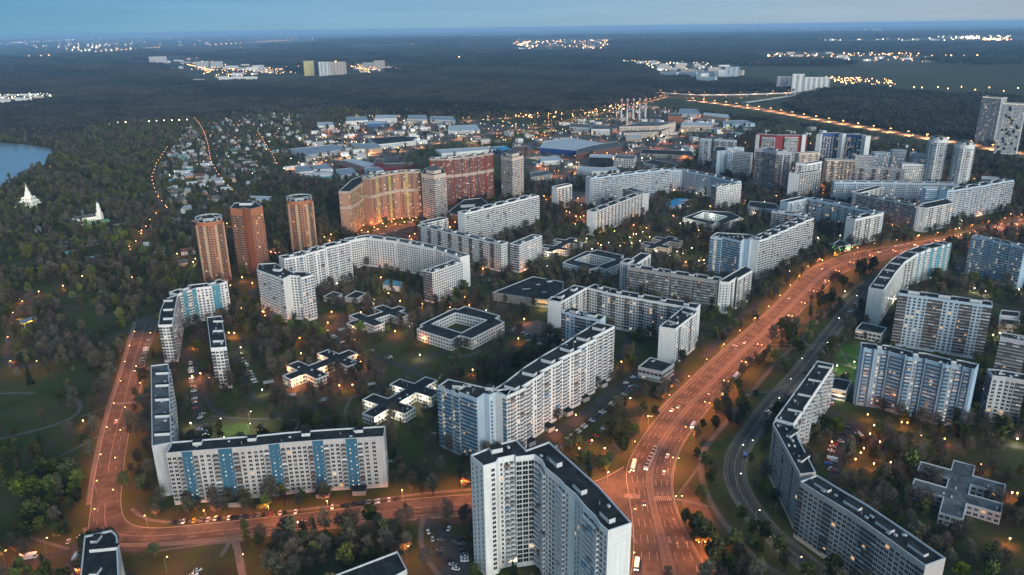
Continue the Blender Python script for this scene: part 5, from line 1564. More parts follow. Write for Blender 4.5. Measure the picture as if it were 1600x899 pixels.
for s in (0, -13):
    b.face([T @ Vector(q) for q in ((-.5, s, 10), (L * .72, s, 10), (L * .66, -6.5, 13.5), (3, -6.5, 13.5))], M['roofgrey'])
b.build('roof', r)
b = MB(); b.box(L * .25, L * 1.05, .2, 9, 0, 4.2, M['greensheet'], T); b.build('lean_to', r)
b = MB()
q = T @ Vector((L * .34, -6.5, 0)); lathe(b, q, [(2.6, 12), (2.6, 17), (3.2, 18.6), (2.4, 21), (.3, 23), (.1, 26)], M['darkdome'], 8); b.build('dome', r)
b = MB()
q = T @ Vector((L * .86, -6, 0)); b.box(q.x - 3.6, q.x + 3.6, q.y - 3.6, q.y + 3.6, 0, 14, M['limewash']); lathe(b, q, [(3.2, 14), (3.2, 21), (2.4, 21.2), (2.4, 26), (1.5, 27), (1.6, 29)], M['limewash'], 8); b.build('bell_tower', r)
b = MB(); lathe(b, q, [(1.6, 29), (2.0, 30), (1.0, 32), (.15, 34), (.08, 37)], M['darkdome'], 8); b.build('spire', r)
b = MB()
for k in range(8):
    x = L * (.06 + .08 * k)
    b.box(x - .7, x + .7, .02, .12, 2.5, 6.5, M['shade'], T)
b.build('window', r)
for k in range(4):
    flood(T @ Vector((L * (.1 + .28 * k), 16, 5)), 1500, col=(1, .86, .6), parent=r)
FOOT.append([T @ Vector(q) for q in ((-7, 10, 0), (L * 1.05, 10, 0), (L * 1.05, -14, 0), (-7, -14, 0))])
# small filling station by the park road
p0, p1 = G(40, 513), G(60, 505)
r = thing('filling_station', 'small yellow lit filling station by the park road', 'filling station', (p0 + p1) / 2)
L, T = frame_of(p0, p1)
b = MB(); b.box(-1, L + 1, -10, 0, 4.4, 5.2, M['ochre'], T, top=M['blueroof'], bottom=True); b.build('canopy', r)
for x in (1, L - 1):
    for y in (-8, -2):
        b = MB(); b.box(x - .2, x + .2, y - .2, y + .2, 0, 4.38, M['trim'], T); b.build('post', r)
b = MB(); b.box(1, L * .8, -20, -12, 0, 4, M['ochre'], T); b.build('kiosk', r)
flood(T @ Vector((L / 2, 3, 3.6)), 4500, col=(1, .75, .2), parent=r)
flood(T @ Vector((-6, -5, 4)), 5500, col=(1, .62, .1), parent=r)
FOOT.append([T @ Vector(q) for q in ((-2, 3, 0), (L + 3, 3, 0), (L + 3, -22, 0), (-2, -22, 0))])
# ------------------------------------------------------------------ lamps
_pole, _dpole, _head, _headw, _post, _ballw, _ballo = MB(), MB(), MB(), MB(), MB(), MB(), MB()
for b_, arms in ((_pole, (1,)), (_dpole, (1, -1))):
    b_.cyl((0, 0, -.1), (0, 0, 9.3), .11, .07, M['pole'], 5)
    for s in arms:
        b_.cyl((0, 0, 9.2), (s * 1.7, 0, 9.6), .06, .05, M['pole'], 4)
_post.cyl((0, 0, -.1), (0, 0, 4.6), .09, .06, M['pole'], 5)
for b_, mm in ((_head, 'sodium'), (_headw, 'whitelamp')):
    b_.box(-.45, .45, -.22, .22, .12, .3, M['pole'])
    b_.ball((0, 0, 0), .36, M[mm], 8, 5, .8)
_ballw.ball((0, 0, 0), .42, M['whitelamp'], 8, 5)
_ballo.ball((0, 0, 0), .42, M['sodium'], 8, 5)
LM = {k: v.mesh(n) for k, v, n in (('pole', _pole, 'pole'), ('dpole', _dpole, 'pole'), ('head', _head, 'lamp_head'), ('headw', _headw, 'lamp_head'), ('post', _post, 'pole'), ('ballw', _ballw, 'lamp_head'), ('ballo', _ballo, 'lamp_head'))}
LD = {}
def ldata(kind, e):
    k = (kind, e)
    if k not in LD:
        l = bpy.data.lights.new('lamp_light', 'POINT')
        if kind[1:] != 'p':                          # a road luminaire throws its light sideways: even along the road, cut off above
            l.use_nodes = True
            N, K = l.node_tree.nodes, l.node_tree.links
            em = N['Emission']
            ge, sx, ng, rp = N.new('ShaderNodeNewGeometry'), N.new('ShaderNodeSeparateXYZ'), N.new('ShaderNodeMath'), N.new('ShaderNodeValToRGB')
            ng.operation = 'MULTIPLY'; ng.inputs[1].default_value = -1.0
            K.new(ge.outputs['Normal'], sx.inputs[0]); K.new(sx.outputs['Z'], ng.inputs[0]); K.new(ng.outputs[0], rp.inputs['Fac'])
            e_ = rp.color_ramp.elements
            e_[0].position, e_[0].color = .20, (0, 0, 0, 1)
            e_[1].position, e_[1].color = 1.0, (.24, .24, .24, 1)
            for p_, v_ in ((.40, .80), (.46, .95), (.55, .70), (.65, .50), (.78, .36)):
                x_ = e_.new(p_); x_.color = (v_, v_, v_, 1)
            K.new(rp.outputs['Color'], em.inputs['Strength'])
        l.energy = e
        l.color = {'o': (1, .27, .07), 'h': (1, .44, .18), 'w': (1, .82, .55)}[kind[0]]
        l.shadow_soft_size = .35
        LD[k] = l
    return LD[k]
LAMP_E = 40000.0
N_LAMP = [0]
KEEP = []                                            # lamps and vehicles: no tree stands right on them
def lamp(p, rz, label, kind='o', double=False, e=1.0, tall=True, group=None, hs=1.0):
    N_LAMP[0] += 1
    KEEP.append((p[0], p[1], 4.5))
    r = thing('street_lamp' if tall else 'garden_lamp', label, 'lamp', p, rz, group)
    link('pole', LM['dpole' if double else 'pole'] if tall else LM['post'], r)
    for s in ((1, -1) if double else (1,)):
        q = (s * 1.75, 0, 9.3) if tall else (0, 0, 4.8)
        link('lamp_head', (LM['headw'] if kind == 'w' else LM['head']) if tall else (LM['ballo'] if kind == 'o' else LM['ballw']), r, Matrix.Translation(q) @ Matrix.Scale(hs, 4))
        o = bpy.data.objects.new('lamp_light', ldata(kind + ('' if tall else 'p'), LAMP_E * e * (1 if tall else .075)))
        C.objects.link(o)
        o.parent = r
        o.location = (q[0], q[1], q[2] - .75)
    return r
ORD = ['first', 'second', 'third', 'fourth', 'fifth', 'sixth', 'seventh', 'eighth', 'ninth', 'tenth', 'eleventh', 'twelfth', 'thirteenth', 'fourteenth', 'fifteenth', 'sixteenth', 'seventeenth', 'eighteenth', 'nineteenth', 'twentieth',
       'twenty-first', 'twenty-second', 'twenty-third', 'twenty-fourth', 'twenty-fifth', 'twenty-sixth', 'twenty-seventh', 'twenty-eighth', 'twenty-ninth', 'thirtieth', 'thirty-first', 'thirty-second', 'thirty-third', 'thirty-fourth', 'thirty-fifth', 'thirty-sixth', 'thirty-seventh', 'thirty-eighth', 'thirty-ninth', 'fortieth']
def along(P, step, start=0.0):
    out, acc = [], -start
    for i in range(len(P) - 1):
        L = (P[i + 1] - P[i]).length
        while acc + L >= 0 and L > 0:
            t = -acc / L
            if t > 1: break
            d = (P[i + 1] - P[i]).normalized()
            out.append((P[i].lerp(P[i + 1], max(0, t)), d))
            acc -= step
        acc += L
    return out
for i, (p, d) in enumerate(along([AR[j].lerp(AL[j], -.03) for j in range(160)], 42, 18)):
    lamp(p, math.atan2(d.y, d.x) + math.pi / 2, f'{ORD[min(i, 39)]} double headed orange street lamp up the right kerb of the avenue', double=True, e=.62, group='double headed lamps on the avenue')
for i, (p, d) in enumerate(along([AL[j].lerp(AR[j], -.03) for j in range(0, 160)], 38, 10)):
    lamp(p, math.atan2(d.y, d.x) - math.pi / 2, f'{ORD[min(i, 39)]} single orange street lamp up the left kerb of the avenue', e=1.15, group='single lamps on the avenue')
def lamps_at(pxs, h, ang, what, kind='o', e=1.0, tall=True, group=None, num=True):
    for i, (x, y) in enumerate(pxs):
        p = G(x, y, h); p.z = 0
        lamp(p, ang, (f'{ORD[i]} ' if num else '') + what, kind, e=e, tall=tall, group=group)
lamps_at([(950, 735), (905, 742), (850, 745), (790, 746), (721, 749), (628, 763), (511, 780), (419, 788), (319, 795), (227, 803)], 9.3, R(-80), 'orange street lamp on the upper side of the lower street, from the avenue', group='lamps on the lower street')
lamps_at([(143, 795), (147, 751), (153, 710), (163, 667), (174, 630), (185, 595), (192, 565), (199, 540), (207, 518)], 9.3, 0, 'orange street lamp up the left kerb of the left road', e=.5, group='lamps on the left road')
lamps_at([(181, 765), (184, 715), (192, 672), (199, 636), (216, 572), (222, 598), (238, 520)], 9.3, math.pi, 'orange street lamp up the right kerb of the left road', e=.5, group='lamps on the left road')
lamps_at([(256, 873), (375, 869), (634, 856), (113, 893), (3, 863), (68, 843)], 9.3, 1.0, 'lone street lamp on the grass near the bottom edge, counting from the round lawn', e=.45, group='lone lamps near the bottom edge')
lamps_at([(414, 493), (512, 504), (518, 487), (468, 528), (617, 517), (607, 458), (625, 470), (703, 480), (733, 477), (660, 475), (530, 602), (300, 588), (303, 537), (366, 520), (313, 583)], 5, 0, 'orange lamp among the trees of the left courtyards, counting from the white corner block', tall=False, e=1.5, group='orange lamps in the left courtyards')
lamps_at([(341, 654), (388, 643), (346, 683), (387, 662)], 9.3, 0, 'pale lamp around the green sports pitch', 'w', e=.3, group='lamps round the sports pitch')
lamps_at([(819, 498), (660, 528), (872, 712), (925, 688), (900, 648), (971, 565), (985, 622), (1013, 650), (945, 700), (905, 700), (870, 672)], 5, 0, 'small lamp beside the central stepped slab, counting from the square school', e=1.1, tall=False, group='small lamps by the central slab')
lamps_at([(553, 358), (568, 352), (580, 348), (592, 346), (604, 343), (615, 342), (628, 341), (640, 341), (650, 340), (575, 362), (590, 358), (603, 354), (618, 350), (560, 366), (632, 347), (645, 344), (565, 360), (585, 355), (598, 349), (612, 346)], 5, 0, 'orange lamp in the lit yard before the curved orange complex, from the left', e=1.2, tall=False, group='lamps in the orange yard')
lamps_at([(640, 369), (648, 365), (643, 374), (627, 377), (701, 348), (711, 347), (717, 343), (703, 355), (722, 353), (495, 374), (507, 370), (515, 376), (497, 385), (503, 350), (423, 393), (430, 395), (437, 394), (360, 446), (378, 433)], 5, 0, 'orange lamp between the brick towers and the white slabs, from the left yard', e=1.6, tall=False, group='lamps between brick towers and white slabs')
lamps_at([(890, 332), (895, 340), (900, 338), (907, 339), (912, 337), (885, 330), (899, 350), (853, 312), (860, 308), (850, 306), (848, 318), (903, 310), (915, 305), (945, 345)], 5, 0, 'orange lamp at the lit parking left of the dark striped slab, from the nearest', e=2.2, tall=False, group='lamps at the parking left of the dark striped slab')
lamps_at([(925, 389), (939, 383), (951, 379), (970, 375), (977, 372), (984, 371), (994, 366), (969, 384), (987, 380), (1000, 376), (1009, 373), (1015, 370), (1031, 379), (1026, 387), (1018, 391), (1025, 392), (1058, 393), (1067, 391), (1047, 399), (1008, 361), (1043, 360), (1004, 362), (1063, 349), (1092, 369), (1012, 385)], 5, 0, 'lamp in the tree filled yard between the two square schools, from the left', 'w', e=.8, tall=False, group='lamps between the two square schools')
lamps_at([(1092, 406), (1100, 405), (1101, 410), (1105, 413)], 6, 0, 'pale lamp left of the blue end block by the bend, from the left', 'w', e=1.8, tall=False, group='lamps left of the blue end block')
lamps_at([(1308, 571), (1322, 583), (1335, 565), (1356, 550), (1425, 562), (1320, 455), (1400, 467), (1499, 438), (1540, 455), (1562, 520), (1552, 523), (1473, 434), (1523, 450), (1592, 452), (1592, 395)], 5, 0, 'lamp around the slabs right of the service road, from the little lawn', 'w', e=.9, tall=False, group='lamps right of the service road')
lamps_at([(1345, 707), (1337, 717), (1350, 700), (1392, 722), (1375, 690), (1545, 762), (1590, 770), (1440, 680), (1300, 690), (1418, 660), (1366, 664)], 5, 0, 'orange lamp in the wooded courtyard by the bent slab, from the parked van', e=.45, tall=False, group='orange lamps in the wooded courtyard')
lamps_at([(1153, 740), (1182, 797), (1157, 695), (1247, 870), (1207, 840), (1232, 592), (1290, 535), (1250, 560), (1172, 688), (1214, 622), (1308, 497), (1336, 462), (1257, 593)], 9.3, 0, 'pale street lamp along the curved service road, from its lower bend', 'w', e=.1, group='lamps on the service road')
lamps_at([(1030, 270), (1050, 276), (1068, 288), (1095, 296), (1088, 302), (1100, 285)], 5, 0, 'lamp in the pale far courtyard, from the left', 'w', e=1.2, tall=False, group='lamps in the pale far courtyard')
lamps_at([(1283, 292), (1440, 281), (1482, 278), (1434, 280), (1287, 295), (1213, 305), (1157, 258), (1153, 253), (1240, 262), (1579, 307), (1595, 308), (1470, 282), (1517, 282), (1523, 278)], 6, 0, 'orange lamp among the high rises of the right cluster, from the stepped blocks', e=3.0, tall=False, group='lamps of the right cluster')
lamps_at([(240, 325), (206, 378), (217, 362), (221, 360), (202, 385), (248, 303), (228, 273)], 5, 0, 'orange lamp along the village lane below the red roof, from the crossing', e=2.2, tall=False, group='lamps of the village lane')
lamps_at([(30, 466), (129, 655), (12, 454), (60, 454), (305, 403), (128, 430), (206, 432), (270, 417), (78, 259), (88, 256), (98, 445)], 6, 0, 'lone lamp in the park at the left edge, from the park road', e=1.0, tall=False, group='lone lamps in the left park')
for zone_, poly, n in [('left courtyards', [(275, 690), (260, 500), (400, 460), (640, 430), (860, 470), (860, 560), (690, 600), (680, 690), (400, 690)], 26), ('courtyards beyond the white complexes', [(560, 420), (880, 370), (1110, 350), (1130, 430), (960, 400), (860, 430), (740, 440)], 26), ('far courtyards', [(850, 300), (1120, 300), (1300, 330), (1310, 370), (1110, 350), (900, 370)], 22),
                       ('wood right of the bent slab', [(1300, 640), (1590, 680), (1590, 880), (1490, 700), (1320, 760)], 10), ('gardens under the brick towers', [(260, 440), (300, 345), (520, 320), (530, 400), (400, 460)], 16), ('courtyards along the avenue at right', [(1190, 430), (1330, 330), (1590, 320), (1590, 345), (1330, 400), (1230, 450)], 24)]:
    for x, y in scatter_px(poly, n, 16, 2):
        kd = 'o' if rng.random() < .65 else 'w'
        lamp(Vector((x, y, 0)), 0, f"{'orange' if kd == 'o' else 'pale'} garden lamp in the {zone_}", kd, e=rng.uniform(.5, 1.3), tall=False, group=f"{'orange' if kd == 'o' else 'pale'} garden lamps in the {zone_}")
lamps_at([(33, 474), (18, 492), (10, 530), (14, 568), (55, 568)], 7, 0, 'orange lamp along the curved park road at the left edge', e=.22, group='lamps on the park road')
# entrance lights of the foreground tower, wall lamps of the kindergartens, floodlit school yard
flood(G(802, 873, 4.5), 1800, col=(1, .85, .5)); flood(G(757, 886, 4), 1500, col=(1, .8, .5))
def wall_lamps(K, spots, kind, e):
    r, T, L = K
    for x, y, sx, sy in spots:
        b = MB(); q = T @ Vector((x * L + sx * .7, y + sy * .7, 6.4)); b.ball(q, .42, M['sodium' if kind == 'o' else 'whitelamp'], 8, 5)
        b.build('wall_lamp', r)
        q = T @ Vector((x * L + sx * 2.2, y + sy * 2.2, 5.6))
        o = flood(q, e, (1, .42, .14) if kind == 'o' else (1, .82, .55), .3, r)
wall_lamps(K1, [(0.02, 6, -.3, 1), (.1, 6, 0, 1), (.33, 7, 1, 1), (.45, 6, 0, 1), (.8, 8, 1, 1), (.86, 20, 1, .3), (.2, -18, -1, 0), (.66, -14, -1, 0), (.96, -6, 0, -1), (.97, 6, 1, 1), (.36, 16, 1, 0)], 'o', 2600)
wall_lamps(K2, [(0.03, 6, 0, 1), (.12, 6, 0, 1), (.22, 14, -1, 0), (.42, 6, 0, 1), (.5, 6, 0, 1), (.84, 12, 1, 0), (.64, 14, -1, 0), (.2, -14, -1, 0), (.64, -12, -1, 0), (.36, 19, 1, 0), (.97, 3, 1, 0)], 'w', 1500)
wall_lamps(K3, [(.3, 12, 1, 0), (0, 5, -1, 1)], 'o', 2200)
wall_lamps(K4, [(.1, 6, 0, 1), (.5, 6, 0, 1), (.9, 6, 0, 1), (.3, 15, 1, 0)], 'o', 2600)
for x, y in ((1098, 333), (1110, 336), (1128, 338), (1118, 344)):
    flood(G(x, y, 9.5), 3200, col=(.9, 1, .8))
for x, y in ((1128, 352), (1070, 349), (1160, 343)):
    flood(G(x, y, 6), 2200, col=(1, 1, .85))
flood(G(848, 476, 6), 4200, col=(1, .75, .35)); flood(G(866, 520, 3), 2500, col=(1, .55, .25))
flood(G(1319, 386, 4), 1500, col=(.4, 1, .4)); flood(G(1350, 535, 4), 1500, col=(1, .9, .6)); flood(G(1310, 620, 4), 900, col=(1, .8, .5))
flood(G(780, 512, 7), 3000, col=(1, .6, .35))
# highway and village lamps: few large ones as things, the far glitter as one mass
for i, (p, d) in enumerate(along(HW1[1:], 62, 10)):
    if i < 38:
        lamp(p, math.atan2(d.y, d.x) + math.pi / 2, f'{ORD[i]} double headed lamp along the far highway, counting from the interchange', kind='h', hs=2.2, double=True, e=5.0, group='lamps on the far highway')
for zone_, poly, n in [('left half of the industrial zone', [(440, 272), (480, 240), (470, 215), (540, 184), (700, 186), (690, 215), (630, 235), (560, 255)], 40), ('right half of the industrial zone', [(700, 215), (830, 198), (1000, 166), (1130, 186), (1160, 215), (1080, 238), (950, 268), (850, 285), (800, 250)], 70), ('streets of the right cluster', [(1060, 250), (1180, 205), (1290, 212), (1440, 235), (1420, 262), (1280, 262), (1180, 300)], 22)]:
    for i, (x, y) in enumerate(scatter_px(poly, n, 26, 1.5)):
        kd = 'w' if rng.random() < .45 else 'o'
        wd = 'pale' if kd == 'w' else 'orange'
        lamp(Vector((x, y, 0)), rng.uniform(0, 6.28), f'{wd} yard lamp in the {zone_}', kd, e=rng.uniform(.7, 1.6), group=f'{wd} yard lamps in the {zone_}')
glit = MB()
def far_lamp(p, h, r, m):
    if 'far' in m: r *= 1.15 if r < 2.2 else 1.75
    glit.cyl(p, p + Vector((0, 0, h)), .12, .08, M['pole'], 3, False)
    glit.ball(p + Vector((0, 0, h + r)), r, M[m], 5, 3)
def far_line(pts, step, r, m='sodium_far', h=9, jit=0.0):
    for p, d in along(gl(pts), step):
        far_lamp(p + Vector((rng.normal(0, jit), rng.normal(0, jit), 0)) if jit else p, h, r, m)
def far_cloud(poly, n, r, m='sodium_far', gap=8, h=7):
    for x, y in scatter_px(poly, n, gap, 1.0, 12):
        far_lamp(Vector((x, y, 0)), h, r * rng.uniform(.6, 1.3), m)
for pts, wd in VIL[:4]:
    far_line(pts, 42, .5, 'sodium_mid', h=8)
for nm, pts, st, e_ in (('industrial road below the forest', [(700, 190), (760, 187), (800, 184), (860, 177), (920, 172), (1000, 163), (1040, 152)], 62, 2.6), ('road through the industrial zone', [(490, 256), (545, 246), (600, 240), (650, 232), (700, 221), (760, 211), (850, 197), (960, 173)], 75, 2.4), ('flyover', [(1030, 148.5), (1090, 152.5), (1150, 152), (1200, 150.5), (1250, 148.5)], 70, 5.0)):
    for i, (p, d) in enumerate(along(gl(pts), st, 5)):
        if i < 34:
            if nm == 'flyover': p.z = 9.4
            lamp(p, math.atan2(d.y, d.x) + math.pi / 2, f'{ORD[i]} lamp from the left along the {nm}', kind='h', hs=2.0, e=e_, group='lamps along the ' + nm)
far_line([(1590, 142), (1500, 140), (1440, 141), (1380, 138)], 100, 1.6); far_line([(1440, 141), (1600, 148)], 100, 1.5)
far_line([(0, 69), (130, 62), (260, 57), (480, 51.5)], 330, 3.2, 'white_far', jit=120); far_line([(560, 49), (760, 46), (1000, 44)], 700, 3.6, jit=300); far_line([(1000, 50), (1250, 46), (1590, 50)], 600, 3.4, 'white_far', jit=250)
far_line([(0, 91), (60, 89), (130, 85)], 160, 2.6); far_line([(150, 82), (250, 75)], 200, 2.6); far_line([(280, 72), (330, 71), (400, 67), (460, 63)], 300, 3.0)
far_line([(420, 91), (470, 97)], 90, 1.8); far_line([(295, 93), (350, 90), (385, 84)], 110, 1.7); far_line([(293, 103), (330, 112)], 70, 1.8); far_line([(270, 110), (400, 113), (480, 108)], 110, 1.6)
far_line([(540, 104), (570, 110), (625, 114), (672, 112)], 75, 1.6); far_line([(803, 73), (825, 68)], 150, 4.0); far_line([(1300, 87), (1460, 89)], 160, 2.0); far_line([(1200, 90), (1290, 89)], 200, 2.2)
far_line([(1300, 123), (1380, 133)], 70, 1.5); far_line([(975, 97), (1060, 102), (1095, 101)], 150, 2.0); far_line([(185, 197), (300, 192)], 22, 1.25, 'white_far'); far_line([(120, 203), (180, 200)], 90, 1.0, 'white_far')
far_line([(210, 187), (265, 184)], 90, 1.0, 'sodium_far')
for poly, n, r, m in [([(440, 270), (480, 215), (560, 182), (830, 190), (830, 205), (640, 235), (560, 262)], 110, .62, 'whitelamp'), ([(440, 270), (480, 215), (560, 182), (830, 190), (830, 205), (640, 235), (560, 262)], 90, .6, 'sodium_mid'),
                      ([(700, 215), (1000, 165), (1130, 185), (1160, 215), (1080, 240), (1050, 262), (900, 290), (850, 300), (800, 250)], 150, .62, 'sodium_mid'), ([(700, 215), (1000, 165), (1130, 185), (1160, 215), (1080, 240), (900, 290), (800, 250)], 100, .6, 'whitelamp'),
                      ([(800, 185), (1000, 164), (1000, 172), (850, 190)], 60, 1.0, 'sodium_far'), ([(260, 240), (300, 190), (470, 182), (440, 262), (360, 300), (270, 330)], 90, .45, 'whitelamp'), ([(300, 190), (470, 182), (440, 262), (360, 300)], 50, .5, 'sodium_mid'),
                      ([(290, 100), (330, 96), (400, 112), (390, 126), (320, 118)], 60, 1.5, 'sodium_far'), ([(540, 102), (600, 104), (680, 112), (570, 116)], 40, 1.4, 'sodium_far'), ([(400, 108), (475, 104), (475, 116), (400, 118)], 30, 1.4, 'sodium_far'),
                      ([(40, 72), (220, 66), (220, 78), (60, 84)], 40, 3.0, 'white_far'), ([(0, 64), (260, 53), (480, 50), (480, 54), (260, 62), (0, 74)], 90, 4.2, 'sodium_far'), ([(560, 48), (660, 46), (660, 50), (560, 52)], 40, 5.0, 'white_far'),
                      ([(800, 66), (960, 62), (960, 78), (800, 80)], 70, 2.6, 'sodium_far'), ([(970, 94), (1100, 96), (1120, 112), (1000, 112)], 40, 1.5, 'white_far'), ([(1030, 60), (1200, 55), (1200, 68), (1030, 66)], 30, 3.4, 'white_far'),
                      ([(1200, 84), (1470, 84), (1590, 92), (1590, 100), (1200, 96)], 80, 1.9, 'sodium_far'), ([(1250, 55), (1580, 54), (1580, 68), (1250, 64)], 90, 3.2, 'white_far'), ([(1290, 122), (1390, 126), (1400, 136), (1310, 134)], 40, 1.3, 'sodium_far'),
                      ([(1060, 150), (1240, 146), (1240, 158), (1150, 168)], 40, 1.1, 'sodium_far'), ([(1500, 58), (1530, 58), (1530, 62), (1500, 62)], 22, 3.5, 'white_far'), ([(1535, 61), (1580, 62), (1580, 64), (1535, 64)], 24, 3.2, 'sodium_far'),
                      ([(0, 150), (90, 147), (90, 155), (0, 162)], 20, 1.0, 'white_far'), ([(60, 255), (100, 245), (100, 262), (60, 268)], 4, .6, 'sodium_mid'), ([(100, 60), (1550, 48), (1550, 120), (100, 110)], 120, 2.2, 'sodium_far'),
                      ([(1060, 235), (1280, 215), (1440, 235), (1500, 260), (1400, 290), (1180, 300)], 60, .7, 'sodium_mid')]:
    far_cloud(poly, int(n * (1.7 if r > .95 else .6)), r, m, gap=max(6, r * 7))
g_ = glit.build('distant_lights')
tag(g_, kind='stuff')
print('LAMPS', N_LAMP[0])

# ------------------------------------------------------------------ vehicles
CARCOL = {'white': (.75, .75, .75), 'silver': (.42, .44, .46), 'black': (.015, .015, .018), 'grey': (.12, .125, .13), 'red': (.35, .03, .03), 'blue': (.03, .08, .25), 'yellow': (.75, .45, .03), 'brown': (.10, .06, .045)}
for k, c in CARCOL.items():
    M['car_' + k] = mat('car_paint_' + k, c, 0.28, .05, 1.0, 0.6)
def car_body(col):
    b = MB()
    def loft(secs, m, cap=True):
        for A, B in zip(secs, secs[1:]):
            for j in range(len(A)):
                k = (j + 1) % len(A)
                b.face([A[j], A[k], B[k], B[j]], m)
        if cap:
            b.face(secs[0], m); b.face(secs[-1][::-1], m)
    def sec(x, w_, z0, z1):
        return [Vector((x, -w_, z0)), Vector((x, w_, z0)), Vector((x, w_ * 1.02, (z0 + z1) / 2)), Vector((x, w_ * .92, z1)), Vector((x, -w_ * .92, z1)), Vector((x, -w_ * 1.02, (z0 + z1) / 2))]
    loft([sec(-2.2, .72, .38, .72), sec(-2.05, .84, .28, .86), sec(-1.1, .88, .24, .93), sec(.9, .88, .24, .92), sec(1.9, .84, .26, .78), sec(2.2, .70, .36, .62)], M['car_' + col])
    loft([[Vector((x, -w_, z)) for x, w_, z in ()] or [Vector((-.95, -.60, 1.44)), Vector((-.95, .60, 1.44)), Vector((.25, .60, 1.46)), Vector((.25, -.60, 1.46))],
          [Vector((-.95, -.58, 1.47)), Vector((-.95, .58, 1.47)), Vector((.25, .58, 1.49)), Vector((.25, -.58, 1.49))]], M['car_' + col])
    return b
def car_cabin():
    b = MB()
    A = [Vector((-1.75, -.78, .90)), Vector((-1.75, .78, .90)), Vector((1.05, .78, .90)), Vector((1.05, -.78, .90))]
    B = [Vector((-1.0, -.6, 1.44)), Vector((-1.0, .6, 1.44)), Vector((.3, .6, 1.46)), Vector((.3, -.6, 1.46))]
    for j in range(4):
        k = (j + 1) % 4
        b.face([A[j], A[k], B[k], B[j]], M['glass'])
    return b
_w = MB(); _w.cyl((0, -.11, 0), (0, .11, 0), .31, .31, M['rubber'], 10); _w.face([Vector((.31 * math.cos(a * .628), -.11, .31 * math.sin(a * .628))) for a in range(10)], M['rubber'])
CAR = {c: car_body(c).mesh('body') for c in CARCOL}
CAB, WHL = car_cabin().mesh('cabin_window'), _w.mesh('wheel')
_h, _t = MB(), MB()
for s in (-1, 1):
    pass
_h.ball((0, 0, 0), .17, M['head'], 6, 4); _t.ball((0, 0, 0), .13, M['tail'], 6, 4)
HL, TL = _h.mesh('headlight'), _t.mesh('tail_light')
CARSRC, FARCARS = {}, MB()
for c in CARCOL:
    b = car_body(c)
    for s in (car_cabin(),):
        n0 = len(b.v); b.v += s.v; b.f += [tuple(j + n0 for j in f) for f in s.f]; b.m += [b.mi(s.mats[x]) for x in s.m]; b.uv += s.uv
    for x in (-1.35, 1.35):
        for s in (-1, 1):
            b.cyl((x, s * .72, .31), (x, s * .9, .31), .31, .31, M['rubber'], 8)
    CARSRC[c] = b
HOUSEHOLD = ['white', 'silver', 'black', 'grey', 'red', 'blue', 'brown', 'white', 'grey', 'black']
def car(p, rz, col, label, group, lights=False, near=True):
    KEEP.append((p[0], p[1], 3.2))
    if near:
        r = thing('car', label, 'car', p, rz, group)
        link('body', CAR[col], r); link('cabin_window', CAB, r)
        for x in (-1.35, 1.35):
            for s in (-1, 1):
                link('wheel', WHL, r, Matrix.Translation((x, s * .80, .31)))
        if lights:
            for s in (-1, 1):
                link('headlight', HL, r, Matrix.Translation((2.2, s * .58, .62))); link('tail_light', TL, r, Matrix.Translation((-2.2, s * .6, .7)))
    else:
        T = Matrix.Translation(p) @ Matrix.Rotation(rz, 4, 'Z')   # past the 300 largest: one mass of small distant cars
        s = CARSRC[col]
        n0 = len(FARCARS.v)
        FARCARS.v.extend([T @ Vector(q) for q in s.v]); FARCARS.f.extend([tuple(j + n0 for j in f) for f in s.f]); FARCARS.m.extend([FARCARS.mi(s.mats[x]) for x in s.m]); FARCARS.uv.extend(s.uv)
def row(p0, p1, n, where, skip=.12, par=False, cols=None, near=True):
    a, c = G(*p0), G(*p1)
    d = c - a
    ang = math.atan2(d.y, d.x) + (0 if par else math.pi / 2)
    for i in range(n):
        if rng.random() < skip and not cols:
            continue
        col = cols[i] if cols else HOUSEHOLD[int(rng.integers(10))]
        if col == '-':
            continue
        q = a.lerp(c, (i + .5) / n) + Vector((rng.normal(0, .25), rng.normal(0, .25), .02))
        car(q, ang + rng.normal(0, .04) + (math.pi if rng.random() < .5 else 0), col, f'{col} car parked {where}', f'{col} cars parked {where}', near=near)
row((268, 817), (345, 811), 14, 'on the upper side of the lower street, left half', cols=['black', '-', 'grey', 'white', 'black', '-', 'yellow', '-', 'grey', 'black', 'silver', '-', 'white', 'black'])
row((350, 811), (470, 800), 24, 'on the upper side of the lower street, middle', cols=['-', 'white', 'black', 'black', '-', 'grey', 'black', '-', 'brown', 'black', 'grey', '-', 'black', 'black', 'red', 'black', '-', 'silver', 'black', '-', '-', '-', 'white', '-'])
row((475, 799), (625, 780), 29, 'on the upper side of the lower street, right half', cols=['-', '-', '-', '-', '-', '-', '-', '-', 'white', '-', '-', 'black', 'black', '-', 'black', 'black', '-', 'black', 'grey', 'silver', '-', 'silver', 'white', '-', 'brown', 'white', '-', 'black', 'black'])
row((868, 703), (992, 603), 40, 'in the long row beside the central stepped slab', skip=.08)
row((905, 708), (960, 655), 14, 'on the outer side of the lot beside the central slab', skip=.55)
row((234, 528), (222, 566), 12, 'on the right side of the left road', skip=.1)
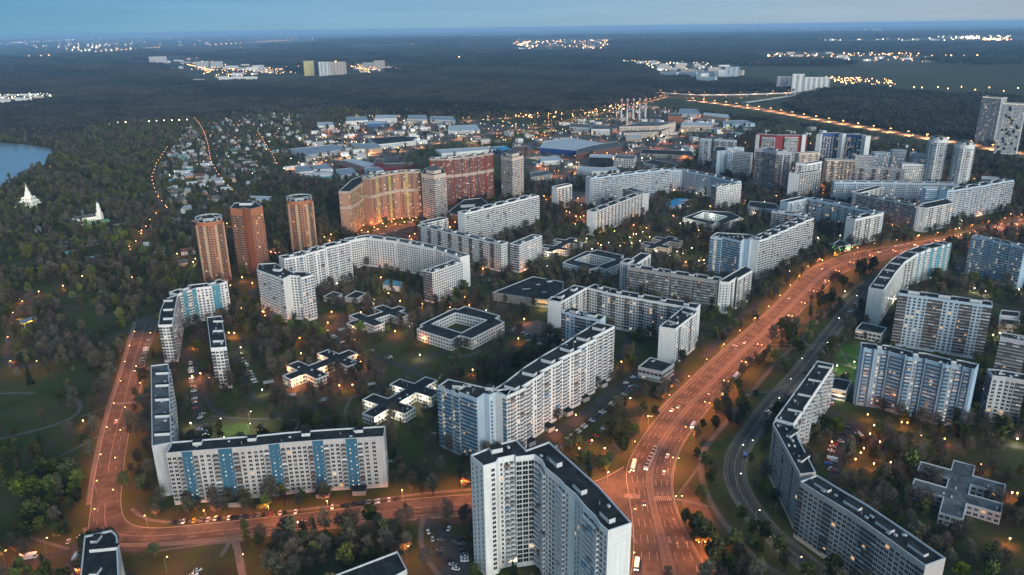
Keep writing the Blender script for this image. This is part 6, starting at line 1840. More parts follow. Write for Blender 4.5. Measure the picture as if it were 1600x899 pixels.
for x, y, a_, col, where in [(669, 832, 1.9, 'white', 'at the mouth of the yard left of the foreground tower'), (676, 843, 1.7, 'silver', 'behind the white car at the yard mouth'), (695, 826, 1.4, 'black', 'beside the white car near the foreground tower'), (701, 827, 1.4, 'white', 'close to the foreground tower on the yard lane'),
                          (711, 848, 2.6, 'grey', 'in the middle of the yard left of the foreground tower'), (707, 883, 2.9, 'silver', 'in the lit lot left of the foreground tower, farther of two'), (712, 890, 2.9, 'white', 'in the lit lot left of the foreground tower, nearest'), (703, 877, 2.9, 'black', 'in the lit lot left of the foreground tower, farthest'),
                          (107, 847, 1.8, 'silver', 'on the verge left of the corner tower'), (127, 839, .9, 'white', 'where the small road meets the left road'), (309, 892, .3, 'silver', 'on the lot at the bottom edge'), (303, 899, .3, 'white', 'on the lot at the very bottom edge'), (123, 887, .6, 'white', 'beside the dark roofed corner tower'),
                          (1045, 595, .9, 'white', 'beside the flat roofed shop'), (1058, 596, 2.0, 'silver', 'at the kerb right of the flat roofed shop'), (1048, 605, .8, 'yellow', 'below the flat roofed shop'), (995, 592, .1, 'blue', 'left of the flat roofed shop'), (989, 590, .2, 'white', 'left of the blue car by the flat roofed shop'), (978, 599, .1, 'white', 'on the lane left of the flat roofed shop'), (986, 605, 2.6, 'white', 'on the lane below the flat roofed shop'),
                          (313, 653, .9, 'white', 'by the left courtyard lane above the pitch'), (312, 672, .2, 'white', 'on the left courtyard lane beside the pitch'), (322, 681, .6, 'silver', 'at the corner of the blue striped slab'), (581, 548, 2.6, 'white', 'on the lane left of the square school'), (677, 679, .4, 'white', 'at the left foot of the central slab'), (668, 686, .4, 'grey', 'below the white car at the foot of the central slab'), (608, 722, .1, 'silver', 'right of the blue striped slab'),
                          (825, 533, .3, 'silver', 'before the return wing of the central slab'), (843, 538, 2.7, 'white', 'at the foot of the return wing of the central slab'), (852, 531, 2.8, 'white', 'close to the return wing of the central slab')]:
    car(G(x, y) + Vector((0, 0, .02)), a_, col, f'{col} car parked {where}', None)
row((1304, 690), (1293, 722), 9, 'in the courtyard row behind the bent slab', skip=.05, par=False)
row((1326, 663), (1312, 692), 8, 'across the lane from the row behind the bent slab', skip=.25)
row((1296, 732), (1310, 740), 6, 'beside the white van behind the bent slab', skip=.1)
row((1196, 648), (1212, 636), 8, 'at the far left of the bent slab', skip=.2)
row((297, 565), (305, 640), 22, 'along the lane in the courtyard of the blue striped slab', skip=.35)
row((316, 640), (322, 688), 10, 'near the green pitch behind the blue striped slab', skip=.3)
row((690, 842), (684, 880), 9, 'on the left edge of the yard by the foreground tower', skip=.25)
row((722, 838), (726, 880), 8, 'at the left foot of the foreground tower', skip=.2)
row((795, 512), (835, 528), 12, 'on the lit lot right of the square school', skip=.3)
row((500, 512), (545, 542), 12, 'on the lane below the unlit kindergarten', skip=.5, near=False)
row((1290, 600), (1300, 640), 10, 'in the yard behind the straight arm of the bent slab', skip=.3)
row((1330, 668), (1345, 682), 6, 'at the wood edge behind the bent slab', skip=.2)
row((1318, 500), (1342, 468), 12, 'along the upper service road', skip=.45, near=False)
row((1485, 410), (1508, 432), 10, 'in the lot between the curved slab and the blue edge slab', skip=.1, near=False)
row((1478, 440), (1440, 447), 8, 'behind the ragged loggia slab', skip=.2, near=False)
row((1330, 400), (1420, 381), 22, 'along the upper kerb of the avenue at the green lit shop', skip=.3, par=True, near=False)
row((1500, 366), (1596, 343), 22, 'along the upper kerb of the avenue at the right edge', skip=.3, par=True, near=False)
row((1275, 372), (1300, 383), 10, 'behind the green lit shop', skip=.2, near=False)
row((742, 432), (792, 426), 16, 'in the lot above the shopping hall', skip=.3, near=False)
row((750, 440), (775, 437), 8, 'in the lower row of the lot above the shopping hall', skip=.3, near=False)
row((555, 430), (600, 422), 12, 'in the left white courtyard', skip=.3, near=False)
row((372, 545), (400, 600), 14, 'by the narrow end on slab', skip=.45, near=False)
row((560, 366), (650, 346), 26, 'before the curved orange complex', skip=.2, near=False)
row((575, 372), (655, 352), 22, 'in the outer row before the curved orange complex', skip=.3, near=False)
row((1150, 540), (1120, 565), 8, 'beside the avenue by the white stepped wing', skip=.3, near=False)
row((1040, 335), (1075, 345), 12, 'by the bright blue market roofs', skip=.25, near=False)
# moving traffic on the avenue: place along its length
k_ = 0
for i, t, up, col in [(14, .80, 0, 'white'), (17, .78, 0, 'white'), (9, .30, 1, 'grey'), (31, .70, 0, 'black'), (47, .30, 1, 'white'), (60, .75, 0, 'silver'), (66, .20, 1, 'black'), (72, .62, 0, 'white'), (78, .82, 0, 'white'), (83, .25, 1, 'silver'), (88, .70, 0, 'grey'), (93, .78, 0, 'white'), (99, .3, 1, 'white'), (103, .72, 0, 'red'),
                      (108, .22, 1, 'white'), (112, .8, 0, 'white'), (116, .3, 1, 'black'), (121, .2, 1, 'white'), (124, .28, 1, 'silver'), (128, .74, 0, 'white'), (133, .3, 1, 'white'), (136, .2, 1, 'grey'), (141, .75, 0, 'white'), (146, .3, 1, 'white'), (150, .7, 0, 'silver'), (154, .25, 1, 'white'), (26, .2, 1, 'white'), (27, .28, 1, 'silver')]:
    p = AL[i].lerp(AR[i], t); d = AL[i + 1] - AL[i]
    car(p + Vector((0, 0, .03)), math.atan2(d.y, d.x) + (math.pi if up else 0), col, f'{ORD[k_]} moving car with lit lamps up the avenue, painted {col}', 'cars driving on the avenue', lights=True)
    k_ += 1
for i, t, up, col in [(100, .35, 0, 'white'), (120, .6, 1, 'black'), (45, .4, 0, 'silver')]:
    p = SL[i].lerp(SR[i], t); d = SL[i + 1] - SL[i]
    car(p + Vector((0, 0, .03)), math.atan2(d.y, d.x) + (math.pi if up else 0), col, f'{col} moving car with lit lamps on the left road or lower street', None, lights=True)
for j, (p, d) in enumerate(along(HW1[1:], 95, 30)):
    if j < 24:
        nn = Vector((-d.y, d.x, 0)) * (6 if j % 2 else -6)
        car(p + nn + Vector((0, 0, .03)), math.atan2(d.y, d.x) + (math.pi if j % 2 else 0), HOUSEHOLD[j % 10], 'tiny car with lit lamps on the far highway', 'cars on the far highway', lights=True)
tag(FARCARS.build('distant_parked_cars'), kind='stuff')
# buses, vans, a lorry and a tram
def bus(name, cat, label, p, rz, L, H, Wd, col, lights=True, van=False):
    r = thing(name, label, cat, p, rz)
    b = MB(); b.box(-L / 2, L / 2, -Wd / 2, Wd / 2, .4, H - .12, M[col]); b.box(-L / 2 + .15, L / 2 - .15, -Wd / 2 + .12, Wd / 2 - .12, H - .118, H, M[col]); link('body', b.mesh('body'), r)
    b = MB()
    if van:
        b.box(L / 2 - 1.4, L / 2 + .02, -Wd / 2 - .02, Wd / 2 + .02, H * .52, H * .8, M['glass'])
    else:
        b.box(-L / 2 - .02, L / 2 + .02, -Wd / 2 - .02, Wd / 2 + .02, 1.35, 2.35, M['glass'])
    link('window', b.mesh('window'), r)
    for x in (-L / 2 + 1.6, L / 2 - 1.8):
        for s in (-1, 1):
            link('wheel', WHL, r, Matrix.Translation((x, s * (Wd / 2 - .05), .42)) @ Matrix.Scale(1.35, 4))
    if lights:
        for s in (-1, 1):
            link('headlight', HL, r, Matrix.Translation((L / 2, s * Wd * .38, .8)) @ Matrix.Scale(1.4, 4)); link('tail_light', TL, r, Matrix.Translation((-L / 2, s * Wd * .4, .9)))
    return r
def dir_at(i, P=None):
    P = P or AL
    d = P[i + 1] - P[i]
    return math.atan2(d.y, d.x)
def nearest(px_, py_):
    q = G(px_, py_)
    return min(range(158), key=lambda i: (AL[i].lerp(AR[i], .5) - q).length)
for name, cat, lab, x, y, L, H, Wd, col, up in [('bus', 'bus', 'white bus waiting at the crossing beside the tram', 990, 730, 11, 3, 2.5, 'car_white', 1), ('bus', 'bus', 'bus with glowing lamps at the stop on the right kerb of the avenue', 1131, 621, 11, 3, 2.5, 'car_yellow', 0),
                                                ('van', 'van', 'white van driving down the right side of the avenue', 1083, 666, 6, 2.6, 2.1, 'car_white', 1), ('bus', 'bus', 'white bus at the right kerb higher up the avenue', 1150, 590, 11, 3, 2.5, 'car_white', 0), ('van', 'van', 'white van parked beyond the avenue bend at the right kerb', 1225, 514, 6, 2.5, 2.1, 'car_white', 0),
                                                ('lorry', 'lorry', 'white lorry lit by street lamps right of the foreground tower', 995, 885, 8, 3, 2.4, 'car_white', 1), ('van', 'van', 'white van near the white stepped wing on the avenue', 1182, 494, 6, 2.4, 2.1, 'car_white', 1)]:
    bus(name, cat, lab, G(x, y) + Vector((0, 0, .03)), dir_at(nearest(x, y)) + (math.pi if up else 0), L, H, Wd, col, van=name != 'bus')
bus('lorry', 'lorry', 'white box lorry on the small road at the lower left edge', G(45, 873) + Vector((0, 0, .03)), .22, 8.5, 3.2, 2.4, 'car_white', False, True)
bus('van', 'van', 'white van on the lane beside the dark roofed corner tower', G(119, 873) + Vector((0, 0, .03)), 1.72, 6, 2.5, 2.1, 'car_white', False, True)
bus('van', 'van', 'big white van behind the bent slab', G(1300, 720) + Vector((0, 0, .03)), -.5, 6.5, 2.7, 2.2, 'car_white', False, True)
bus('van', 'van', 'blue van below the big white one behind the bent slab', G(1294, 727) + Vector((0, 0, .03)), -.4, 5, 2.1, 2.0, 'car_blue', False, True)
bus('van', 'van', 'blue van on the service road shoulder', G(1164, 713) + Vector((0, 0, .03)), 1.3, 5.5, 2.3, 2.1, 'car_blue', False, True)
i0 = nearest(1012, 722)
p = AL[i0].lerp(AR[i0], .45)
r = thing('tram', 'long tram with a dark ribbed roof standing on the avenue crossing', 'tram', p + Vector((0, 0, .05)), dir_at(i0))
for k, x in enumerate((-9.2, 0, 9.2)):
    b = MB(); b.box(x - 4.3, x + 4.3, -1.25, 1.25, .35, 3.2, M['car_silver'], top=M['roofgrey']); link('body', b.mesh('body'), r)
    b = MB(); b.box(x - 4.1, x + 4.1, -1.27, 1.27, 1.3, 2.5, M['glass']); link('window', b.mesh('window'), r)
    b = MB()
    for q in range(4):
        b.box(x - 3.8 + q * 2, x - 2.5 + q * 2, -1.0, 1.0, 3.202, 3.5, M['metal' if q % 2 else 'roof'])
    link('roof_box', b.mesh('roof_box'), r)
for x in (-4.6, 4.6):
    b = MB(); b.box(x - .32, x + .32, -1.1, 1.1, .5, 3.0, M['rubber']); link('gangway', b.mesh('gangway'), r)
for s in (-1, 1):
    link('headlight', HL, r, Matrix.Translation((-13.5, s * .8, .9)) @ Matrix.Scale(1.6, 4))
# ------------------------------------------------------------------ trees
def leafmat(name, c, c2, sc=1.4):
    Mt = mat(name, c, 0.9, 0, sc, 0.1, col2=c2, detail=2)
    N, K = Mt.node_tree.nodes, Mt.node_tree.links
    b = N['Principled BSDF']
    src = b.inputs['Base Color'].links[0].from_socket
    oi = N.new('ShaderNodeObjectInfo')                # every tree its own tone
    hs = N.new('ShaderNodeHueSaturation')
    for nm, lo, hi, mul in (('Value', .5, 1.65, 1.0), ('Hue', .465, .53, 7.13), ('Saturation', .7, 1.15, 3.77)):
        ml = N.new('ShaderNodeMath'); ml.operation = 'MULTIPLY'; ml.inputs[1].default_value = mul
        fr = N.new('ShaderNodeMath'); fr.operation = 'FRACT'
        mr = N.new('ShaderNodeMapRange'); mr.inputs['To Min'].default_value = lo; mr.inputs['To Max'].default_value = hi
        K.new(oi.outputs['Random'], ml.inputs[0]); K.new(ml.outputs[0], fr.inputs[0]); K.new(fr.outputs[0], mr.inputs['Value']); K.new(mr.outputs[0], hs.inputs[nm])
    K.new(src, hs.inputs['Color']); K.new(hs.outputs['Color'], b.inputs['Base Color'])
    return Mt
M['bark'] = leafmat('bark', (.075, .06, .05), (.04, .034, .03))
M['twig'] = leafmat('bare_twigs', (.115, .095, .072), (.052, .045, .037), .3)
M['twig2'] = leafmat('budding_twigs', (.115, .098, .046), (.052, .048, .025), .3)
M['fresh'] = leafmat('fresh_leaves', (.115, .125, .026), (.055, .070, .016), .35)
M['green'] = leafmat('green_leaves', (.074, .084, .024), (.034, .042, .014), .35)
M['needle'] = leafmat('needles', (.020, .038, .022), (.010, .020, .013), .35)
def V3(v): return Vector(tuple(float(a) for a in v))
def make_tree(kind, seed):
    """Crown and trunk meshes of one tree of height about 13 m, base at the origin."""
    q = np.random.default_rng(seed)
    cr, tr = MB(), MB()
    H = {'bare': 13, 'bud': 12, 'fresh': 10.5, 'green': 12.5, 'poplar': 19, 'spruce': 15}[kind]
    tr.cyl((0, 0, -.3), (0, 0, H * .45), .26, .17, M['bark'], 5, False)
    tr.cyl((0, 0, H * .45), (q.normal(0, .3), q.normal(0, .3), H * .86), .17, .05, M['bark'], 5, False)
    nl = {'bare': 15, 'bud': 15, 'fresh': 13, 'green': 15, 'poplar': 17, 'spruce': 0}[kind]
    R0 = {'bare': 3.6, 'bud': 3.7, 'fresh': 3.5, 'green': 3.8, 'poplar': 2.0, 'spruce': 2.7}[kind]
    if kind == 'spruce':
        for k in range(15):
            t = k / 14
            z = 1.6 + t * (H - 1.8)
            rr = R0 * (1 - t) ** .85 + .25
            for j in range(11):
                a = q.uniform(0, 6.283)
                d = Vector((math.cos(a), math.sin(a), 0))
                s = Vector((-d.y, d.x, 0)) * rr * q.uniform(.22, .36)
                tip = d * rr * q.uniform(.75, 1.15) + Vector((0, 0, z - rr * .38))
                top = Vector((0, 0, z + .5))
                cr.face([top, d * rr * .55 + s + Vector((0, 0, z - .35)), tip, d * rr * .55 - s + Vector((0, 0, z - .35))], M['needle'])
        return cr, tr
    for i in range(nl):
        t = i / (nl - 1)
        z = H * (.34 + .56 * t) + q.normal(0, .4)
        rr = R0 * (math.sin(math.pi * min(1, .18 + .75 * t)) ** .7)
        a = i * 2.4 + q.normal(0, .4)
        c = np.array([math.cos(a) * rr * q.uniform(.35, .85), math.sin(a) * rr * q.uniform(.35, .85), z])
        if kind in ('bare', 'bud', 'green', 'fresh') and i % 2 == 0:
            tr.cyl((0, 0, z - 1.9 - rr * .35), V3(c), .1, .03, M['bark'], 4, False)
        lr = (1.55 if kind != 'poplar' else 1.25) * q.uniform(.75, 1.25)
        n = {'bare': 64, 'bud': 62, 'fresh': 56, 'green': 56, 'poplar': 40}[kind]
        for _ in range(n):
            d = q.normal(size=3); d /= np.linalg.norm(d) + 1e-9
            p = c + d * lr * q.uniform(.35, 1.08) * np.array([1, 1, .85])
            if kind in ('bare', 'bud') and q.random() < (.93 if kind == 'bare' else .68):
                e = d + np.array([0, 0, .6]) + q.normal(size=3) * .35; e /= np.linalg.norm(e)
                s = np.cross(e, q.normal(size=3)); s /= np.linalg.norm(s) + 1e-9
                l, w_ = q.uniform(.8, 1.8), q.uniform(.03, .085)
                cr.face([V3(p - e * l * .5 - s * w_), V3(p - e * l * .5 + s * w_), V3(p + e * l * .6 + s * w_ * .5), V3(p + e * l * .6 - s * w_ * .5)], M['twig'])
            else:
                e = q.normal(size=3); e /= np.linalg.norm(e)
                s = np.cross(e, q.normal(size=3)); s /= np.linalg.norm(s) + 1e-9
                l = q.uniform(.18, .42) * (1.0 if kind in ('bare', 'bud') else 1.2)
                mm = {'bare': 'twig2' if q.random() < .25 else 'twig', 'bud': 'twig2', 'fresh': 'fresh', 'green': 'green' if q.random() < .85 else 'fresh', 'poplar': 'twig2' if q.random() < .6 else 'green'}[kind]
                cr.face([V3(p - e * l - s * l * .8), V3(p - e * l * .7 + s * l), V3(p + e * l + s * l * .7), V3(p + e * l * .8 - s * l)], M[mm])
    return cr, tr

KINDS = ['bare', 'bare', 'bud', 'fresh', 'green', 'green', 'poplar', 'spruce', 'bare', 'bud']
WORDS = {'bare': 'bare brown tree', 'bud': 'budding olive brown tree', 'fresh': 'tree in fresh yellow green leaf', 'green': 'dark green leafy tree', 'poplar': 'tall slim poplar', 'spruce': 'dark pointed spruce'}
NAMES = {'bare': 'bare_tree', 'bud': 'budding_tree', 'fresh': 'leafy_tree', 'green': 'leafy_tree', 'poplar': 'poplar_tree', 'spruce': 'spruce_tree'}
protos = []
for i, k in enumerate(KINDS):
    cr, tr = make_tree(k, 100 + i)
    both = MB()
    for s in (cr, tr):
        n0 = len(both.v)
        both.v += s.v; both.f += [tuple(j + n0 for j in f) for f in s.f]; both.m += [both.mi(s.mats[x]) for x in s.m]; both.uv += s.uv
    protos.append((k, cr.mesh('crown'), tr.mesh('trunk'), both.mesh('tree')))

def scatter(name, meshes, P, idx, scl, rot, kind='stuff'):
    """One object of many copies that nobody would count: geometry nodes put the meshes on a cloud of points."""
    pc = bpy.data.collections.new(name + '_kinds')
    for i, me in enumerate(meshes):
        pc.objects.link(bpy.data.objects.new(f'{name}_kind_{i:02d}', me))
    me = bpy.data.meshes.new(name)
    me.from_pydata([tuple(map(float, p)) for p in P], [], [])
    for nm, ty, dat in (('idx', 'INT', idx), ('scl', 'FLOAT', scl), ('rot', 'FLOAT', rot)):
        at = me.attributes.new(nm, ty, 'POINT')
        at.data.foreach_set('value', np.asarray(dat, dtype=np.int32 if ty == 'INT' else np.float32))
    o = bpy.data.objects.new(name, me)
    C.objects.link(o)
    tag(o, kind=kind)
    g = bpy.data.node_groups.new(name, 'GeometryNodeTree')
    g.interface.new_socket('Geometry', in_out='INPUT', socket_type='NodeSocketGeometry')
    g.interface.new_socket('Geometry', in_out='OUTPUT', socket_type='NodeSocketGeometry')
    N, K = g.nodes, g.links
    gi, go = N.new('NodeGroupInput'), N.new('NodeGroupOutput')
    ip, ci = N.new('GeometryNodeInstanceOnPoints'), N.new('GeometryNodeCollectionInfo')
    ci.inputs['Collection'].default_value = pc
    ci.inputs['Separate Children'].default_value = True
    ci.inputs['Reset Children'].default_value = True
    def na(nm, ty):
        n = N.new('GeometryNodeInputNamedAttribute'); n.data_type = ty; n.inputs['Name'].default_value = nm
        return n.outputs['Attribute']
    cx = N.new('ShaderNodeCombineXYZ')
    K.new(na('rot', 'FLOAT'), cx.inputs['Z'])
    ip.inputs['Pick Instance'].default_value = True
    K.new(gi.outputs[0], ip.inputs['Points'])
    K.new(ci.outputs[0], ip.inputs['Instance'])
    K.new(na('idx', 'INT'), ip.inputs['Instance Index'])
    K.new(cx.outputs[0], ip.inputs['Rotation'])
    K.new(na('scl', 'FLOAT'), ip.inputs['Scale'])
    K.new(ip.outputs[0], go.inputs[0])
    md = o.modifiers.new('scatter', 'NODES')
    md.node_group = g
    return o

def wob(x, y, s, ph):
    return np.sin(x / s + ph) * np.cos(y / s * 1.13 - ph * 1.7) + .6 * np.sin((x + y) / s * 1.9 + ph * 2.3)

# candidate spots on a jittered grid, kept by where they stand
cell = 6.2
gx, gy = np.meshgrid(np.arange(-1900, 1900, cell), np.arange(240, 2750, cell))
X = (gx + rng.uniform(-.48, .48, gx.shape) * cell).ravel()
Y = (gy + rng.uniform(-.48, .48, gy.shape) * cell).ravel()
px, py = PX(X, Y, 0.0)
ok = (px > -60) & (px < 1660) & (py < 1010)
X, Y, px, py = X[ok], Y[ok], px[ok], py[ok]
dens = np.zeros(X.shape)
leaf = np.zeros(X.shape)                             # share of green trees
spr = np.zeros(X.shape)
def zone(poly, d, l, s=.03):
    k = inside(poly, px, py)
    dens[k], leaf[k], spr[k] = d, l, s
zone([(-80, 215), (560, 165), (1660, 130), (1660, 1020), (-80, 1020)], .50, .22)
zone([(640, 230), (1000, 165), (1200, 175), (1660, 250), (1660, 262), (1300, 220), (1180, 205), (1060, 262), (860, 290), (640, 280)], .05, .3)
zone([(430, 275), (480, 215), (560, 180), (840, 185), (840, 235), (640, 290)], .06, .3)
zone([(250, 300), (262, 235), (300, 188), (400, 175), (480, 180), (470, 230), (440, 262), (420, 290), (360, 310), (300, 345), (262, 335)], .22, .35, .06)
zone([(-80, 215), (90, 215), (230, 190), (300, 190), (262, 240), (240, 275), (245, 320), (230, 345), (-80, 345)], .85, .5, .08)
zone([(-80, 330), (240, 340), (300, 345), (520, 300), (530, 395), (300, 440), (245, 480), (-80, 480)], .72, .34, .05)
zone([(-80, 450), (250, 450), (215, 560), (165, 680), (-80, 690)], .55, .35, .07)
zone([(-80, 575), (170, 575), (150, 690), (-80, 690)], .11, .35, .07)
zone([(-80, 680), (160, 680), (140, 830), (-80, 900)], .34, .65, .04)
zone([(20, 770), (80, 700), (160, 690), (145, 760), (90, 820), (30, 830)], .85, .85, .02)
zone([(-80, 880), (120, 860), (120, 1020), (-80, 1020)], .45, .5)
zone([(190, 855), (740, 805), (740, 1020), (190, 1020)], .30, .3)
zone([(400, 830), (640, 815), (640, 870), (480, 905), (400, 905)], .85, .3)
zone([(230, 840), (240, 700), (258, 700), (275, 790), (740, 745), (740, 775), (230, 822)], .55, .15)
zone([(600, 660), (690, 690), (735, 700), (735, 770), (605, 780)], .85, .12)
zone([(275, 500), (330, 540), (340, 620), (270, 690)], .42, .15)
zone([(1070, 670), (1230, 530), (1330, 430), (1345, 440), (1270, 530), (1150, 680), (1105, 740), (1140, 820), (1240, 905), (1110, 905), (1060, 770)], .42, .65)
zone([(1290, 600), (1660, 600), (1660, 1020), (1480, 1020), (1300, 760)], .80, .22)
zone([(1150, 660), (1210, 640), (1215, 750), (1250, 830), (1330, 905), (1240, 905), (1150, 790)], .6, .3)
zone([(560, 590), (720, 490), (800, 500), (820, 530), (690, 600), (690, 690), (600, 660)], .32, .2)
zone([(735, 580), (740, 545), (800, 515), (850, 545)], .04, .3)
zone([(960, 600), (1060, 600), (1000, 690), (930, 740), (860, 700)], .5, .5)
zone([(1340, 665), (1290, 600), (1330, 640)], .2, .3)
zone([(1450, 232), (1660, 272), (1660, 335), (1590, 325), (1560, 275), (1500, 262)], .85, .3, .1)
zone([(930, 720), (1010, 610), (1060, 620), (1000, 700), (940, 745)], .62, .65)
n1 = wob(X, Y, 34, .7)
n2 = wob(X, Y, 60, 2.1)
n3 = wob(X, Y, 25, 4.4)
dens = dens * np.clip(.72 + .55 * n1, .05, 1.35)
u = rng.random(X.shape)
keep = u < dens
X, Y, px, py, leaf, spr, n2, n3 = [a[keep] for a in (X, Y, px, py, leaf, spr, n2, n3)]
ok = ~taken(X, Y, 2.6)
for kx, ky, kr in KEEP:
    dn = math.hypot(kx, ky)
    for q_ in (0.0, 5.0):                             # the spot itself and a step towards the viewer's side of it
        ok &= (X - kx * (1 - q_ / dn)) ** 2 + (Y - ky * (1 - q_ / dn)) ** 2 > kr * kr
X, Y, px, py, leaf, spr, n2, n3 = [a[ok] for a in (X, Y, px, py, leaf, spr, n2, n3)]
kinds = np.zeros(X.shape, int)
u = rng.random(X.shape)
lf = np.clip(leaf + .28 * n2, .02, .95)
bare = np.array([0, 1, 8, 2, 9])[rng.choice(5, X.shape, p=[.27, .27, .2, .13, .13])]
gre = np.where(n3 + rng.normal(0, .35, X.shape) > .45, 3, np.where(rng.random(X.shape) < .5, 4, 5))
kinds = np.where(u < lf, gre, bare)
kinds = np.where(rng.random(X.shape) < spr, 7, kinds)
kinds = np.where(rng.random(X.shape) < .035, 6, kinds)
scl = np.clip(rng.lognormal(-.12, .24, X.shape), .42, 1.45)
rot = rng.uniform(0, 6.28, X.shape)
dist = np.sqrt(X ** 2 + Y ** 2 + CAM_H ** 2)
# the 300 that show largest become trees of their own
inview = (px > 2) & (px < 1598) & (py < 905)
vx, vy = PX(X, Y, 9.0)
inview &= (vy < 890)
hidden = np.zeros(X.shape, bool)
score = np.where(inview, scl / dist, 0)
order = np.argsort(-score)
own = np.zeros(X.shape, bool)
own[order[:300]] = True
ZN = [([(-80, 400), (150, 400), (150, 1020), (-80, 1020)], 'in the park left of the left road'), ([(150, 560), (260, 560), (262, 830), (150, 830)], 'between the left road and the pale slab'),
      ([(100, 830), (250, 840), (250, 1020), (100, 1020)], 'around the dark roofed corner tower'), ([(235, 700), (620, 690), (735, 740), (735, 830), (200, 840)], 'below the blue striped slab'),
      ([(200, 826), (740, 795), (740, 1020), (200, 1020)], 'on the grass below the lower street'), ([(260, 540), (480, 560), (480, 700), (260, 700)], 'in the courtyard of the blue striped slab'),
      ([(480, 560), (740, 540), (740, 760), (480, 700)], 'around the pale lit kindergarten'), ([(735, 600), (1010, 600), (950, 745), (735, 745)], 'left of the avenue by the central slab'),
      ([(740, 740), (1000, 740), (1000, 1020), (740, 1020)], 'beside the foreground tower'), ([(1000, 640), (1110, 640), (1110, 905), (1000, 905)], 'on the strip right of the avenue'),
      ([(1100, 400), (1230, 400), (1250, 905), (1100, 905)], 'between the avenue and the service road'), ([(1190, 560), (1340, 560), (1300, 760), (1260, 1020), (1190, 1020)], 'around the bent slab'),
      ([(1260, 560), (1660, 560), (1660, 1020), (1260, 1020)], 'in the wood right of the bent slab')]
def zone_of(a, c):
    for poly, w_ in ZN:
        if inside(poly, np.array([a]), np.array([c]))[0]:
            return w_
    return 'in the courtyards left of the avenue' if a < 1050 else 'in the courtyards right of the avenue'
for i in np.nonzero(own)[0]:
    k, cm, tm, _ = protos[kinds[i]]
    wz = zone_of(px[i], py[i])
    sz = 'tall ' if scl[i] > 1.02 and k != 'poplar' else ('small ' if scl[i] < .78 and k != 'poplar' else '')
    r = thing(NAMES[k], sz + WORDS[k] + ' ' + wz, 'tree', (float(X[i]), float(Y[i]), 0), float(rot[i]), (sz + WORDS[k] + 's ' + wz))
    r.scale = (float(scl[i]),) * 3
    link('crown', cm, r); link('trunk', tm, r)
rest = ~own
scatter('trees_of_the_city', [p[3] for p in protos], np.stack([X[rest], Y[rest], X[rest] * 0], 1), kinds[rest], scl[rest], rot[rest])
print('TREES', own.sum(), rest.sum())

M['wood_a'] = leafmat('bare_wood', (.044, .036, .036), (.018, .017, .018), .08)
M['wood_b'] = leafmat('evergreen_wood', (.016, .024, .018), (.009, .014, .012), .08)
M['wood_c'] = leafmat('budding_wood', (.042, .042, .022), (.020, .022, .013), .08)
# far woods: patches of closed canopy
def canopy(seed, mats, spruce=.2):
    q = np.random.default_rng(seed)
    b = MB()
    for i in range(95):
        x, y = q.uniform(-36, 36, 2)
        h = q.uniform(9, 17)
        r0 = q.uniform(2.6, 4.6)
        mm = M[mats[int(q.integers(len(mats)))]]
        con = q.random() < spruce
        ring = []
        n = 6
        a0 = q.uniform(0, 6)
        rings = [(r0, h * .45), (r0 * .5, h * .8)] if con else [(r0 * .8, h * .5), (r0 * 1.05, h * .75), (r0 * .6, h * .95)]
        pts = [[Vector((x + rr * q.uniform(.75, 1.2) * math.cos(a0 + 6.283 * j / n), y + rr * q.uniform(.75, 1.2) * math.sin(a0 + 6.283 * j / n), z + q.normal(0, .6))) for j in range(n)] for rr, z in rings]
        for A, B in zip(pts, pts[1:]):
            for j in range(n):
                b.face([A[j], A[(j + 1) % n], B[(j + 1) % n], B[j]], mm)
        top = Vector((x, y, h * (1.15 if con else 1.02)))
        for j in range(n):
            b.face([pts[-1][j], pts[-1][(j + 1) % n], top], mm)
    return b.mesh('canopy')
cans = [canopy(1, ['wood_a', 'wood_a', 'wood_c', 'wood_b']), canopy(2, ['wood_b', 'wood_b', 'wood_b', 'wood_a'], .6), canopy(3, ['wood_a', 'wood_a', 'wood_c'], .05), canopy(4, ['wood_c', 'wood_b', 'wood_c'], .1)]
FP, FI, FS, FR = [], [], [], []
def woods(poly, cellm, d0, d1, p, sc, mixk, cut=None, off=0.0):
    g0, g1 = np.meshgrid(np.arange(-d1, d1, cellm), np.arange(d0, d1, cellm))
    x = (g0 + rng.uniform(-.3, .3, g0.shape) * cellm).ravel(); y = (g1 + rng.uniform(-.3, .3, g1.shape) * cellm).ravel()
    a, c = PX(x, y, 0.0)
    k = (a > -50) & (a < 1650) & (c > 30)
    if poly is not None:
        k &= inside(poly, a, c)
    dd = np.hypot(x, y)
    k &= (dd > d0) & (dd < d1)
    x, y, a, c = x[k], y[k], a[k], c[k]
    v = wob(x, y, 420 if d0 < 6000 else 1500, .4 + off)
    k = v > p
    for s in CLEAR:
        k &= ~inside(s, a, c)
    x, y = x[k], y[k]
    k = ~taken(x, y, 10) if d0 < 4500 else np.ones(x.shape, bool)
    x, y = x[k], y[k]
    w2 = wob(x, y, 300, 2.2)
    FP.extend(np.stack([x, y, x * 0], 1).tolist())
    FI.extend(np.where(w2 > .5, mixk[0], np.where(w2 > -.3, mixk[1], mixk[2])).tolist())
    FS.extend((np.ones(x.shape) * sc * rng.uniform(.9, 1.15, x.shape)).tolist())
    FR.extend(rng.uniform(0, 6.28, x.shape).tolist())
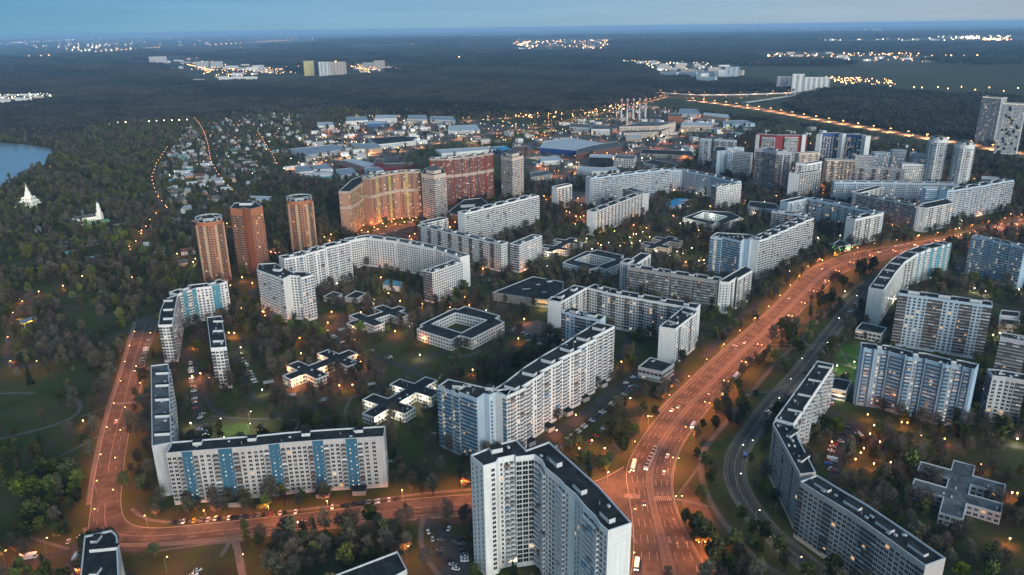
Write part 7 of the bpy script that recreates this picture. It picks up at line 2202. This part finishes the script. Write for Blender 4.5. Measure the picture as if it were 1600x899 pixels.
CLEAR = [[(1030, 147), (1262, 144.5), (1262, 152), (1230, 170), (1300, 189), (1400, 206), (1460, 216), (1530, 227), (1660, 252), (1660, 268), (1530, 240), (1460, 229), (1400, 220), (1300, 203), (1200, 184), (1100, 176), (1020, 168)], [(225, 98), (265, 86), (400, 100), (480, 118), (600, 94), (640, 110), (570, 119), (480, 124), (400, 128), (300, 130), (260, 112)], [(-60, 146), (95, 146), (95, 156), (20, 166), (-60, 170)],
         [(960, 96), (1100, 98), (1160, 102), (1160, 117), (1120, 128), (1080, 126), (1020, 112)], [(1200, 118), (1310, 118), (1420, 134), (1330, 138), (1200, 136)], [(-60, 60), (500, 55), (500, 72), (220, 82), (-60, 95)],
         [(1020, 146), (1080, 146), (1260, 145), (1250, 156), (1180, 172), (1040, 160)], [(1380, 136), (1640, 140), (1640, 158), (1500, 150), (1380, 143)], [(140, 195), (250, 190), (300, 186), (300, 196), (180, 203)], [(0, 100), (40, 99), (40, 106), (0, 107)],
         [(800, 62), (960, 60), (960, 80), (800, 82)], [(1180, 80), (1460, 86), (1460, 98), (1180, 96)]]
FA = [(-60, 96), (-60, 216), (0, 216), (85, 222), (190, 196), (300, 189), (370, 178), (470, 170), (560, 174), (650, 180), (750, 181), (850, 178), (930, 170), (1000, 159), (1035, 146), (1100, 146), (1260, 142), (1200, 128), (1130, 120), (1000, 108), (800, 98)]
FBk = [(1245, 152), (1330, 136), (1450, 143), (1540, 152), (1660, 158), (1660, 236), (1530, 221), (1400, 201), (1300, 184), (1215, 166)]
FD = [(1020, 168), (1200, 182), (1300, 201), (1440, 226), (1440, 216), (1300, 195), (1200, 177), (1060, 163)]
woods(FA, 52, 2000, 6200, -2, 1.0, (1, 0, 2))
woods(FBk, 52, 1700, 5000, -2, 1.0, (3, 0, 2))
woods([(1060, 168), (1200, 179), (1440, 220), (1440, 228), (1200, 190), (1100, 184)], 52, 1400, 4000, -.9, .6, (3, 3, 2), off=1)
woods(None, 105, 5200, 12000, -.25, 2.0, (1, 1, 2), off=2)
woods(None, 210, 11500, 24000, .05, 4.0, (1, 1, 0), off=3)
scatter('far_woods', cans, FP, FI, FS, FR)
print('CANOPY', len(FP))
# ------------------------------------------------------------------ the air: even haze from below the ground to just above the camera
hz = bpy.data.materials.new('haze_air')
hz.use_nodes = True
_N = hz.node_tree.nodes
_N.remove(_N['Principled BSDF'])
_pv = _N.new('ShaderNodeVolumePrincipled')
_pv.inputs['Color'].default_value = (0.38, 0.65, 1.0, 1)
_pv.inputs['Density'].default_value = 0.000042
_pv.inputs['Anisotropy'].default_value = 0.0
hz.node_tree.links.new(_pv.outputs[0], _N['Material Output'].inputs['Volume'])
b = MB()
b.box(-71000, 71000, -71000, 71000, -1.5, 285.0, hz, bottom=True)
tag(b.build('haze'), kind='stuff')
